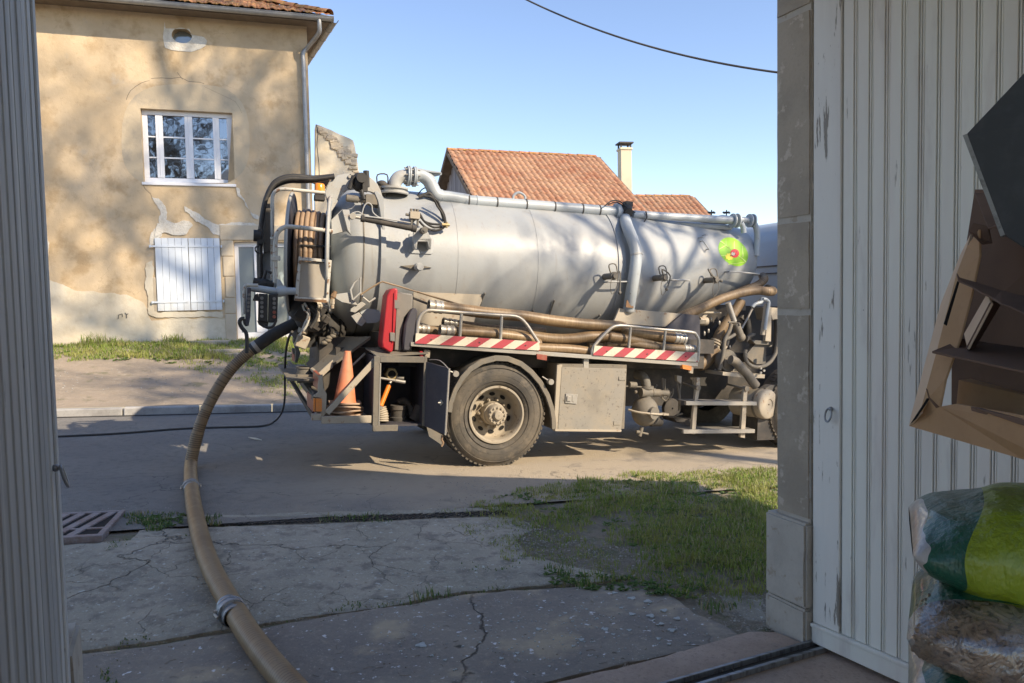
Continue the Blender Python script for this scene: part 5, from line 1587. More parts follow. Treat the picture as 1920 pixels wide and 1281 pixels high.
mb.plate(25, [(845, 215), (1255, 278), (1268, 298), (1100, 285), (850, 245)], WP - .06, .09)
fit('gusset', mb, M['pipe'], top, 40, .002)
mb = MB(T); c = T.at(25, 500, 585, WP)
mb.lathe([(-.01, .145), (.0, .155), (.02, .155), (.02, .13), (.045, .13), (.045, .15), (.065, .15), (.07, .07)], c + V((-.0, 0, -.03)), (0, 0, 1), 28); fit('manhole_flange', mb, M['pale'], tk, 40)
mb = MB(T); c = T.at(25, 310, 470, WP); mb.sphere(c, .055, 12, 8, (1, 1, .7)); mb.tube([c + V((-.05, 0, .0)), c + V((-.05, 0, .09)), c + V((.05, 0, .10)), c + V((.06, 0, .0))], .008, 6, True, 3); mb.box(c + V((.08, 0, -.03)), (.1, .08, .05)); mb.box(c + V((-.01, 0, -.08)), (.1, .1, .1))
fit('relief_valve', mb, M['dirty_dark'], tk, 50)
mb = MB(T); mb.ptube(25, [(875, 675), (900, 620), (950, 560), (1000, 535), (1035, 560), (1040, 640)], WP + .05, .007, 6)
mb.ptube(25, [(900, 680), (980, 650), (1060, 620), (1120, 680), (1180, 770), (1240, 800)], WP - .05, .020, 8)
mb.ptube(25, [(1120, 680), (1190, 800), (1250, 900), (1300, 1060)], .55, .013, 8)
fit('cable_bundle', mb, M['black'], tk, 60)
mb = MB(T); mb.ptube(0, [(963, 377), (963, 367), (973, 361), (984, 368), (984, 378)], WP, .014, 8); fit('lifting_eye', mb, M['pipe'], tk, 50)
# pivot cluster above the drop pipe
cj = T.at(0, 1166, 398, WP)
mb = MB(T)
mb.tube([cj + V((-.09, 0, 0)), cj + V((-.05, 0, 0))], .10, 20); mb.tube([cj + V((-.045, 0, .0)), cj + V((-.015, 0, 0))], .085, 20)
fit('pipe_flange', mb, M['pipe'], tk, 40)
mb = MB(T); mb.sphere(cj + V((.03, -.04, .03)), .075, 12, 8); mb.tube([cj + V((.03, -.12, -.02)), cj + V((.03, .06, .03))], .055, 12); mb.box(cj + V((.05, -.05, .09)), (.09, .08, .06)); mb.tube([cj + V((-.02, -.05, .08)), cj + V((.08, -.08, -.06))], .03, 8)
mb.ptube(5, [(1045, 370), (1080, 345), (1120, 350), (1160, 385), (1190, 400)], WP - .1, .008, 6); mb.ptube(5, [(1060, 365), (1100, 352), (1140, 372), (1185, 380)], WP - .06, .007, 6)
fit('swivel_valve', mb, M['black'], tk, 50)
# drop pipe hugging the shell
dpts = [(1168, 408), (1176, 425), (1188, 455), (1193, 478), (1190, 510), (1184, 545), (1179, 580)]
mb = MB(T); P = []
for x, y in dpts:
    p, n1 = TS(0, x, y, .095); P.append(p)
P[0] = cj + V((.03, -.02, -.06))
mb.tube(P, .066, 18, True, 4); dp_ = fit('drop_pipe', mb, M['pipe'], tk, 60)
for i in (3, 6):
    mb = MB(T); d_ = (P[i] - P[i - 1]).normalized(); mb.tube([P[i] - d_ * .01, P[i] + d_ * .012], .071, 18); fit('weld', mb, M['pale'], dp_)
mb = MB(T); mb.plate(4, [(305, 330), (345, 335), (345, 378), (300, 372)], P[-1].y - .085, .01); fit('rust_mark', mb, M['rust'], dp_)
# front pipe
mb = MB(T); mb.tube([T.at(0, 1186, 402, WP), T.at(0, 1280, 408, WP), T.at(0, 1372, 413, WP)], .047, 16); fp = fit('front_pipe', mb, M['pipe'], tk, 60)
mb = MB(T); mb.tube([T.at(0, 1190, 415, WP + .1), T.at(0, 1370, 427, WP + .1)], .035, 12); fit('lower_pipe', mb, M['pipe'], fp, 60)
mb = MB(T); mb.tube([T.at(0, 1380, 413, WP), T.at(0, 1402, 413, WP), T.at(0, 1413, 418, WP), T.at(0, 1419, 432, WP), T.at(0, 1420, 450, WP), T.at(0, 1418, 480, WP)], .038, 14, True, 5); fit('vent_pipe', mb, M['pipe'], fp, 60)
for x, r_ in ((1374, .09), (1382, .09), (1405, .085), (1411, .085)):
    c = T.at(0, x, 414, WP); mb = MB(T); mb.tube([c - V((.008, 0, 0)), c + V((.008, 0, 0))], r_, 18); fit('flange', mb, M['pipe'], fp, 40)
mb = MB(T); c = T.at(0, 1393, 422, WP - .02); mb.tube([c + V((-.03, 0, .02)), c + V((.0, 0, -.02)), c + V((.02, 0, -.1))], .035, 12, True, 3); fit('pipe_stub', mb, M['pipe'], fp, 60)
for x in (1334, 1362):
    mb = MB(T); c = T.at(0, x, 401, 1.25); mb.tube([c + V((0, 0, -.06)), c + V((0, 0, .05))], .008, 6); mb.tube([c + V((-.055, 0, .015)), c + V((.055, 0, .015))], .012, 6); mb.tube([c + V((0, -.055, .015)), c + V((0, .055, .015))], .012, 6); mb.tube([c + V((0, 0, .01)), c + V((0, 0, .022))], .035, 10); fit('hand_screw', mb, M['cap'], fp, 40)
mb = MB(T)
for x in (1310, 1355):
    c = T.at(0, x, 408, 1.25); mb.lathe([(0, .17), (.05, .17), (.08, .12), (.1, .02)], c + V((0, 0, -.07)), (0, 0, 1), 20)
fit('manhole_lid', mb, M['pipe'], fp, 40)
mb = MB(T); mb.ptube(5, [(1240, 395), (1245, 420), (1235, 440), (1225, 450), (1195, 445)], WP - .06, .008, 6); fit('clamp', mb, M['cap'], fp, 50)

# hose reel ---------------------------------------------------------
rx, rz_, rw = -1.97, 2.02, .72
RQ = Matrix.Rotation(R(-9), 3, 'Z')
rax = RQ @ X_
rc = T.at(0, 553, 478, rw)
def reel_disc(c, rad, name, flip=1):
    mb = MB(T)
    mb.lathe([(0, .02), (.0, rad * .45), (-.05 * flip, rad * .93), (-.03 * flip, rad), (-.012 * flip, rad), (-.025 * flip, rad * .93), (.02, rad * .45), (.02, .02)], c, rax, 56)
    o = fit(name, mb, M['pipe'] if flip < 0 else M['navy'], tk, 40)  # navy on the left disc paints in the shade of its rear face
    n1 = rax.orthogonal().normalized(); n2 = rax.cross(n1); mb = MB(T)
    mb.tube([c - rax * .03 * flip + (n1 * math.cos(a) + n2 * math.sin(a)) * rad for a in [2 * math.pi * k / 64 for k in range(65)]], .016, 8, False)
    fit('rim', mb, M['pale'], o, 60)
    return o
reel_c = rc
d1 = reel_disc(rc, .60, 'reel_disc')
rc2 = T.at(0, 612, 462, rw)
rc2.y = rc.y + (rc2.x - rc.x) * rax.y / rax.x
rc2 = V((rc2.x, rc2.y, rc.z + .02))
reel_disc(rc2, .57, 'reel_disc', -1)
gap = (rc2.x - rc.x)
mb = MB(T); mb.tube([rc, rc2], .16, 20); fit('drum', mb, M['dirty_dark'], tk, 40)
nturn = 6
for i in range(nturn):
    cx = rc.x + .040 + .046 * i
    rr_ = .44 - .010 * abs(i - 2.0)
    mb = MB(T)
    cc_ = rc + rax * (cx - rc.x); sdx = V((-rax.y, rax.x, 0))
    mb.tube([cc_ - sdx * rr_ * math.cos(a) + V((0, 0, rr_ * math.sin(a))) for a in [2 * math.pi * k / 60 for k in range(61)]], .0235, 10, False)
    fit('hose_turn', mb, M['hose_coil'], tk, 60)
mb = MB(T)
for i in range(nturn):
    cx = rc.x + .040 + .046 * i
    q_ = rc + rax * (cx - rc.x) + V((0, -.465, .0))
    q_.z = rc.z + .06
    mb.tube([q_ - rax * .022, q_ + rax * .022], .011, 6)
fit('hose_tie', mb, M['black'], tk, 40)

# guard rails and guard plate
mb = MB(T); mb.ptube(1, [(345, 960), (345, 620), (345, 420), (345, 300), (375, 248), (440, 234), (600, 248), (765, 264)], .38, .0175, 10, 4); fit('guard_rail', mb, M['cream_tube'], tk, 60)
mb = MB(T); mb.ptube(31, [(405, 700), (405, 480), (410, 260), (440, 180), (500, 140), (560, 135), (760, 155), (980, 182)], .16, .021, 12, 4); g2_ = fit('guard_rail', mb, M['cream_tube'], tk, 60)
mb = MB(T); mb.plate(31, [(360, 430), (460, 425), (458, 475), (362, 470)], .13, .02); mb.plate(31, [(355, 235), (408, 238), (408, 262), (358, 262)], .15, .04); fit('clamp', mb, M['cream_tube'], g2_, 40, .003)
gp = [(640, 440), (972, 475), (935, 890), (600, 870)]
M['plate_brown'] = dusty('stained_guard_plate', (.36, .325, .27), .6, 0, .35, extra=[('n', 5, .5, .7, (.28, .24, .19), .5, (1, 1, .3))])
mb = MB(T); mb.plate(31, [(665, 478), (935, 500), (915, 850), (640, 835)], .17, .01); gpl = fit('guard_plate', mb, M['plate_brown'], tk, 40)
mb = MB(T); mb.prism([T.at(31, x, y, .14) for x, y in [(640, 432), (972, 470), (938, 895), (598, 872)]], (0, .03, 0), [[T.at(31, x, y, .14) for x, y in [(665, 472), (938, 492), (915, 850), (637, 838)]]]); fit('plate_frame', mb, M['cream_tube'], gpl, 40, .003)
mb = MB(T); mb.plate(31, [(604, 852), (920, 868), (918, 896), (600, 876)], .132, .008); fit('rusty_edge', mb, M['rust'], gpl, 40)
for q in ((655, 500), (950, 530), (620, 820), (930, 800), (650, 480), (945, 500)):
    c = T.at(31, q[0], q[1], .135); mb = MB(T); mb.tube([c, c + V((0, -.008, 0))], .009, 6); fit('bolt', mb, M['rust'], gpl, 40)
# boom column and thick black hoses
mb = MB(T); mb.plate(31, [(310, -160), (372, -160), (372, 380), (290, 400), (282, 200)], .55, .10); fit('boom_column', mb, M['dirty'], tk, 40, .006)
mb = MB(T); mb.plate(31, [(325, 380), (405, 400), (430, 700), (400, 780), (240, 780), (240, 420)], .62, .12); fit('boom_foot', mb, M['pipe'], tk, 40, .01)
mb = MB(T)
for j, (dy, r_, w_) in enumerate(((0, .028, .60), (16, .020, .52), (34, .024, .68), (26, .02, .8))):
    mb = MB(T)
    mb.ptube(1, [(245, 950), (240, 700), (258, 520), (275, 400), (300, 300), (345, 205 + dy * .8), (400, 158 + dy), (480, 135 + dy), (560, 135 + dy), (680, 146 + dy * .5), (840, 132)], w_, r_, 10, 5)
    fit('boom_hose', mb, M['black'], tk, 60)
mb = MB(T); mb.plate(1, [(560, 150), (700, 130), (845, 122), (800, 175), (770, 230), (690, 190)], .75, .05); fit('hose_guide', mb, M['rust'], tk, 40)
mb = MB(T); mb.ptube(31, [(265, 100), (268, 150), (262, 380), (262, 640)], .42, .018, 8); mb.ptube(31, [(240, 280), (238, 330), (210, 340), (206, 370), (225, 395), (245, 402)], .38, .007, 6); fit('boom_hose', mb, M['black'], tk, 60)
mb = MB(T); c = T.at(31, 222, 225, .36); mb.tube([c + V((-.03, 0, 0)), c + V((.04, 0, 0))], .055, 14); mb.box(c + V((.03, 0, -.01)), (.05, .08, .14)); fit('work_lamp', mb, M['black'], tk, 40, .004)
# amber beacon
bc = T.at(1, 722, 262, .42)
mb = MB(T); mb.lathe([(0, .048), (.02, .05), (.085, .047), (.095, .04), (.098, .01)], bc + V((0, 0, -.01)), (0, 0, 1), 20); bcn = fit('beacon', mb, M['beacon'], tk, 50)
mb = MB(T); mb.box(bc + V((0, 0, -.05)), (.10, .09, .06)); fit('beacon_base', mb, M['black'], bcn, 40, .006)
# outrigger tube, control boxes, hook
mb = MB(T); mb.ptube(31, [(95, 1010), (100, 760), (125, 722), (180, 722), (235, 722)], .12, .017, 10, 4); fit('arm_tube', mb, M['cream_tube'], tk, 60)
mb = MB(T); mb.tube([T.at(31, 160, 745, .14), T.at(31, 430, 785, .14)], .034, 14); mb.tube([T.at(31, 425, 785, .14), T.at(31, 515, 778, .14)], .05, 14); mb.tube([T.at(31, 515, 778, .14), T.at(31, 610, 780, .14)], .034, 12); mb.plate(31, [(420, 655), (455, 665), (520, 770), (490, 800), (420, 800)], .12, .05); fit('arm_tube', mb, M['pipe'], tk, 50)
mb = MB(T); mb.plate(31, [(240, 800), (335, 808), (330, 1095), (235, 1080)], .03, .12); mb.plate(31, [(342, 808), (436, 800), (425, 1095), (336, 1095)], .03, .12)
cbx = fit('control_box', mb, M['black'], tk, 40, .008)
mb = MB(T); mb.plate(31, [(225, 1075), (340, 1085), (330, 1140), (290, 1148), (240, 1115)], .05, .08); mb.ptube(31, [(290, 1130), (330, 1145), (380, 1135), (405, 1095), (415, 1060)], .03, .012, 8); mb.plate(31, [(200, 815), (235, 800), (238, 880), (180, 875)], .05, .08); fit('control_bracket', mb, M['black'], cbx, 50)
for i in range(10):
    x, y = ((272, 396)[i % 2], 850 + 45 * (i // 2) + (6 if i % 2 else 0))
    c = T.at(31, x, y, .022); mb = MB(T); mb.tube([c + V((0, .01, 0)), c + V((0, -.008, 0))], .015, 10); fit('push_button', mb, M['lens_red'] if i in (7, 9) else M['greybox'], cbx, 40)
mb = MB(T); mb.plate(31, [(125, 740), (165, 745), (158, 1030), (140, 1130), (105, 1130), (108, 1000)], .05, .05); sb2 = fit('switch_strip', mb, M['navy'], tk, 40, .006)
for i in range(5):
    c = T.at(31, 141 - i * 1.5, 815 + 40 * i, .045); mb = MB(T); mb.tube([c + V((0, .01, 0)), c + V((0, -.006, 0))], .0135, 10); fit('push_button', mb, M['greybox'], sb2, 40)
mb = MB(T); mb.ptube(31, [(100, 1055), (62, 1060), (50, 1100), (75, 1150), (115, 1200), (122, 1290), (120, 1400)], .06, .018, 10, 4); mb.ptube(31, [(95, 1060), (100, 1100), (120, 1125)], .06, .012, 8); fit('hook', mb, M['black'], tk, 60)
mb = MB(T); c = T.at(31, 290, 705, .25); mb.sphere(c, .055, 10, 7, (1.3, 1, .9)); mb.tube([c + V((-.09, 0, .02)), c + V((.09, -.02, -.01))], .035, 10); mb.tube([c + V((0, 0, .04)), c + V((.02, 0, .12)), c + V((.07, 0, .1))], .015, 8); fit('knuckle_joint', mb, M['black'], tk, 50)
# grimy mass under the reel
mb = MB(T)
mb.ptube(2, [(600, 120), (640, 200), (620, 300), (560, 380)], .30, .012, 6); mb.ptube(2, [(585, 130), (600, 180), (632, 215), (600, 290), (580, 350)], .22, .009, 6)
fit('stay_rod', mb, M['cream_tube'], tk, 60)
mb = MB(T)
for (x, y, w_, r_) in ((560, 180, .5, .10), (640, 160, .55, .09), (720, 180, .45, .06), (600, 250, .6, .09), (680, 260, .6, .11), (540, 120, .6, .08), (760, 250, .5, .05)):
    c = T.at(2, x, y, w_); mb.sphere(c, r_, 10, 7, (1, .8, 1.1)); mb.box(c + V((.02, -.02, .0)), (r_, r_ * 1.5, r_ * 1.2), Euler((.3, .5, .2)).to_matrix())
mb.ptube(2, [(640, 150), (690, 200), (680, 260), (640, 310)], .35, .02, 8); mb.ptube(2, [(660, 150), (705, 200), (690, 260), (650, 320)], .3, .014, 8)
fit('reel_drive', mb, M['dirty_dark'], tk, 50)
for (x, y, w_, dx, dz, r_, mm) in ((712, 215, .33, 0, .08, .02, 'frame_cream'), (745, 150, .3, .06, 0, .022, 'frame_cream'), (825, 110, .2, .0, .08, .018, 'frame_cream'), (835, 60, .2, .02, .05, .02, 'rust')):
    c = T.at(2, x, y, w_); mb = MB(T); mb.tube([c - V((dx, 0, dz)) * .8, c + V((dx, 0, dz)) * .8], r_, 10); mb.tube([c - V((dx, 0, dz)) * .3, c + V((dx, 0, dz)) * .3], r_ * 1.35, 6); fit('hose_fitting', mb, M[mm], tk, 45)
# rear outlet valve (dark, tilted) with handle
oc0 = T.at(26, 60, 200, .95); oc1 = T.at(26, 420, 420, .95)
mb = MB(T); mb.tube([T.at(2, 560, 290, .75), T.at(2, 860, 330, 1.0)], .16, 18)
for t in (.15, .5, .85):
    a_, b_ = T.at(2, 560, 290, .75), T.at(2, 860, 330, 1.0); d_ = (b_ - a_); mb.tube([a_ + d_ * (t - .04), a_ + d_ * (t + .04)], .19, 18)
mb.plate(2, [(560, 200), (640, 200), (700, 470), (620, 480), (540, 400)], .7, .1)
fit('outlet_valve', mb, M['black'], tk, 45)
mb = MB(T); c = T.at(2, 582, 430, .62); mb.box(c, (.12, .12, .13), Euler((0, .35, 0)).to_matrix()); mb.tube([c + V((.0, 0, .08)), c + V((.02, 0, .16))], .05, 12); fit('coupling_clamp', mb, M['frame_cream'], tk, 40, .01)
mb = MB(T)
for (x, y) in ((760, 440), (790, 420), (830, 385), (850, 365), (800, 400)):
    c = T.at(2, x, y, .55); mb.sphere(c, .03, 8, 6, (1.2, 1, .8))
fit('grease_clump', mb, M['dirty'], tk, 60)
# lower rear brackets of the tank
mb = MB(T); mb.plate(2, [(850, 50), (960, 36), (1030, 140), (900, 115), (850, 85)], .32, .04); mb.plate(2, [(975, 165), (1060, 110), (1095, 130), (1010, 200), (965, 190)], .34, .04)
mb.plate(2, [(975, 225), (1040, 195), (1095, 270), (1060, 310), (1020, 285)], .33, .05)
fit('tank_bracket', mb, M['pale'], tk, 40, .004)
mb = MB(T); mb.plate(2, [(1045, 195), (1110, 165), (1200, 180), (1228, 240), (1180, 280), (1098, 285)], .40, .05); fit('tank_bracket', mb, M['pipe'], tk, 40, .004)
mb = MB(T); mb.ptube(1, [(985, 1120), (970, 1040), (1000, 985), (1050, 940), (1050, 1060), (990, 1120)], .30, .011, 7, 1); mb.ptube(1, [(1050, 1060), (1070, 1100), (1120, 1140), (1170, 1105)], .33, .011, 7, 1)
fit('loop_handle', mb, M['pale'], tk, 50)
mb = MB(T); mb.ptube(1, [(1050, 1080), (1200, 985), (1260, 985), (1480, 1050), (1840, 1160)], .22, .009, 6, 2); mb.ptube(3, [(150, 25), (300, 70), (500, 130)], .16, .009, 6, 2); fit('stay_rod', mb, M['hose_brown'], tk, 50)

# chassis -------------------------------------------------------------
mb = MB(T)
for y in (.82, 1.60): mb.bx(-1.6, 5.6, y, y + .08, .78, 1.05)
for x in (-1.4, -.4, .6, 1.6, 2.6, 4.5): mb.bx(x, x + .1, .82, 1.68, .84, 1.0)
mb.bx(-1.55, 3.4, .5, 2.0, 1.052, 1.16)
mb.bx(-.95, 2.65, .34, .52, .98, 1.27)
fit('chassis', mb, M['dirty_dark'], tk, 40, .005)
mb = MB(T)
mb.plate(3, [(125, 15), (600, 42), (560, 140), (520, 260), (120, 250)], .50, .04)
fit('cradle_plate', mb, M['frame_cream'], tk, 40, .004)
mb = MB(T)
mb.plate(4, [(262, 378), (640, 412), (545, 492), (230, 468), (200, 560), (170, 560), (235, 440)], .42, .04)
fit('cradle_plate', mb, M['frame_cream'], tk, 40, .004)
mb = MB(T); mb.plate(4, [(640, 412), (735, 420), (745, 450), (748, 660), (520, 640), (545, 492)], .36, .04); fit('cradle_plate', mb, M['navy'], tk, 40, .004)
mb = MB(T); mb.bx(-1.15, 2.75, .30, 1.9, 1.16, 1.32); fit('subframe', mb, M['dirty_dark'], tk, 40)
mb = MB(T); mb.plate(3, [(125, 60), (240, 105), (232, 118), (125, 75)], .3, .03); fit('rail_end', mb, M['dirty_dark'], tk, 40)

# wheels: tyre, rim, hub (near, far, front pair)
def wheel(cx, cz, w, side=1, full=True):
    ax_ = V((0, side, 0)); c = V((cx, w, cz))
    mb = MB(T)
    pr = [(.05, .285), (.02, .30), (.0, .33), (-.012, .38), (-.010, .44), (.010, .485), (.035, .508), (.04, .525), (.28, .525), (.30, .5), (.32, .40), (.29, .29)]
    mb.lathe(pr, c, ax_, 96)
    ty = fit('tyre', mb, M['tyre'], tk, 50)
    mb = MB(T)
    for i in range(64):
        a = 2 * math.pi * i / 64
        d_ = V((math.cos(a), 0, math.sin(a)))
        rot = Matrix.Rotation(-a, 3, 'Y')
        mb.box(c + d_ * .528 + ax_ * (.058 + .004 * (i % 2)), (.016, .055, .030), rot); mb.box(c + d_ * .528 + ax_ * .155, (.014, .10, .036), rot)
    for rr_ in (.475, .40, .345):
        mb.lathe([(-.004, rr_ - .004), (-.0135 if rr_ < .45 else -.008, rr_), (-.004, rr_ + .004)], c, ax_, 72)
    t_ = fit('tread', mb, M['tyre'], ty, 40); t_['kind'] = 'stuff'
    mb = MB(T)
    mb.lathe([(.012, .296), (.0, .292), (.0, .275), (.015, .262), (.05, .255), (.16, .247), (.175, .23), (.180, .12), (.19, .10)], c, ax_, 72)
    rm = fit('rim', mb, M['rim'], ty, 45)
    if not full: return
    mb = MB(T)
    for i in range(10):
        a = 2 * math.pi * (i + .5) / 10
        cc_ = c + V((math.cos(a) * .195, 0, math.sin(a) * .195)) + ax_ * .174
        mb.lathe([(0, .0), (0, .026)], cc_, ax_, 14, False)
    # dark hand holes as shallow discs
    mb2 = MB(T)
    for i in range(10):
        a = 2 * math.pi * (i + .5) / 10
        cc_ = c + V((math.cos(a) * .195, 0, math.sin(a) * .195)) + ax_ * .168
        R_ = []
        for k in range(14):
            t = 2 * math.pi * k / 14
            R_.append(cc_ + V((math.cos(a), 0, math.sin(a))) * (.019 * math.cos(t)) + V((-math.sin(a), 0, math.cos(a))) * (.031 * math.sin(t)))
        mb2.prism(R_, ax_ * .008)
    fit('hand_hole', mb2, M['dark'], rm, 40)['kind'] = 'stuff'
    mb = MB(T)
    mb.lathe([(.18, .125), (.07, .115), (.065, .105), (.02, .100), (-.012, .098), (-.022, .092), (-.022, .055), (-.045, .050), (-.058, .04), (-.060, .004)], c, ax_, 40)
    hb = fit('hub', mb, M['rim'], ty, 40)
    nut = MB(); nut.tube([(0, 0, 0), (0, -.016, 0)], .0105, 6); nme = mesh_of(nut, M['frame_cream'], 'nut', 40)
    for i in range(12):
        a = 2 * math.pi * i / 12
        inst('hub_bolt', nme, ty, WM[ty].inverted() @ T.M @ Matrix.Translation(c + V((math.cos(a) * .079, -.022 * side, math.sin(a) * .079))))
    nut = MB(); nut.tube([(0, 0, 0), (0, -.035, 0)], .017, 6); nut.tube([(0, -.03, 0), (0, -.06, 0)], .010, 8); nme = mesh_of(nut, M['rim'], 'nut', 40)
    for i in range(10):
        a = 2 * math.pi * i / 10
        inst('wheel_nut', nme, ty, WM[ty].inverted() @ T.M @ Matrix.Translation(c + V((math.cos(a) * .143, .178 * side, math.sin(a) * .143))))
wheel(0, .525, .02)
wheel(0, .525, .36, full=False)
wheel(0, .525, 2.48, -1, False)
wheel(3.95, .525, .06); wheel(3.95, .525, 2.42, -1, False)
mb = MB(T); mb.tube([(0, .3, .53), (0, 2.2, .53)], .10, 14); mb.sphere((0, 1.25, .53), .22, 14, 9); mb.tube([(3.95, .3, .5), (3.95, 2.2, .5)], .07, 10); fit('axle', mb, M['dirty_dark'], tk, 50)
# mudguard
arch = [(352, 830), (362, 760), (395, 670), (440, 590), (500, 525), (580, 475), (680, 450), (760, 455), (850, 490), (920, 545), (985, 620), (1035, 710), (1065, 800), (1078, 880), (1080, 945)]
cxg, cyg = 700, 860
inn = []
for (x, y) in reversed(arch):
    dx, dy = x - cxg, y - cyg; l = math.hypot(dx, dy); inn.append((x - dx / l * 30, y - dy / l * 38 if y < 900 else y))
mb = MB(T); mb.plate(3, arch + inn, .0, .04)
mb.plate(3, arch + [(x - (x - cxg) * .02, y - (y - cyg) * .02) for x, y in reversed(arch)], .04, .44)
fit('mudguard', mb, M['dirty'], tk, 35, .004)
for (x, y, x2, y2) in ((405, 572, 290, 520), (1038, 626, 985, 592)):
    a_, b_ = T.at(3, x, y, -.02), T.at(3, x2, y2, .02); mb = MB(T); mb.tube([a_ + V((0, .03, 0)), a_ + V((0, -.03, 0))], .03, 14); mb.tube([a_, b_], .008, 6); fit('mudguard_stay', mb, M['alu'], tk, 45)

# rear toolbox (open) -------------------------------------------------
def corner(k, x, y, w): return T.at(k, x, y, w)
o0 = T.at(2, 1180, 590, .0); o1 = T.at(2, 1545, 600, 0); o2 = T.at(2, 1540, 1110, 0); o3 = T.at(2, 1150, 1110, .0)
bx0, bx1 = o3.x, o1.x + .02; bz0, bz1 = T.at(2, 1300, 1092, 0).z, T.at(2, 1300, 592, 0).z
BD = .62
mb = MB(T)
mb.bx(bx0, bx0 + .02, 0, BD, bz0, bz1 + .03); mb.bx(bx1, bx1 + .02, 0, BD, bz0, bz1 + .03)
mb.bx(bx0, bx1 + .02, BD, BD + .02, bz0, bz1 + .03); mb.bx(bx0 - .004, bx1 + .024, -.002, BD + .018, bz1 + .032, bz1 + .055); mb.bx(bx0 + .001, bx1 + .019, .002, BD, bz0 - .02, bz0 - .001)
tb = fit('toolbox', mb, M['navy'], tk, 40)
mb = MB(T); fw = .045
mb.bx(bx0 - .01, bx0 + fw, -.03, -.003, bz0 - .06, bz1 + .055); mb.bx(bx1 - .01, bx1 + .02, -.03, -.003, bz0 - .02, bz1 + .055)
mb.bx(bx0 + fw, bx1 - .01, -.03, -.003, bz1 - .005, bz1 + .055); mb.bx(bx0 - .01, bx1 - .25, -.045, -.031, bz0 - .06, bz0 - .0)
fit('box_frame', mb, M['dirty'], tb, 40, .004)
mb = MB(T); mb.bx(bx0 + fw, bx0 + fw + .012, -.034, .01, bz0, bz1 - .01); fit('seal', mb, M['alu'], tb, 40)
# box left side cover and sloping roof
mb = MB(T); mb.prism([T.at(26, 1000, 660, .40), T.at(26, 1075, 705, .10), T.at(26, 1170, 780, .0), T.at(26, 1170, 770, .0) + V((.5, 0, .03)), T.at(26, 1000, 660, .40) + V((.5, 0, .03))], (0, 0, -.012)); fit('box_lid', mb, M['dirty'], tb, 40)
# door swung open
h0, h1 = V((bx1 + .01, -.03, bz1 + .005)), V((bx1 + .01, -.03, bz0 - .02))
f0, f1 = T.at(2, 1760, 645, -.28), T.at(2, 1712, 1178, -.28)
f0 = V((f0.x, -.28, f0.z)); f1 = V((f0.x - .02, -.28, f1.z))
nd = (f0 - h0).cross(h1 - h0).normalized()
mb = MB(T); mb.prism([h0, f0, f1, h1], nd * .022); dd_ = fit('toolbox_door', mb, M['navy'], tk, 40, .003)
mb = MB(T); mb.tube([f0, f1], .010, 8); fit('door_edge', mb, M['alu'], dd_, 50)
c = h0 + (f0 - h0) * .72 + (h1 - h0) * .55
mb = MB(T); mb.tube([c - nd * .012, c + nd * .03], .03, 4); mb.tube([c - nd * .02 + V((-.02, 0, 0)), c - nd * .02 + V((.03, 0, .0))], .008, 6); fit('latch', mb, M['alu'], dd_, 40)
mb = MB(T); mb.tube([h0 + V((.03, 0, .02)), h0.lerp(f0, .6) + V((0, 0, .05)), f0 + V((0, 0, -.01))], .005, 5, True, 3); fit('door_stay', mb, M['alu'], dd_, 50)
mb = MB(T); mb.plate(2, [(1580, 1110), (1712, 1180), (1706, 1275), (1690, 1250), (1600, 1190)], .06, .02); fit('mud_flap', mb, M['dirty'], tk, 40)
mb = MB(T); mb.ptube(2, [(1705, 1180), (1700, 1215), (1712, 1240), (1698, 1270)], -.24, .010, 6); fit('chain', mb, M['rust'], tk, 50)

# rear bumper, chute, lights ------------------------------------------
mb = MB(T)
# side end plate of the bumper
mb.plate(2, [(655, 650), (690, 680), (722, 708), (745, 700), (752, 800), (780, 850), (772, 1000), (745, 1045), (665, 1050), (735, 1015), (735, 880), (670, 870), (712, 840), (712, 780), (720, 725)], .03, .05)
fit('bumper_end', mb, M['frame_cream'], tk, 40, .003)
def bar3(k, a, b, sx, sz, m_, name, par=None, bevel=.004):
    """square bar between two traced points with their own depths"""
    A_, B_ = T.at(k, *a), T.at(k, *b)
    d_ = (B_ - A_).normalized(); s_ = d_.cross(Z_).normalized(); u_ = s_.cross(d_)
    mb = MB(T); P = []
    for p in (A_, B_):
        for i, j in ((-1, -1), (1, -1), (1, 1), (-1, 1)): P.append(p + s_ * (sx / 2 * i) + u_ * (sz / 2 * j))
    mb.quadm(P, [(0, 1, 2, 3), (4, 5, 6, 7), (0, 1, 5, 4), (1, 2, 6, 5), (2, 3, 7, 6), (3, 0, 4, 7)])
    return fit(name, mb, m_, par or tk, 40, bevel)
bar3(2, (720, 880, .12), (540, 660, 2.35), .10, .10, M['dirty_dark'], 'bumper_beam')
mb = MB(T); mb.prism([T.at(2, 655, 1020, .05), T.at(2, 618, 940, .5), T.at(2, 485, 700, 2.3), T.at(2, 475, 735, 2.3), T.at(2, 650, 1010, .05)], (0.02, 0, 0)) if False else None
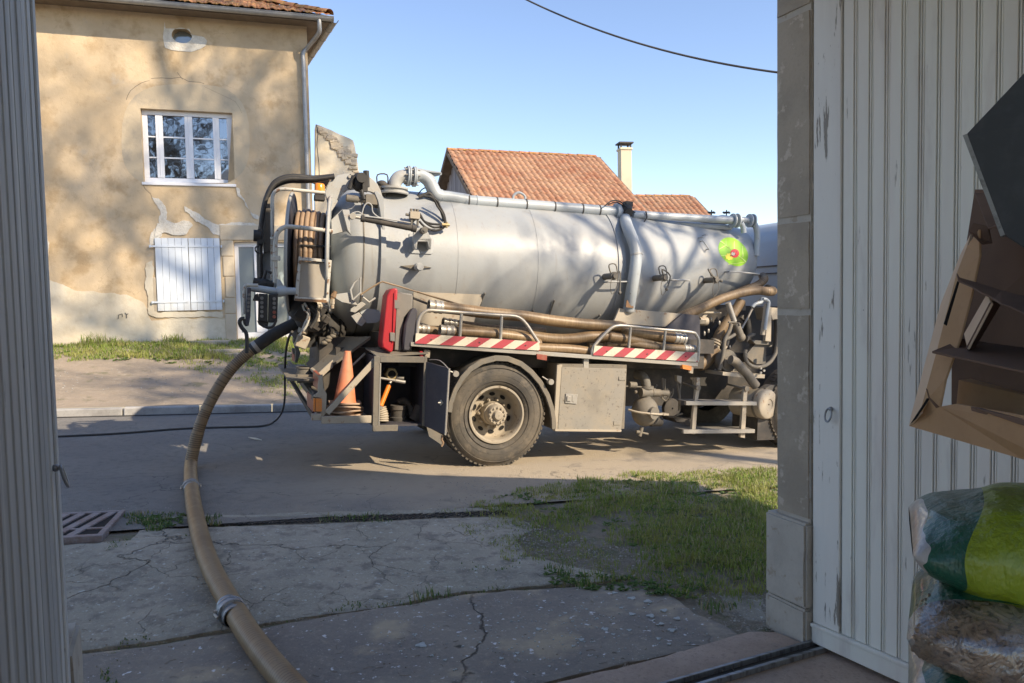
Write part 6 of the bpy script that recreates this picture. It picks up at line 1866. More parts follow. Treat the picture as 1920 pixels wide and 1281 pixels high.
# red panels face the rear, orange one faces the side
bxr = T.at(2, 735, 900, .03).x
def rearpanel(y0_, y1_, z0_, z1_, m_, name, x):
    mb = MB(T); mb.bx(x - .02, x, y0_, y1_, z0_, z1_); return fit(name, mb, m_, tk, 40, .003)
zA = T.at(2, 730, 890, .04).z; zB = T.at(2, 730, 1000, .04).z
mb = MB(T); mb.plate(2, [(692, 885), (742, 888), (742, 990), (692, 992)], .015, .03); mb.plate(2, [(672, 885), (688, 885), (688, 992), (672, 990)], .02, .03); fit('side_marker', mb, M['lens_orange'], tk, 40, .004)
zC = T.at(2, 715, 720, .1).z; zD = T.at(2, 715, 820, .1).z
mb = MB(T); mb.plate(2, [(500, 480), (545, 490), (545, 530), (510, 530)], 1.9, .05); mb.plate(2, [(515, 360), (545, 370), (555, 480), (570, 520), (545, 600), (525, 600), (530, 500), (510, 430)], 1.7, .08); fit('rear_bracket', mb, M['dirty'], tk, 40, .004)
mb = MB(T); c = T.at(2, 608, 650, .8); mb.lathe([(0, .085), (.06, .08), (.07, .09), (.085, .09), (.085, .07), (.03, .068), (.0, .066)], c + V((0, 0, -.06)), (0, 0, 1), 24); fit('coupling_socket', mb, M['dirty'], tk, 40)
mb = MB(T); mb.bx(c.x - .2, c.x + .1, .3, 2.2, c.z - .075, c.z - .055); mb.box(T.at(2, 610, 725, .6), (.16, .1, .08)); fit('bumper_shelf', mb, M['dirty'], tk, 40)
# chute: dark trough wall, lit flange, inner wall
def quad3(name, k, pts, th, m_, dv, par=None):
    mb = MB(T); P = [T.at(k, x, y, w) for x, y, w in pts]; n_ = len(P); D2 = V(dv).normalized() * th
    mb.quadm(P + [q + D2 for q in P], ([(0, 1, 2), (0, 2, 3), (4, 6, 5), (4, 7, 6)] if n_ == 4 else [tuple(range(n_)), tuple(range(2 * n_ - 1, n_ - 1, -1))]) + [(i, (i + 1) % n_, n_ + (i + 1) % n_, n_ + i) for i in range(n_)])
    return fit(name, mb, M[m_], par or tk, 30)
quad3('chute_floor', 35, [(600, 612, 1.35), (850, 402, 1.35), (915, 412, .62), (638, 660, .62)], .02, 'dirty_dark', (0, .2, -1))
quad3('chute_top', 35, [(638, 660, .60), (915, 412, .60), (1105, 405, .36), (698, 700, .36)], .03, 'dirty', (0, .2, -1))
quad3('chute_lip', 35, [(632, 655, .60), (650, 648, .60), (712, 700, .35), (690, 706, .35)], .02, 'frame_cream', (0, 0, -1))
quad3('rear_rail', 35, [(452, 598, 2.3), (474, 600, 2.3), (722, 862, .06), (652, 880, .06)], .04, 'dirty', (0, 0, -1))
quad3('rear_panel', 35, [(452, 728, 2.3), (470, 722, 2.3), (650, 1012, .06), (640, 1052, .06)], .02, 'dirty_dark', (1, 0, 0))
quad3('tail_light', 35, [(604, 838, .38), (653, 884, .10), (650, 1000, .10), (605, 945, .38)], .03, 'lens_red', (1, 0, 0))
quad3('tail_light', 35, [(652, 672, .34), (704, 722, .10), (700, 832, .10), (652, 786, .34)], .03, 'lens_red', (1, 0, 0))
quad3('tail_light', 35, [(484, 505, 2.2), (500, 512, 2.15), (508, 602, 2.15), (487, 596, 2.2)], .03, 'lens_red', (1, 0, 0))
quad3('tail_light', 35, [(478, 672, 2.2), (502, 700, 2.1), (506, 752, 2.1), (480, 722, 2.2)], .03, 'lens_red', (1, 0, 0))
quad3('rear_frame', 35, [(702, 712, .08), (728, 706, .05), (742, 820, .05), (716, 842, .08)], .03, 'frame_cream', (0, 1, 0))
mb = MB(T); mb.plate(2, [(705, 688), (830, 575), (828, 640), (800, 660), (740, 720), (722, 708)], .34, .03); fit('chute_cheek', mb, M['frame_cream'], tk, 40, .003)
mb = MB(T); mb.plate(2, [(735, 730), (830, 640), (1120, 420), (1180, 440), (1180, 1050), (760, 1030)], .62, .04); mb.bx(bx0 - .45, bx0 - .02, .60, 1.7, bz0 + .1, bz1 + .2); fit('chute_wall', mb, M['dirty_dark'], tk, 40)
# side brace, cone shelf
bar3(2, (780, 1003, .02), (1168, 580, .02), .03, .055, M['frame_cream'], 'brace')
bar3(26, (780, 950, .35), (1000, 740, .35), .012, .02, M['alu'], 'brace')
mb = MB(T); s0_, s1_ = T.at(2, 735, 1040, 0), T.at(2, 1135, 1040, 0)
zsh = (s0_.z + s1_.z) / 2 + .0
mb.bx(s0_.x, s1_.x, -.02, .0, zsh - .05, zsh + .02); mb.bx(s0_.x, s1_.x, .001, .55, zsh - .03, zsh - .01); mb.bx(T.at(2, 660, 1030, 0).x, s0_.x, .0, .05, zsh - .02, zsh + .04)
fit('cone_shelf', mb, M['frame_cream'], tk, 40, .004)
# red extinguisher case on grey box
mb = MB(T); mb.plate(2, [(1340, 30), (1470, 50), (1465, 160), (1400, 250), (1380, 400), (1385, 510), (1320, 505)], .06, .22)
mb.plate(2, [(1340, 30), (1470, 50), (1465, 510), (1320, 505)], .12, .16); bxg = fit('extinguisher_box', mb, M['greybox'], tk, 40, .012)
mb = MB(T); mb.plate(2, [(1262, 60), (1290, 15), (1325, 0), (1350, 10), (1340, 150), (1330, 300), (1310, 500), (1295, 522), (1228, 478), (1222, 440)], .0, .24); bxr_ = fit('extinguisher_lid', mb, M['red'], tk, 40, .02)
bxr_.modifiers[0].segments = 3
mb = MB(T); mb.plate(2, [(1318, 40), (1340, 20), (1334, 140), (1326, 300), (1312, 440), (1302, 440)], -.012, .02); fit('lid_rib', mb, M['red'], bxr_, 40, .004)
for (x, y) in ((1342, 130), (1308, 390)):
    mb = MB(T); mb.plate(2, [(x - 20, y - 35), (x + 18, y - 30), (x + 18, y + 40), (x - 20, y + 35)], -.015, .03); fit('latch', mb, M['greybox'], bxr_, 40, .003)
# dark fender panel beside it
mb = MB(T); mb.plate(2, [(1390, 500), (1395, 400), (1405, 300), (1440, 200), (1470, 160), (1500, 165), (1505, 190), (1480, 440), (1440, 505)], .0, .30); fit('end_panel', mb, M['navy'], tk, 40, .012)
mb = MB(T); mb.plate(2, [(1525, 505), (1550, 510), (1555, 570), (1525, 570)], .02, .05); fit('side_marker', mb, M['red'], tk, 40, .004)
mb = MB(T); mb.plate(2, [(1560, 495), (1610, 498), (1605, 560), (1565, 560)], .04, .05); fit('rack_foot', mb, M['frame_cream'], tk, 40, .004)

# hose rack -----------------------------------------------------------
def rail(k, pts, m_=None, r=.018, name='rack_rail', w=.0, smooth=3):
    mb = MB(T); mb.ptube(k, pts, w, r, 10, smooth); return fit(name, mb, m_ or M['alu'], tk, 60)
rail(3, [(150, 305), (155, 240), (172, 190), (205, 158), (250, 150), (450, 165), (700, 182), (795, 188), (840, 205), (880, 245), (920, 305), (962, 368)])
for a_, b_ in (((446, 165), (430, 395)), ((714, 183), (702, 415))): rail(3, [a_, b_], smooth=0, r=.016)
rail(4, [(95, 660), (100, 620), (125, 585), (170, 535), (215, 495), (250, 484), (300, 484), (500, 505), (690, 522), (722, 540), (737, 575), (735, 650), (730, 700)])
for a_, b_ in (((328, 492), (310, 690)), ((537, 512), (518, 700))): rail(4, [a_, b_], smooth=0, r=.016)
mb = MB(T)
pA, pB = T.at(3, 105, 368, 0), T.at(4, 728, 712, 0)
d_ = (pB - pA).normalized(); up_ = d_.cross(Y_) * -1
if up_.z < 0: up_ = -up_
def railbox(a_, b_, y0_, y1_, dz0, dz1):
    P = []
    for p in (a_, b_):
        for yy, zz_ in ((y0_, dz0), (y1_, dz0), (y1_, dz1), (y0_, dz1)): P.append(V((p.x, yy, p.z + zz_)))
    mb.quadm(P, [(0, 1, 2, 3), (4, 5, 6, 7), (0, 1, 5, 4), (1, 2, 6, 5), (2, 3, 7, 6), (3, 0, 4, 7)])
railbox(pA, pB, -.015, .03, -.03, .012); railbox(pA, pB, .031, .62, -.028, -.008)
fit('rack_bed', mb, M['alu'], tk, 40, .003)
def board(k, tl, tr, br, bl, n_, lean, name='striped_board'):
    """tl..bl corners traced; n_ stripes that lean to the right going up"""
    C4 = [T.at(k, *p, -.028) for p in (tl, tr, br, bl)]
    mb = MB(T); mb.prism(C4, (0, .01, 0)); b_ = fit(name, mb, M['boardw'], tk, 40)
    L_ = (C4[1] - C4[0]).length; Hh = (C4[3] - C4[0]).length
    def uvp(s, t): return C4[3].lerp(C4[2], s / L_).lerp(C4[0].lerp(C4[1], s / L_), t)
    st = L_ / n_ / 2
    for i in range(-1, n_ + 1):
        a = i * 2 * st + lean[1]
        pts = [(a, 0), (a + st, 0), (a + st + lean[0], 1), (a + lean[0], 1)]
        # clip to the board
        P = []
        def clip(poly, lim, sgn):
            out = []
            for j in range(len(poly)):
                p, q = poly[j], poly[(j + 1) % len(poly)]
                ip, iq = sgn * (p[0] - lim) >= 0, sgn * (q[0] - lim) >= 0
                if ip: out.append(p)
                if ip != iq:
                    t = (lim - p[0]) / (q[0] - p[0]); out.append((lim, p[1] + t * (q[1] - p[1])))
            return out
        pts = clip(pts, 0, 1)
        if len(pts) > 2: pts = clip(pts, L_, -1)
        if len(pts) < 3: continue
        mb = MB(T); mb.prism([uvp(s, t) + V((0, -.0025, 0)) for s, t in pts], (0, .002, 0)); fit('stripe', mb, M['boardr'], b_, 40)
    for q in (.12, .5, .88):
        c = uvp(L_ * q, .5) + V((0, -.003, 0)); mb = MB(T); mb.tube([c, c + V((0, -.006, 0))], .007, 6); fit('rivet', mb, M['dirty_dark'], b_, 40)
board(3, (142, 303), (963, 360), (970, 418), (137, 370), 5, (.14, -.02))
board(4, (112, 603), (730, 645), (728, 700), (103, 660), 5, (.12, -.02))
mb = MB(T); mb.plate(3, [(948, 440), (1018, 448), (1015, 485), (950, 475)], -.03, .02); fit('reflector', mb, M['lens_red'], tk, 40, .002)
mb = MB(T); mb.plate(34, [(900, 180), (1035, 200), (1030, 265), (905, 240)], -.03, .05); fit('side_marker', mb, M['lens_orange'], tk, 40, .003)
mb = MB(T); mb.plate(34, [(1005, 205), (1060, 215), (1052, 310), (1000, 300)], -.01, .03); fit('bracket', mb, M['frame_cream'], tk, 40, .003)
for (k, x, y) in ((3, 1272, 500), (4, 55, 715)):
    mb = MB(T); c = T.at(k, x, y, .05); mb.box(c, (.06, .05, .16)); fit('rack_foot', mb, M['alu'], tk, 40, .003)
# hose coupling supports under bed: locker 2
q0, q1, q2, q3 = T.at(0, 1057, 688, .02), T.at(0, 1176, 690, .02), T.at(0, 1166, 807, .02), T.at(0, 1044, 808, .02)
mb = MB(T); mb.bx(q3.x - .0, q1.x + .0, .03, .60, q3.z - .0, q0.z + .03); lk = fit('locker', mb, M['dirty'], tk, 40, .004)
mb = MB(T); mb.plate(4, [(0, 735), (305, 742), (272, 1118), (-110, 1108), (-85, 730)], .005, .022); ld = fit('locker_door', mb, M['locker'], tk, 40, .004)
mb = MB(T); mb.plate(3, [(1085, 515), (1118, 512), (1105, 955), (1060, 955)], .01, .03); mb.plate(3, [(1070, 942), (1515, 948), (1512, 962), (1070, 957)], -.005, .04); fit('locker_frame', mb, M['frame_cream'], lk, 40, .003)
mb = MB(T); mb.plate(3, [(1143, 705), (1222, 710), (1215, 775), (1138, 768)], -.008, .012); mb.plate(3, [(1152, 722), (1180, 724), (1178, 758), (1150, 756)], -.02, .02); mb.plate(3, [(1185, 718), (1208, 720), (1203, 762), (1184, 760)], -.012, .005); fit('latch', mb, M['alu'], ld, 40, .003)
for (x, y) in ((280, 800), (250, 1068)):
    mb = MB(T); mb.plate(4, [(x - 22, y - 12), (x + 20, y - 12), (x + 18, y + 12), (x - 24, y + 12)], -.002, .01); fit('hinge', mb, M['locker'], ld, 40, .002)

# filter pot with elbow ------------------------------------------------
sc0 = T.at(34, 370, 840, .22); 
mb = MB(T); mb.sphere(sc0, .150, 28, 18, (1, 1, 1.12)); pot = fit('filter_pot', mb, M['dirty'], tk, 60)
mb = MB(T); mb.tube([sc0 + V((-.24, -.06, .03)), sc0 + V((-.16, -.13, .01)), sc0 + V((0, -.175, -.005)), sc0 + V((.15, -.12, -.02)), sc0 + V((.2, -.05, -.02))], .012, 8, True, 4); mb.box(sc0 + V((.19, -.1, -.02)), (.07, .08, .02)); fit('clamp_band', mb, M['frame_cream'], pot, 60)
mb = MB(T); mb.tube([sc0 + V((.02, -.13, .0)), sc0 + V((.03, -.165, .0))], .07, 20); fit('pot_cover', mb, M['dirty'], pot, 50)
mb = MB(T); mb.tube([sc0 + V((.10, .05, -.12)), sc0 + V((.24, .05, -.12))], .06, 14); fit('pot_outlet', mb, M['dirty_dark'], pot, 50)
mb = MB(T); mb.tube([T.at(34, 390, 640, .22), T.at(34, 392, 500, .22), T.at(34, 375, 400, .24), T.at(34, 330, 340, .28), T.at(34, 250, 320, .36)], [.06, .052, .052, .052, .05], 16, True, 5); mb.tube([T.at(34, 392, 520, .22), T.at(34, 392, 485, .22)], .08, 18); fit('elbow', mb, M['dirty'], pot, 60)
mb = MB(T); mb.tube([T.at(34, 310, 575, .2), T.at(34, 460, 575, .2)], .055, 16); mb.tube([T.at(34, 460, 575, .2), T.at(34, 700, 585, .2)], .033, 14); mb.tube([T.at(34, 470, 575, .2), T.at(34, 510, 576, .2)], .05, 14); mb.tube([T.at(34, 515, 577, .2), T.at(34, 580, 580, .2)], .043, 14); fit('outlet_pipe', mb, M['dirty'], pot, 50)
mb = MB(T); mb.tube([T.at(34, 150, 465, .18), T.at(34, 245, 470, .18)], .035, 12); mb.tube([T.at(34, 90, 485, .18), T.at(34, 320, 495, .18)], .008, 6); mb.sphere(T.at(34, 240, 565, .18), .02, 8, 6); fit('tap', mb, M['dirty'], pot, 50)
mb = MB(T); mb.tube([T.at(34, 330, 1060, .2), T.at(34, 295, 1190, .2)], .022, 10); mb.tube([T.at(34, 300, 1135, .2), T.at(34, 415, 1160, .2)], .012, 8); mb.tube([T.at(34, 250, 1130, .2), T.at(34, 300, 1130, .2)], .018, 8); fit('drain_tap', mb, M['dirty'], pot, 50)
# small hanging bits between pot and steps
mb = MB(T); mb.plate(34, [(820, 330), (895, 345), (890, 440), (870, 450), (850, 430), (825, 410)], .25, .05); fit('bracket', mb, M['frame_cream'], tk, 40, .004)
mb = MB(T)
for pts in ([(830, 420), (840, 520), (855, 640), (850, 830)], [(880, 440), (860, 560), (870, 700), (850, 830)], [(620, 370), (625, 480), (640, 640)], [(650, 380), (650, 480), (660, 640)], [(770, 520), (760, 600), (710, 670)], [(545, 460), (520, 500), (500, 530)], [(790, 910), (850, 885), (905, 872)], [(600, 640), (660, 690), (700, 640), (740, 560)]):
    mb.ptube(34, pts, .28, .010, 6)
fit('small_hose', mb, M['dirty'], tk, 50)
mb = MB(T); mb.lathe([(0, .01), (0, .11), (.03, .12), (.06, .11)], T.at(34, 760, 800, .5), (0, 1, 0), 24); mb.plate(34, [(780, 940), (1080, 950), (1080, 1060), (900, 1020), (820, 985)], .6, .4); fit('air_tank', mb, M['dirty_dark'], tk, 40)
mb = MB(T); mb.bx(1.62, 4.6, .75, 2.1, .50, 1.12); mb.bx(2.55, 4.9, .9, 2.0, 1.12, 1.75); mb.bx(.95, 1.62, .9, 1.9, .56, 1.05); fit('gearbox', mb, M['dirty_dark'], tk, 40)
# steps
mb = MB(T); mb.plate(33, [(338, 200), (375, 205), (372, 360), (345, 520), (320, 900), (300, 960), (262, 950), (278, 700), (300, 520)], .02, .04); stp = fit('step_frame', mb, M['frame_cream'], tk, 40, .004)
mb = MB(T); mb.plate(33, [(960, 340), (1012, 345), (1000, 520), (975, 1010), (915, 1000), (945, 520)], .02, .04); fit('upright', mb, M['frame_cream'], stp, 40, .004)
mb = MB(T); mb.plate(33, [(190, 515), (1132, 522), (1130, 572), (190, 568)], -.02, .035); mb.plate(33, [(190, 515), (1132, 522), (1132, 524), (190, 517)], .016, .22); fit('step', mb, M['alu'], stp, 40, .003)
mb = MB(T); mb.plate(33, [(155, 895), (1108, 890), (1105, 940), (155, 948)], -.02, .035); mb.plate(33, [(155, 895), (1108, 890), (1108, 893), (155, 898)], .016, .22); fit('step', mb, M['alu'], stp, 40, .003)
for a_, b_ in (((730, 288, .35), (980, 345, .03)), ((145, 280, .35), (335, 335, .03))):
    mb = MB(T); mb.tube([T.at(33, *a_), T.at(33, *b_)], .012, 8); mb.tube([T.at(33, *b_) + V((0, -.03, 0)), T.at(33, *b_) + V((0, .03, 0))], .03, 12); fit('step_stay', mb, M['dirty'], stp, 50)
# round air filter
c = T.at(33, 1292, 560, .06)
mb = MB(T); mb.lathe([(0, .01), (.0, .06), (-.01, .065), (-.01, .10), (0, .16), (.01, .172), (.04, .175), (.45, .175)], c, (-.25, .97, 0), 36); af = fit('air_filter', mb, M['frame_cream'], tk, 45)
mb = MB(T); mb.lathe([(.08, .178), (.08, .186), (.11, .186), (.11, .178)], c, (-.25, .97, 0), 36); mb.plate(33, [(1240, 345), (1320, 300), (1390, 300), (1395, 390), (1300, 370)], .12, .1); fit('strap', mb, M['dirty'], af, 45)
# front mudflap
mb = MB(T); mb.bx(T.at(33, 1150, 1000, .1).x, T.at(33, 1150, 1000, .1).x + .5, .12, .60, .16, .62); fit('front_mud_flap', mb, M['dirty_dark'], tk, 40)

# front machinery ------------------------------------------------------
def mh(name, k, pts, w, r, m_, seg=12, sm=4):
    mb = MB(T); mb.ptube(k, pts, w, r, seg, sm); return fit(name, mb, M[m_], tk, 60)
def ribbed(mb, P, r, pitch=.014, amp=.035, seg=14, sub=0):
    """suction hose: spiral ribs along a smooth path"""
    P, _ = spline([V(p) for p in P], 1.0, 24)
    # resample at even spacing
    out = [P[0]]; acc = 0
    for i in range(1, len(P)):
        seg_ = (P[i] - P[i - 1]).length
        while acc + seg_ >= pitch / 2:
            t = (pitch / 2 - acc) / seg_
            q = P[i - 1].lerp(P[i], t); out.append(q)
            P[i - 1] = q; seg_ = (P[i] - P[i - 1]).length; acc = 0
        acc += seg_
    rad = [r * (1 + (amp if i % 2 else -amp * .4)) for i in range(len(out))]
    f0 = len(mb.f)
    mb.tube(out, rad, seg)
    rr = random.Random(len(out)); lev = 0
    for i in range(len(out) - 1):
        if i % 2 == 0: lev = 1 if rr.random() < .72 else 0
        if i % 2 and lev:
            for k in range(seg): mb.mi[f0 + i * seg + k] = 1
def hose(name, pts, r, m_, label=None, parent=None, group=None, F=T, ends=(True, True), k=None, pitch=.014):
    P = [F.at(*p) for p in pts] if F else [V(p) for p in pts]
    base_ = (F.M @ P[0]) if F else P[0]
    if parent is None: root = thing(name, label, 'hose', base_, group)
    mb = MB(F); ribbed(mb, P, r, pitch)
    if parent is not None: return build(name, mb, [M[m_], M[m_ + '_groove']], parent, smooth=75)
    bod = build('hose_body', mb, [M[m_], M[m_ + '_groove']], root, smooth=75)
    for i, (e_, a_, b_) in enumerate(((ends[0], P[0], P[1]), (ends[1], P[-1], P[-2]))):
        if not e_: continue
        d_ = (a_ - b_).normalized()
        mb = MB(F)
        mb.lathe([(-.10, r * 1.03), (-.095, r * 1.12), (-.07, r * 1.12), (-.065, r * 1.04), (-.05, r * 1.04), (-.045, r * 1.14), (-.02, r * 1.14), (-.015, r * 1.0), (.02, r * 1.0), (.02, r * 1.12), (.045, r * 1.12), (.045, r * .85), (-.02, r * .8)], a_, d_, 22)
        build('coupling', mb, M['alu'], root, smooth=40)
    return root
hose('tank_hose', [(4, 520, 470, .50), (4, 620, 437, .46), (4, 760, 375, .40), (4, 880, 320, .40), (4, 1000, 285, .42), (4, 1090, 272, .40), (4, 1160, 278, .35), (4, 1180, 275, .5), (4, 1150, 260, .8)], .052, 'hose_brown', parent=tk)
hose('tank_hose', [(4, 940, 300, .75), (4, 1030, 262, .75), (4, 1090, 240, .75), (4, 1130, 205, .75), (4, 1120, 185, .95)], .050, 'hose_brown', parent=tk)
mh('piston_rod', 32, [(745, 340), (830, 590)], .30, .033, 'alu', 14, 1)
mh('piston', 32, [(850, 620), (920, 800)], .30, .046, 'dirty', 14, 1)
mb = MB(T); mb.sphere(T.at(32, 920, 800, .3), .055, 12, 8); fit('ball_end', mb, M['dirty'], tk, 50)
mb = MB(T); mb.tube([T.at(32, 750, 600, .28), T.at(32, 860, 600, .28)], .011, 8); mb.tube([T.at(32, 895, 615, .26), T.at(32, 895, 640, .26)], .02, 8); fit('piston_joint', mb, M['dirty'], tk, 50)
mh('charge_pipe', 32, [(920, 310), (900, 350), (860, 420), (790, 520), (700, 650), (620, 780), (570, 920)], .50, .058, 'hose_brown', 16)
for t in ((590, 850), (575, 880), (560, 915), (570, 950)):
    c = T.at(32, t[0], t[1], .5); mb = MB(T); d_ = V((.45, 0, 1)).normalized(); mb.tube([c - d_ * .008, c + d_ * .01], .070, 18); fit('hose_clip', mb, M['frame_cream'], tk, 50)
mh('suction_bend', 32, [(570, 950), (500, 1050), (430, 1130), (360, 1160)], .48, .085, 'hose_brown', 18)
mh('thin_pipe', 32, [(1190, 290), (1120, 350), (1070, 420), (1000, 560), (930, 680)], .42, .014, 'alu', 8)
mh('thin_pipe', 32, [(1200, 265), (1190, 330), (1110, 360), (1070, 400)], .35, .022, 'pipe', 10)
mh('air_hose', 32, [(790, 620), (770, 700), (730, 780), (700, 850), (690, 950), (670, 1080), (640, 1200), (630, 1240)], .26, .024, 'dirty', 10)
mh('air_hose', 32, [(840, 760), (780, 800), (710, 830), (700, 880)], .26, .020, 'dirty', 10)
mh('air_hose', 32, [(600, 1110), (660, 1000), (740, 900), (770, 700)], .40, .014, 'frame_cream', 8)
mh('loop_hose', 32, [(985, 965), (975, 1030), (1000, 1130), (1080, 1190), (1190, 1195), (1300, 1140), (1380, 1020), (1395, 930)], .14, .022, 'dirty', 10)
mh('loop_hose', 32, [(1395, 560), (1400, 700), (1390, 850), (1370, 1020)], .25, .03, 'black', 10)
mh('exhaust_pipe', 32, [(780, 1100), (850, 1130), (930, 1220), (1010, 1300), (1080, 1400), (1120, 1450)], .16, .054, 'dirty', 16)
mb = MB(T); c = T.at(32, 760, 1120, .26); mb.lathe([(0, .02), (0, .12), (.03, .135), (.09, .135), (.1, .02)], c, (0, 1, 0), 28); mb.plate(32, [(700, 1080), (820, 1040), (870, 1110), (830, 1180), (700, 1200)], .24, .05); fit('blower', mb, M['dirty'], tk, 45)
mb = MB(T); mb.plate(33, [(680, 125), (930, 140), (1240, 160), (1235, 210), (900, 195), (675, 170)], .16, .35); fit('pump_tray', mb, M['frame_cream'], tk, 40, .004)
mb = MB(T); mb.plate(32, [(1130, 870), (1345, 905), (1330, 930), (1260, 935), (1255, 1160), (1110, 1160), (1000, 1070), (1000, 1020)], .34, .08); mb.plate(32, [(1060, 835), (1350, 860), (1350, 905), (1110, 895)], .30, .12); fit('pump_plate', mb, M['dirty'], tk, 40, .005)
mb = MB(T); mb.plate(32, [(1255, 350), (1290, 350), (1240, 775), (1200, 770)], .20, .04); mb.plate(32, [(1290, 385), (1330, 400), (1320, 860), (1245, 855)], .26, .05); fit('upright_bracket', mb, M['frame_cream'], tk, 40, .004)
mh('breather_pipe', 32, [(1215, 290), (1250, 295), (1285, 320), (1290, 360), (1270, 480), (1240, 700)], .18, .02, 'pipe', 10)
mb = MB(T); mb.plate(32, [(1300, 400), (1420, 410), (1420, 580), (1340, 570)], .4, .3); fit('engine_cover', mb, M['frame_cream'], tk, 40, .006)
for pts, w_ in (([(910, 440), (990, 445), (980, 310), (970, 300)], .6), ([(920, 540), (960, 500), (960, 570)], .55), ([(1020, 790), (1080, 745), (1125, 750), (1110, 780), (1050, 800), (1000, 880)], .3), ([(360, 565), (460, 570), (460, 620), (365, 625)], .4)):
    mb = MB(T); mb.plate(32, pts, w_, .05); fit('bracket', mb, M['dirty'], tk, 40, .004)
mb = MB(T); mb.tube([T.at(32, 360, 585, .45), T.at(32, 465, 590, .45)], .05, 14); mb.ptube(32, [(370, 470), (570, 472), (650, 480)], .42, .012, 6); mb.plate(32, [(380, 560), (440, 480), (490, 485), (430, 555)], .44, .02); fit('tap_body', mb, M['frame_cream'], tk, 50)
for (x, y) in ((520, 565), (630, 610), (430, 750), (485, 715), (770, 935), (815, 1230), (575, 1255)):
    mb = MB(T); mb.sphere(T.at(32, x, y, .5), .022, 8, 6, (.7, .7, 1.4)); fit('bolt_head', mb, M['alu'], tk, 60)
mb = MB(T); mb.ptube(32, [(520, 1080), (640, 990), (760, 700)], .55, .05, 'x' and 10); mb.ptube(32, [(990, 560), (1010, 700), (1000, 850)], .6, .05, 10); mb.ptube(32, [(480, 860), (560, 700), (720, 560)], .7, .05, 10); mb.plate(32, [(380, 870), (520, 850), (540, 980), (400, 1060)], .5, .3); fit('hidden_duct', mb, M['black'], tk, 50)
for i in range(3):
    mb = MB(T); c = T.at(4, 1112, 752, .13) + V((.03 * math.cos(i * 2.1), 0, .03 * math.sin(i * 2.1))); mb.tube([c, c + V((0, -.02, 0))], .014, 8); fit('bolt_head', mb, M['alu'], tk, 50)

# cab
xc = T.at(0, 1424, 500, 2.3).x
xc = 4.25
mb = MB(T); 
mb.prism([(xc, .02, 1.0), (xc, .02, 2.62), (xc + .15, .02, 2.86), (xc + .5, .02, 2.98), (xc + 1.5, .02, 2.9), (xc + 2.0, .02, 2.0), (xc + 2.1, .02, .5), (xc + .9, .02, .5), (xc + .8, .02, 1.05)], (0, 2.46, 0)); cb_ = fit('cab', mb, M['cab'], tk, 40, .02)
for z_ in (2.30, 2.20, 1.75, 1.62):
    mb = MB(T); mb.bx(xc - .014, xc - .001, .1, 2.4, z_, z_ + .012); fit('cab_seam', mb, M['navy'], cb_, 40)
mb = MB(T); mb.bx(xc + .6, xc + 1.6, .005, .018, 1.9, 2.7); fit('side_window', mb, M['glass'], cb_, 40)
mb = MB(T); mb.prism([(xc + 1.55, .15, 2.86), (xc + 1.55, 2.35, 2.86), (xc + 2.03, 2.35, 1.9), (xc + 2.03, .15, 1.9)], (.02, 0, .012)); fit('windscreen', mb, M['glass'], cb_, 40)

# ---------------------------------------------------------------- hoses and cables
RK = 'suction hoses lying in the side rack'
hose('suction_hose', [(3, 255, 124, .12), (3, 420, 142, .13), (3, 600, 165, .14), (3, 850, 188, .15), (3, 1050, 218, .15), (3, 1250, 240, .14), (3, 1500, 258, .13), (4, 300, 512, .12), (4, 480, 540, .10), (4, 630, 562, .10)], .058, 'hose_tan', 'longest ribbed tan hose lying on top of the others in the truck side rack', group=RK)
hose('suction_hose', [(3, 350, 232, .22), (3, 480, 250, .24), (3, 640, 272, .26), (3, 800, 285, .26), (3, 1000, 290, .30)], .043, 'hose_brown', 'short brown hose end with steel coupling behind the first rack rail', group=RK, ends=(True, False))
hose('suction_hose', [(3, 165, 272, .15), (3, 240, 278, .16), (3, 300, 282, .2)], .040, 'hose_brown', 'hose end peeping out at the rear corner of the rack, left of the open coupling', group=RK, ends=(True, False))
hose('suction_hose', [(3, 330, 284, .06), (3, 450, 292, .07), (3, 620, 302, .08), (3, 800, 322, .09), (3, 900, 342, .10), (3, 960, 372, .14)], .050, 'hose_tan', 'tan hose with open steel coupling mouth just above the rear striped board', group=RK, ends=(True, False))
hose('suction_hose', [(3, 900, 320, .18), (3, 1050, 340, .16), (3, 1180, 340, .14), (3, 1300, 325, .13), (3, 1450, 322, .12), (4, 200, 548, .1), (4, 300, 562, .11), (4, 400, 580, .13), (4, 505, 600, .15)], .056, 'hose_tan', 'middle tan hose sagging between the two rack rails', group=RK, ends=(False, False))
hose('suction_hose', [(3, 940, 400, .09), (3, 1050, 404, .08), (3, 1180, 410, .08), (3, 1290, 424, .09)], .050, 'hose_tan', 'lowest tan hose lying on the rack bed between the two striped boards', group=RK, ends=(False, False))
hose('suction_hose', [(3, 1290, 380, .2), (3, 1450, 375, .18), (4, 180, 592, .16), (4, 330, 590, .12), (4, 500, 614, .08), (4, 690, 624, .07)], .045, 'hose_brown', 'brown hose with clamp end above the front striped board', group=RK, ends=(False, True))

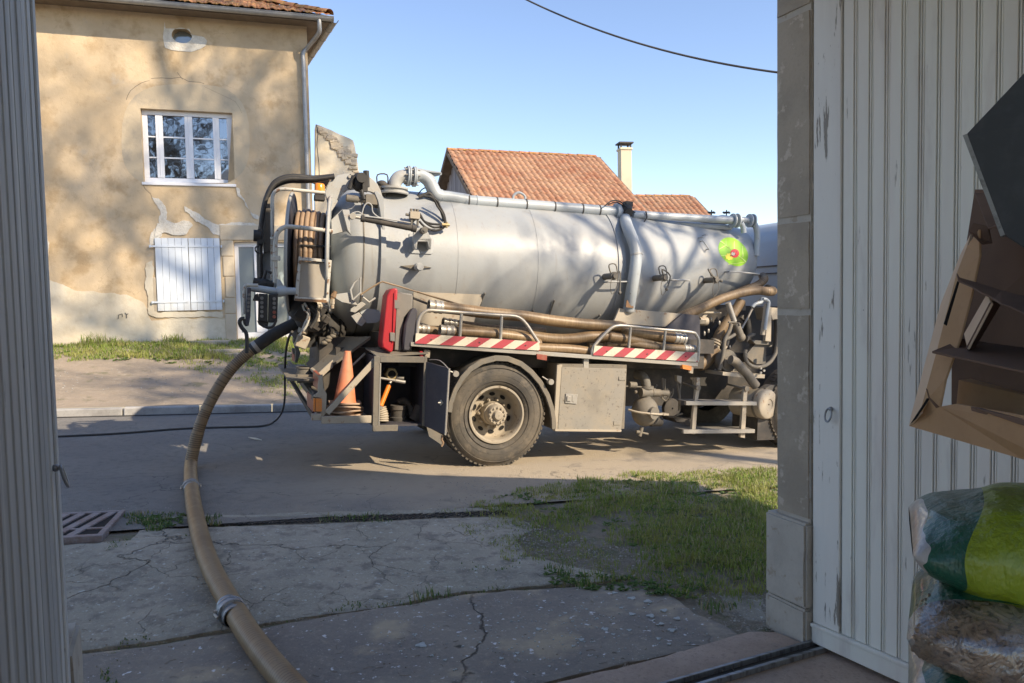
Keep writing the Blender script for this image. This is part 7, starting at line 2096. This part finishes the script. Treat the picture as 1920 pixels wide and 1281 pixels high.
# the long discharge hose
def gp_(x, y, off): return ground(0, x, y, off)
r_h = .056
low = [gp_(640, 1385, r_h), gp_(548, 1290, r_h), gp_(478, 1205, r_h), gp_(428, 1125, r_h), gp_(394, 1060, r_h), gp_(373, 995, r_h), gp_(360, 925, r_h), gp_(358, 868, r_h)]
out_p = T.wo(T.at(0, 572, 598, .72))
lift = []
for x, y, t in ((372, 808, .10), (396, 750, .28), (432, 694, .48), (472, 656, .66), (512, 628, .82), (545, 611, .94)):
    dep = (low[-1] - CAM).dot(CF) * (1 - t) + (out_p - CAM).dot(CF) * t
    lift.append(at_depth(0, x, y, dep))
allp = low + lift
hr = thing('discharge_hose', 'thick tan suction hose running from the truck across the driveway to the camera', 'hose', allp[0])
mb = MB(); ribbed(mb, allp[:9], r_h, .022, .038, 20); build('hose_body', mb, [M['hose_tan'], M['hose_tan_groove']], hr, smooth=75)
mb = MB(); ribbed(mb, allp[7:] + [out_p], r_h * .97, .02, .022, 18); build('hose_body', mb, [M['hose_tan'], M['hose_brown_groove']], hr, smooth=75)
mb = MB(); mb.tube([lift[3], lift[4], lift[5], out_p], r_h * 1.12, 18, True, 4); build('sleeve', mb, M['black'], hr, smooth=60)
mb = MB(); c = lift[3].lerp(lift[4], .2); d_ = (lift[4] - lift[3]).normalized(); mb.tube([c - d_ * .02, c + d_ * .02], r_h * 1.2, 18); build('band_clamp', mb, M['alu'], hr, smooth=45)
for (x, y, x2, y2, cs_) in ((433, 1145, 415, 1115, 1.0), (358, 913, 358, 900, .9)):
    c, c2 = gp_(x, y, r_h), gp_(x2, y2, r_h); d_ = (c2 - c).normalized()
    mb = MB(); q = r_h * (.97 if cs_ == 1 else .90)
    mb.lathe([(-.09, q * 1.02), (-.085, q * 1.1), (-.06, q * 1.1), (-.055, q * 1.05), (-.035, q * 1.05), (-.03, q * 1.32), (-.018, q * 1.36), (-.008, q * 1.3), (.002, q * 1.3), (.008, q * 1.38), (.022, q * 1.34), (.03, q * 1.08), (.05, q * 1.06), (.055, q * 1.12), (.07, q * 1.12), (.075, q * 1.02)], c, d_, 28)
    cp_ = build('coupling', mb, M['rail'], hr, smooth=40)
    sd3 = d_.cross(Z_).normalized()
    for sgn in (-1, 1):
        mb = MB()
        mb.tube([c + sd3 * sgn * q * 1.35 + d_ * .02, c + sd3 * sgn * q * 1.5, c + sd3 * sgn * q * 1.4 - d_ * .05], .008, 7, True, 3)
        mb.box(c + sd3 * sgn * q * 1.36 + d_ * .01, (.02, .02, .03))
        build('cam_lever', mb, M['alu'], cp_, smooth=50)
# black cable
cpts = [gp_(-60, 827, .013), gp_(98, 819, .013), gp_(220, 813, .013), gp_(340, 804, .013), gp_(430, 801, .013), gp_(490, 799, .014), gp_(515, 790, .03)]
a0 = cpts[-1]; a1 = T.wo(T.at(0, 548, 622, .45))
for x, y, t in ((529, 772, .12), (534, 745, .30), (534, 700, .55), (536, 660, .75), (541, 635, .9)):
    dep = (a0 - CAM).dot(CF) * (1 - t) + (a1 - CAM).dot(CF) * t
    cpts.append(at_depth(0, x, y, dep))
cpts.append(a1)
mb = MB(); mb.tube(cpts, .0125, 10, True, 8); tag(build('black_cable', mb, M['cap'], smooth=60), 'thin black cable hanging from the truck and lying across the road', 'cable')
# pale chip of wood on the road
mb = MB(); c = ground(0, 478, 823, .012); c1 = ground(0, 466, 821, .014); c2 = ground(0, 491, 826, .012); mb.prism([c1, c + V((0, .02, 0)), c2, c + V((0, -.03, 0))], (0, 0, .01)); tag(build('wood_chip', mb, M['boardw']), 'pale sliver of wood lying on the road behind the truck', 'wood chip')

# ---------------------------------------------------------------- cones on the rear shelf
cz = zsh - .008
c0 = T.at(2, 925, 900, .20)
cx_ = c0.x
def cone_at(z, top, lab, mbm, m_, tilt=0.0):
    base = V((cx_, .20, z))
    th = thing('traffic_cone', lab, 'traffic cone', T.wo(base), 'stack of traffic cones on the truck')
    mb = MB(T)
    n_ = 4; P = []
    for i in range(8):
        a = math.pi / 4 * i + .39
        P.append(base + V((.175 * math.cos(a) * 1.05, .17 * math.sin(a), .006 + .014 * math.sin(i * 1.7 + z * 40))))
    mb.prism(P, (0, 0, .016)); b_ = build('base', mb, m_, th, smooth=40, bevel=.004)
    mb = MB(T)
    if top: mb.lathe([(.015, .105), (.03, .095), (.39, .032), (.40, .026), (.40, .02), (.37, .02)], base, (0.02, 0, 1), 28)
    else: mb.lathe([(.015, .108), (.03, .1), (.05, .092)], base, (0, 0, 1), 28)
    build('cone_body', mb, mbm, th, smooth=50)
hgt = (T.at(2, 935, 508, .2).z)
for i, lab in enumerate(('lowest of the stacked cones, dusty base resting on the rear shelf', 'second cone base from the bottom of the stack', 'third cone base from the bottom of the stack')):
    cone_at(cz + .040 * i, False, lab, M['cone_old'], M['cone_old'])
zt_ = cz + .040 * 3
base = V((cx_, .20, zt_))
th = thing('traffic_cone', 'faded orange cone standing topmost on the stack at the truck rear', 'traffic cone', T.wo(base), 'stack of traffic cones on the truck')
mb = MB(T); mb.prism([base + V((.165 * math.cos(a), .165 * math.sin(a), .010 * math.sin(3 * a))) for a in [math.pi / 4 * i + .39 for i in range(8)]], (0, 0, .016)); build('base', mb, M['cone_old'], th, smooth=40, bevel=.004)
Hc = hgt - zt_
mb = MB(T); mb.lathe([(.015, .112), (.03, .104), (Hc * .5, .070), (Hc, .030), (Hc + .004, .022), (Hc - .03, .02)], base, (0.03, 0, 1), 32); build('cone_body', mb, M['cone'], th, smooth=50)

# ---------------------------------------------------------------- things in the toolbox
def bo(x, y, w): return T.at(2, x, y, w)
mb = MB(T); c = bo(1300, 690, .16); mb.tube([c + V((0, .0, 0)), c + V((0, .12, 0))], .062, 6); mb.tube([c + V((0, -.012, 0)), c + V((0, .01, 0))], .05, 20)
sk_ = thing('pipe_socket', 'dusty hexagonal pipe socket hanging at the top of the open toolbox', 'pipe fitting', T.wo(c)); build('socket_body', mb, M['brass'], sk_, smooth=40)
mb = MB(T); mb.tube([c + V((0, -.014, 0)), c + V((0, .0, 0))], .038, 18); build('bore', mb, M['dark'], sk_, smooth=40)
for (pts, lab) in (([(1208, 722, .10), (1330, 742, .08), (1408, 756, .07)], 'nearer steel bar across the open toolbox'), ([(1260, 705, .2), (1340, 715, .18), (1398, 725, .16)], 'further steel bar across the open toolbox')):
    mb = MB(T); P = [bo(*p) for p in pts]; mb.tube(P, .013, 10); mb.tube([P[1], P[2]], .018, 10); tag(build('steel_bar', mb, M['alu'], smooth=50), lab, 'bar', 'steel bars in the toolbox')
hm_ = thing('orange_tool', 'orange handled tool leaning in the open toolbox', 'hand tool', T.wo(bo(1210, 950, .08)))
mb = MB(T); a_, b_ = bo(1212, 945, .08), bo(1278, 780, .14); mb.tube([a_, b_], .024, 12); build('handle', mb, mat('orange_plastic', (.85, .22, .02), .45), hm_, smooth=50)
mb = MB(T); mb.tube([b_, bo(1300, 735, .16)], .014, 10); mb.tube([a_, bo(1205, 965, .08)], .028, 10); build('shank', mb, M['alu'], hm_, smooth=50)
cl = thing('hose_coil', 'pale ribbed hose end standing in the lower left of the open toolbox', 'hose coupling', T.wo(bo(1215, 1085, .1)))
mb = MB(T); a_, b_ = bo(1205, 960, .12), bo(1225, 1080, .10); ribbed(mb, [a_, a_.lerp(b_, .5) + V((.01, 0, 0)), b_], .058, .02, .10, 16); mb.mi = [0] * len(mb.f); build('coupling_body', mb, M['frame_cream'], cl, smooth=60)
bk = thing('dark_coupling', 'dark round coupling lying in the open toolbox', 'hose coupling', T.wo(bo(1345, 1075, .2)))
mb = MB(T); a_, b_ = bo(1350, 1075, .25), bo(1350, 940, .25); mb.lathe([(0, .08), (.05, .085), (.06, .075), (.12, .075), (.13, .085), (.17, .08), (.17, .06)], a_, (0, 0, 1), 20, True); build('body', mb, M['dirty_dark'], bk, smooth=40)
mb = MB(T); mb.tube([bo(1350, 920, .3), bo(1400, 905, .3), bo(1450, 960, .28), bo(1470, 1040, .25)], .035, 12, True, 4); mb.lathe([(0, .06), (.1, .06), (.11, .07), (.15, .07)], bo(1480, 1060, .2), (.5, 0, .9), 18, True)
tag(build('bent_pipe_fitting', mb, M['dirty_dark'], smooth=45), 'bent dark pipe fitting in the lower right of the toolbox', 'pipe fitting')

# ---------------------------------------------------------------- bare trees beside and behind the garage
M['bark'] = mat('grey_bark', (.12, .10, .08), .9, layers=[('n', 6, .4, .7, (.07, .06, .05), .8)])
def tree(x, y, h, spread, seed, label, bare=True, z0=-.3, start=.25, levels=4, twig=.022, nmain=15, kids={1: 7, 2: 6, 3: 6}):
    rr = random.Random(seed)
    root = thing('bare_tree', label, 'tree', (x, y, z0), 'bare trees around the garage')
    tr = MB(); cr = MB()
    def branch(mb, p, d, L_, r, lvl):
        pts = [p]; q = p.copy(); dd = d.copy(); n_ = 4
        for i in range(n_):
            dd = (dd + V((rr.uniform(-1, 1), rr.uniform(-1, 1), rr.uniform(-.4, .8))) * .17).normalized()
            q = q + dd * (L_ / n_); pts.append(q.copy())
        mb.tube(pts, [r * (1 - .17 * i) for i in range(n_ + 1)], 7 if lvl < 2 else 4, False)
        if lvl >= levels: return
        nb_ = kids[lvl] if lvl in kids else 5
        for i in range(nb_):
            t = rr.uniform(.25, 1.0)
            k = min(n_ - 1, int(t * n_)); b = pts[k].lerp(pts[k + 1], t * n_ - k)
            a = rr.uniform(0, 6.283)
            side = dd.orthogonal().normalized(); side = Matrix.Rotation(a, 3, dd) @ side
            nd_ = (dd * rr.uniform(.45, .9) + side * rr.uniform(.5, 1.0) + V((0, 0, .15))).normalized()
            branch(cr, b, nd_, L_ * rr.uniform(.42, .68), max(twig, r * rr.uniform(.38, .5)), lvl + 1)
    pts = [V((x, y, z0))]; q = pts[0].copy(); dd = V((0, 0, 1))
    for i in range(8):
        dd = (dd + V((rr.uniform(-1, 1), rr.uniform(-1, 1), 1.5)) * .07).normalized(); q = q + dd * (h * .8 / 8); pts.append(q.copy())
    R0 = h * .017
    tr.tube(pts, [R0 * (1.25 if i == 0 else 1 - .1 * i) for i in range(9)], 12, False)
    build('trunk', tr, M['bark'], root, smooth=70, fix=False)
    for i in range(nmain):
        t = start + (1 - start) * (i + rr.random()) / nmain
        k = min(7, int(t * 8)); b = pts[k].lerp(pts[k + 1], t * 8 - k)
        a = i * 2.4 + rr.uniform(-.4, .4)
        nd_ = V((math.cos(a), math.sin(a), rr.uniform(.35, .9) + t * .8)).normalized()
        branch(cr, b, nd_, spread * rr.uniform(.75, 1.1) * (1.15 - .55 * t), R0 * .42 * (1.15 - .6 * t), 1)
    build('crown', cr, M['bark'], root, smooth=None, fix=False)
tree(11.5, 2.6, 14.2, 3.4, 3, 'tall bare tree nearest the right side of the garage, shading the tank', levels=4, start=.62, nmain=8, twig=.02, kids={1: 6, 2: 4, 3: 4})
tree(15.0, 2.0, 27, 6.6, 8, 'tallest bare tree further right of the garage, shading the old house', levels=4, start=.60, nmain=13, twig=.022, kids={1: 6, 2: 5, 3: 4})
tree(-1.5, -17, 16, 5.0, 21, 'bare tree behind the garage, mirrored in the upper window', levels=4)

# ---------------------------------------------------------------- sacks of wood pellets
def film_mat(name, fac=.25):
    mt, n, b = new_mat(name)
    n.nodes.remove(b)
    tr = n.nodes.new('ShaderNodeBsdfTransparent'); tr.inputs[0].default_value = (.93, .94, .94, 1)
    gl = n.nodes.new('ShaderNodeBsdfGlossy'); gl.inputs['Roughness'].default_value = .12
    df = n.nodes.new('ShaderNodeBsdfDiffuse'); df.inputs[0].default_value = (.5, .5, .5, 1)
    bn = n.nodes.new('ShaderNodeBump'); bn.inputs['Strength'].default_value = .9; bn.inputs['Distance'].default_value = .01
    n.links.new(noise(n, 16, 5, .6, None, None, 1.2), bn.inputs['Height']); n.links.new(bn.outputs[0], gl.inputs['Normal'])
    m1 = n.nodes.new('ShaderNodeMixShader'); m2 = n.nodes.new('ShaderNodeMixShader')
    n.links.new(nmath(n, 'MULTIPLY', ramp(n, noise(n, 11, 4, .6, None, None, .8), .45, .75), .45), m1.inputs[0])
    n.links.new(tr.outputs[0], m1.inputs[1]); n.links.new(df.outputs[0], m1.inputs[2])
    m2.inputs[0].default_value = fac
    n.links.new(m1.outputs[0], m2.inputs[1]); n.links.new(gl.outputs[0], m2.inputs[2])
    n.links.new(m2.outputs[0], n.nodes['Material Output'].inputs[0])
    return mt
M['film'] = film_mat('clear_film', .16)
M['film_end'] = mat('milky_film', (.50, .49, .46), .3, layers=[('n', 20, .4, .7, (.34, .32, .29), .8), ('n', 9, .6, .7, (.62, .62, .6), .7)], bump=[('n', 14, .8, .02)], coat=.5)
M['bag_green'] = mat('dark_green_film', (.014, .105, .06), .38, layers=[('n', 5, .45, .7, (.006, .05, .032), .7)], bump=[('n', 6, .9, .05, (1, 1, .6)), ('n', 24, .55, .012, (1.6, 1.6, .5))], coat=.3)
M['bag_lime'] = mat('lime_green_film', (.27, .36, .02), .38, layers=[('n', 5, .45, .7, (.15, .21, .012), .7)], bump=[('n', 6, .9, .05, (1, 1, .6)), ('n', 24, .55, .012, (1.6, 1.6, .5))], coat=.3)
M['pellet'] = mat('wood_pellet', (.30, .215, .135), .8, obj_var=0, layers=[('n', 90, .35, .65, (.16, .115, .075), .9), ('n', 25, .4, .7, (.42, .32, .21), .6)])
M['pelletcore'] = mat('pellet_mass', (.10, .072, .048), .9)
M['print_line'] = mat('olive_print', (.10, .11, .012), .4)
def sack(F, L_, W_, H_, seed, kind, name='pellet_sack', label='', th=None, group='sacks of wood pellets'):
    """pillow-shaped sack: F at its near-left end, x along the length, y across, z up"""
    rr = random.Random(seed)
    root = thing(name, label, 'sack', F, group)
    nu, nv = (220, 160) if kind == 'green' else (110, 96)
    def surf(u, a, inset=0.0):
        e = 1 - abs(2 * u - 1) ** 3.2
        hh = H_ / 2 * (max(0.0, e) ** .5) * (1 - .10 * math.sin(u * 9 + seed)); ww = W_ / 2 * (.80 + .20 * max(0.0, e) ** .5)
        hh = max(hh, .006)
        ca_, sa_ = math.cos(a), math.sin(a)
        y = ww * math.copysign(abs(ca_) ** .75, ca_); z = hh * math.copysign(abs(sa_) ** .8, sa_)
        p = V((u * L_, y, z))
        n1 = mn.noise(V((u * L_ * 9 + seed, y * 7, z * 11))) * .010 + mn.noise(V((u * L_ * 26, y * 10 + seed, z * 30))) * .0045
        nrm = V((0, y / ww, z / hh * .9)); nrm = nrm.normalized() if nrm.length > 1e-5 else V((0, 0, 1))
        return p + nrm * (n1 - inset)
    mb = MB(F)
    ie, ib = max(3, int(nu * .05)), int(nu * .14)
    def uw(i, j):
        zc = math.sin(2 * math.pi * j / nv); an = 2 * math.pi * j / nv
        ue = (.030 + .006 * math.sin(5 * an) + .012 * mn.noise(V((math.cos(an) * 3, zc * 3, seed)))) if kind != 'clear' else .05
        ub = (.060 + .05 * max(0, zc) ** 1.6 + .012 * math.sin(2 * an + .6)) / L_ if kind == 'green' else .14
        if i <= ie: return ue * i / ie
        if i <= ib: return ue + (ub - ue) * (i - ie) / (ib - ie)
        return ub + (1 - ub) * (i - ib) / (nu - ib)
    for i in range(nu + 1):
        for j in range(nv):
            mb.v.append(surf(uw(i, j), 2 * math.pi * j / nv))
    for i in range(nu):
        for j in range(nv):
            a = i * nv + j; b = i * nv + (j + 1) % nv
            u = (i + .5) / nu; an = 2 * math.pi * (j + .5) / nv
            zc = math.sin(an); x = u * L_
            if kind == 'green':
                q = 0 if i < ie else (1 if i < ib else 2)
            elif kind == 'clear':
                q = 3 if not (zc > .86) else 1
            else:
                q = 0 if i < ie else 1
            mb.f.append((a, b, b + nv, a + nv)); mb.mi.append(q)
    body = build('sack_film', mb, [M['film_end'], M['bag_green'], M['bag_lime'], M['film']], root, smooth=180, fix=False)
    if kind == 'clear':
        mb = MB(F); nu2 = 30
        for i in range(nu2 + 1):
            for j in range(40): mb.v.append(surf(.03 + .94 * i / nu2, 2 * math.pi * j / 40, .012))
        for i in range(nu2):
            for j in range(40):
                a = i * 40 + j; b = i * 40 + (j + 1) % 40; mb.f.append((a, b, b + 40, a + 40)); mb.mi.append(0)
        build('filling', mb, M['pelletcore'], root, smooth=180, fix=False)
        mb = MB(F)
        for _ in range(3800):
            u = .03 + .94 * rr.random() ** 1.2; a = rr.uniform(math.pi * .55, math.pi * 1.75)
            p = surf(u, a, rr.uniform(.010, .018))
            tg = (surf(u, a + .08, .014) - surf(u, a - .08, .014)).normalized(); f_ = rr.uniform(0, 6.28)
            d_ = V((math.cos(f_), 0, 0)) + tg * math.sin(f_)
            l = rr.uniform(.006, .014)
            mb.tube([p - d_ * l, p + d_ * l], .0038, 6)
        o = build('pellets', mb, M['pellet'], root, smooth=60, fix=False); o['kind'] = 'stuff'
    if kind == 'green':
        # small printed ring emblem
        mb = MB(F)
        def sp(x, z):
            u = x / L_; best = None
            for q in range(200):
                a = math.pi * .5 + math.pi * q / 200
                s = surf(u, a)
                if best is None or abs(s.z - z) < best[0]: best = (abs(s.z - z), s)
            return best[1] + V((0, -.0035, 0))
        for (cx2, cz2, ra, rb) in ((.192, .052, .014, .009), (.192, .047, .008, .006), (.200, .054, .008, .005)):
            P = [sp(cx2 + ra * math.cos(t), cz2 + rb * math.sin(t)) for t in [2 * math.pi * k / 20 for k in range(21)]]
            mb.tube(P, .0011, 5, False)
        build('printed_emblem', mb, M['print_line'], root, smooth=60)
        mb = MB(F); P = []
        for (x, y, z) in ((-.012, -.05, -.01), (.0, -.06, .028), (.05, -.09, .050), (.055, -.12, .0), (.05, -.10, -.04), (-.015, -.06, -.03)): P.append(V((x, y, z)))
    return root
sp0 = at_depth(0, 1708, 1038, 1.22)
sdir = V((.86, -.50, 0)).normalized()
def sack_frame(k, x, y, dep, tilt=0.0, ang=0.0):
    o = at_depth(k, x, y, dep)
    ex = Matrix.Rotation(ang, 3, 'Z') @ sdir
    ex = (ex * math.cos(tilt) + V((0, 0, -1)) * math.sin(tilt)).normalized()
    ey = V((-ex.y, ex.x, 0)).normalized(); ez = ex.cross(ey)
    return Frame(o + ey * .14, ex, ey, ez)
HS = .155
s1 = sack_frame(0, 1712, 1040, 1.16, .04, .06)
sack(s1, .62, .36, .165, 2, 'green', label='green plastic sack of wood pellets topmost on the pile by the door')
s2 = sack_frame(0, 1700, 1195, 1.13, .03, .0)
sack(s2, .62, .36, .175, 5, 'clear', label='clear plastic sack of wood pellets under the green printed sack')
s3 = sack_frame(0, 1704, 1350, 1.12, .03, .04)
sack(s3, .62, .36, .17, 9, 'dark', label='dark green sack of wood pellets below the clear sack')
zb3 = s3.M.translation.z - .085
# the pile stands on a wooden crate out of sight
F4 = Frame(V((s3.M.translation.x, s3.M.translation.y, 0)), V((sdir.x, sdir.y, 0)), V((-sdir.y, sdir.x, 0)), V((0, 0, 1)))
crt = thing('wooden_crate', 'wooden crate under the pile of pellet sacks', 'crate', F4)
nsl = 7
for i in range(nsl):
    mb = MB(F4); z_ = (zb3 - .02) * i / nsl; mb.bx(.0, .62, -.18, .18, z_ + .004, z_ + (zb3 - .02) / nsl - .006); build('slat', mb, M['barn_wood'], crt, bevel=.003)

# ---------------------------------------------------------------- torn cardboard box and foam board
M['card'] = mat('brown_cardboard', (0.540, 0.352, 0.188), .85, layers=[('n', 4, .4, .7, (0.450, 0.285, 0.150), .7), ('n', 60, .5, .8, (0.405, 0.255, 0.135), .4)], bump=[('n', 5, .3, .01)])
M['card_pale'] = mat('pale_cardboard_edge', (0.780, 0.615, 0.435), .8, layers=[('n', 5, .4, .7, (0.660, 0.495, 0.330), .7)])
M['card_dark'] = mat('dark_cardboard', (0.195, 0.128, 0.090), .85, layers=[('n', 5, .4, .7, (0.135, 0.090, 0.068), .7)])  # cardboard copy darkened to paint in the shade inside the box
M['foam'] = mat('dark_grey_foam_board', (0.058, 0.065, 0.065), .75, layers=[('n', 40, .45, .7, (0.078, 0.085, 0.085), .6), ('n', 3, .5, .7, (0.046, 0.052, 0.052), .6)], bump=[('n', 120, .3, .002)])
M['foam_edge'] = mat('pale_board_edge', (0.312, 0.325, 0.299), .85, layers=[('n', 60, .45, .65, (0.156, 0.156, 0.143), .7)], bump=[('n', 120, .6, .003)])
def panel(name, pts, th, m_, par, dirv=None, k=22, bevel=0.0008):
    """flat panel through corners given as (x, y, distance)"""
    P = [at_depth(k, x, y, d) for x, y, d in pts]
    nrm = (P[1] - P[0]).cross(P[-1] - P[0]).normalized()
    if dirv is not None: nrm = V(dirv)
    if nrm.dot(P[0] - CAM) < 0 and dirv is None: nrm = -nrm
    mb = MB(); mb.prism(P, nrm * th)
    return build(name, mb, m_, par, bevel=bevel)
bxp = at_depth(22, 400, 1000, 1.25)
cbx_ = thing('cardboard_box', 'torn tilted brown cardboard box in front of the white door leaf', 'box', bxp)
# left wall (outer pale strip + inner tan face), floor, flaps, back
panel('side_panel', [(415, -130, 1.52), (350, 0, 1.52), (235, 290, 1.50), (60, 950, 1.48), (45, 1022, 1.48), (115, 940, 1.40), (215, 560, 1.42), (330, 110, 1.45), (395, -60, 1.46)], .004, M['card_pale'], cbx_)
panel('side_panel', [(465, -160, 1.40), (395, -60, 1.46), (330, 110, 1.45), (215, 560, 1.42), (110, 940, 1.40), (170, 850, 1.385), (230, 905, 1.36), (262, 740, 1.35), (350, 500, 1.36), (420, 230, 1.37), (468, 0, 1.38)], .004, M['card'], cbx_)
panel('bottom_panel', [(45, 1022, 1.48), (170, 850, 1.385), (232, 905, 1.36), (330, 888, 1.30), (737, 960, 1.08), (1150, 1080, .92), (1150, 1360, .92), (737, 1225, 1.10)], .004, M['card'], cbx_)
panel('inner_panel', [(345, 745, 1.46), (420, 738, 1.45), (1100, 920, 1.18), (1100, 1090, 1.16), (330, 905, 1.45)], .004, M['card'], cbx_)
panel('back_panel', [(440, -400, 1.62), (1300, -400, 1.30), (1300, 1100, 1.30), (300, 905, 1.62), (300, 500, 1.62)], .004, M['card_dark'], cbx_)
panel('divider_flap', [(183, 572, 1.34), (370, 495, 1.42), (520, 520, 1.40), (1100, 600, 1.2), (1100, 770, 1.0), (737, 692, 1.12)], .004, M['card_dark'], cbx_)
panel('torn_flap', [(335, 100, 1.38), (350, 128, 1.37), (480, 165, 1.33), (600, 205, 1.28), (1100, 330, 1.1), (1100, 450, 1.02), (740, 345, 1.14), (650, 300, 1.18), (600, 285, 1.2), (560, 255, 1.24), (480, 218, 1.28), (420, 180, 1.32), (345, 150, 1.36)], .003, M['card_dark'], cbx_)
panel('small_flap', [(375, 470, 1.34), (515, 225, 1.30), (540, 285, 1.27), (395, 560, 1.30)], .004, M['card_pale'], cbx_)
panel('small_flap', [(395, 562, 1.30), (540, 285, 1.27), (556, 270, 1.30), (600, 290, 1.35), (430, 575, 1.36)], .003, M['card_dark'], cbx_)
panel('slot', [(338, 150, 1.366), (352, 155, 1.366), (275, 420, 1.352), (256, 408, 1.352)], .002, M['dark'], cbx_)
panel('torn_notch', [(50, 1012, 1.372), (120, 905, 1.366), (150, 855, 1.36), (172, 852, 1.36), (85, 980, 1.366)], .002, M['dark'], cbx_)
panel('torn_notch', [(150, 795, 1.35), (158, 800, 1.35), (172, 850, 1.35), (232, 908, 1.345), (210, 915, 1.345), (165, 855, 1.35)], .002, M['card_dark'], cbx_)
panel('top_flap', [(400, -150, 1.42), (430, -200, 1.42), (520, -180, 1.40), (540, -80, 1.38), (480, -70, 1.38), (460, -90, 1.38)], .004, M['card_dark'], cbx_)
panel('torn_edge', [(415, 905, 1.232), (540, 922, 1.19), (740, 985, 1.07), (740, 1022, 1.07), (600, 978, 1.15), (480, 945, 1.21), (420, 930, 1.23)], .002, M['card_dark'], cbx_)
panel('side_wall', [(1150, -400, .95), (1300, -400, 1.30), (1300, 1100, 1.30), (1150, 1360, .92)], .004, M['card_dark'], cbx_)
panel('top_panel', [(440, -380, 1.62), (1300, -400, 1.30), (1150, -400, .95), (520, -170, 1.38)], .004, M['card_dark'], cbx_)
# foam board
fb = thing('foam_board', 'dark grey rigid foam board leaning over the cardboard box', 'board', at_depth(21, 655, 1080, 1.12))
F_ = [(415, 440, 1.16), (775, 58, 1.12), (1150, -330, 1.08), (1500, 300, .98), (1300, 1500, 1.0), (655, 1080, 1.12)]
panel('board_face', F_, .012, M['foam'], fb, k=21)
P = [at_depth(21, x, y, d) for x, y, d in F_]
nrm = (P[1] - P[0]).cross(P[-1] - P[0]).normalized(); nrm = nrm if nrm.dot(P[0] - CAM) > 0 else -nrm
ed = (P[-1] - P[0]).normalized(); outw = ed.cross(nrm); outw = outw if outw.dot(P[0] - P[2]) > 0 else -outw
mb = MB(); mb.prism([P[0] + nrm * .0005, P[-1] + nrm * .0005, P[-1] + nrm * .0005 + outw * .006, P[0] + nrm * .0005 + outw * .006], nrm * .0115); build('board_edge', mb, M['foam_edge'], fb)
# shelf that carries them, out of frame on the right
shf = thing('shelf', 'wooden shelf at the right carrying the cardboard box', 'shelf', at_depth(22, 1150, 1400, 1.0))
q = at_depth(22, 1150, 1370, 1.0)
mb = MB(); mb.box(q + V((.27, -.12, -.03)), (.44, .34, .03)); build('board', mb, M['barn_wood'], shf)
mb = MB(); mb.box((q.x + .40, q.y + .0, q.z / 2 - .03), (.05, .05, q.z - .04)); build('post', mb, M['barn_wood'], shf)
mb = MB(); mb.box((q.x + .40, q.y - .15, q.z / 2 - .03), (.05, .05, q.z - .04)); build('post', mb, M['barn_wood'], shf)
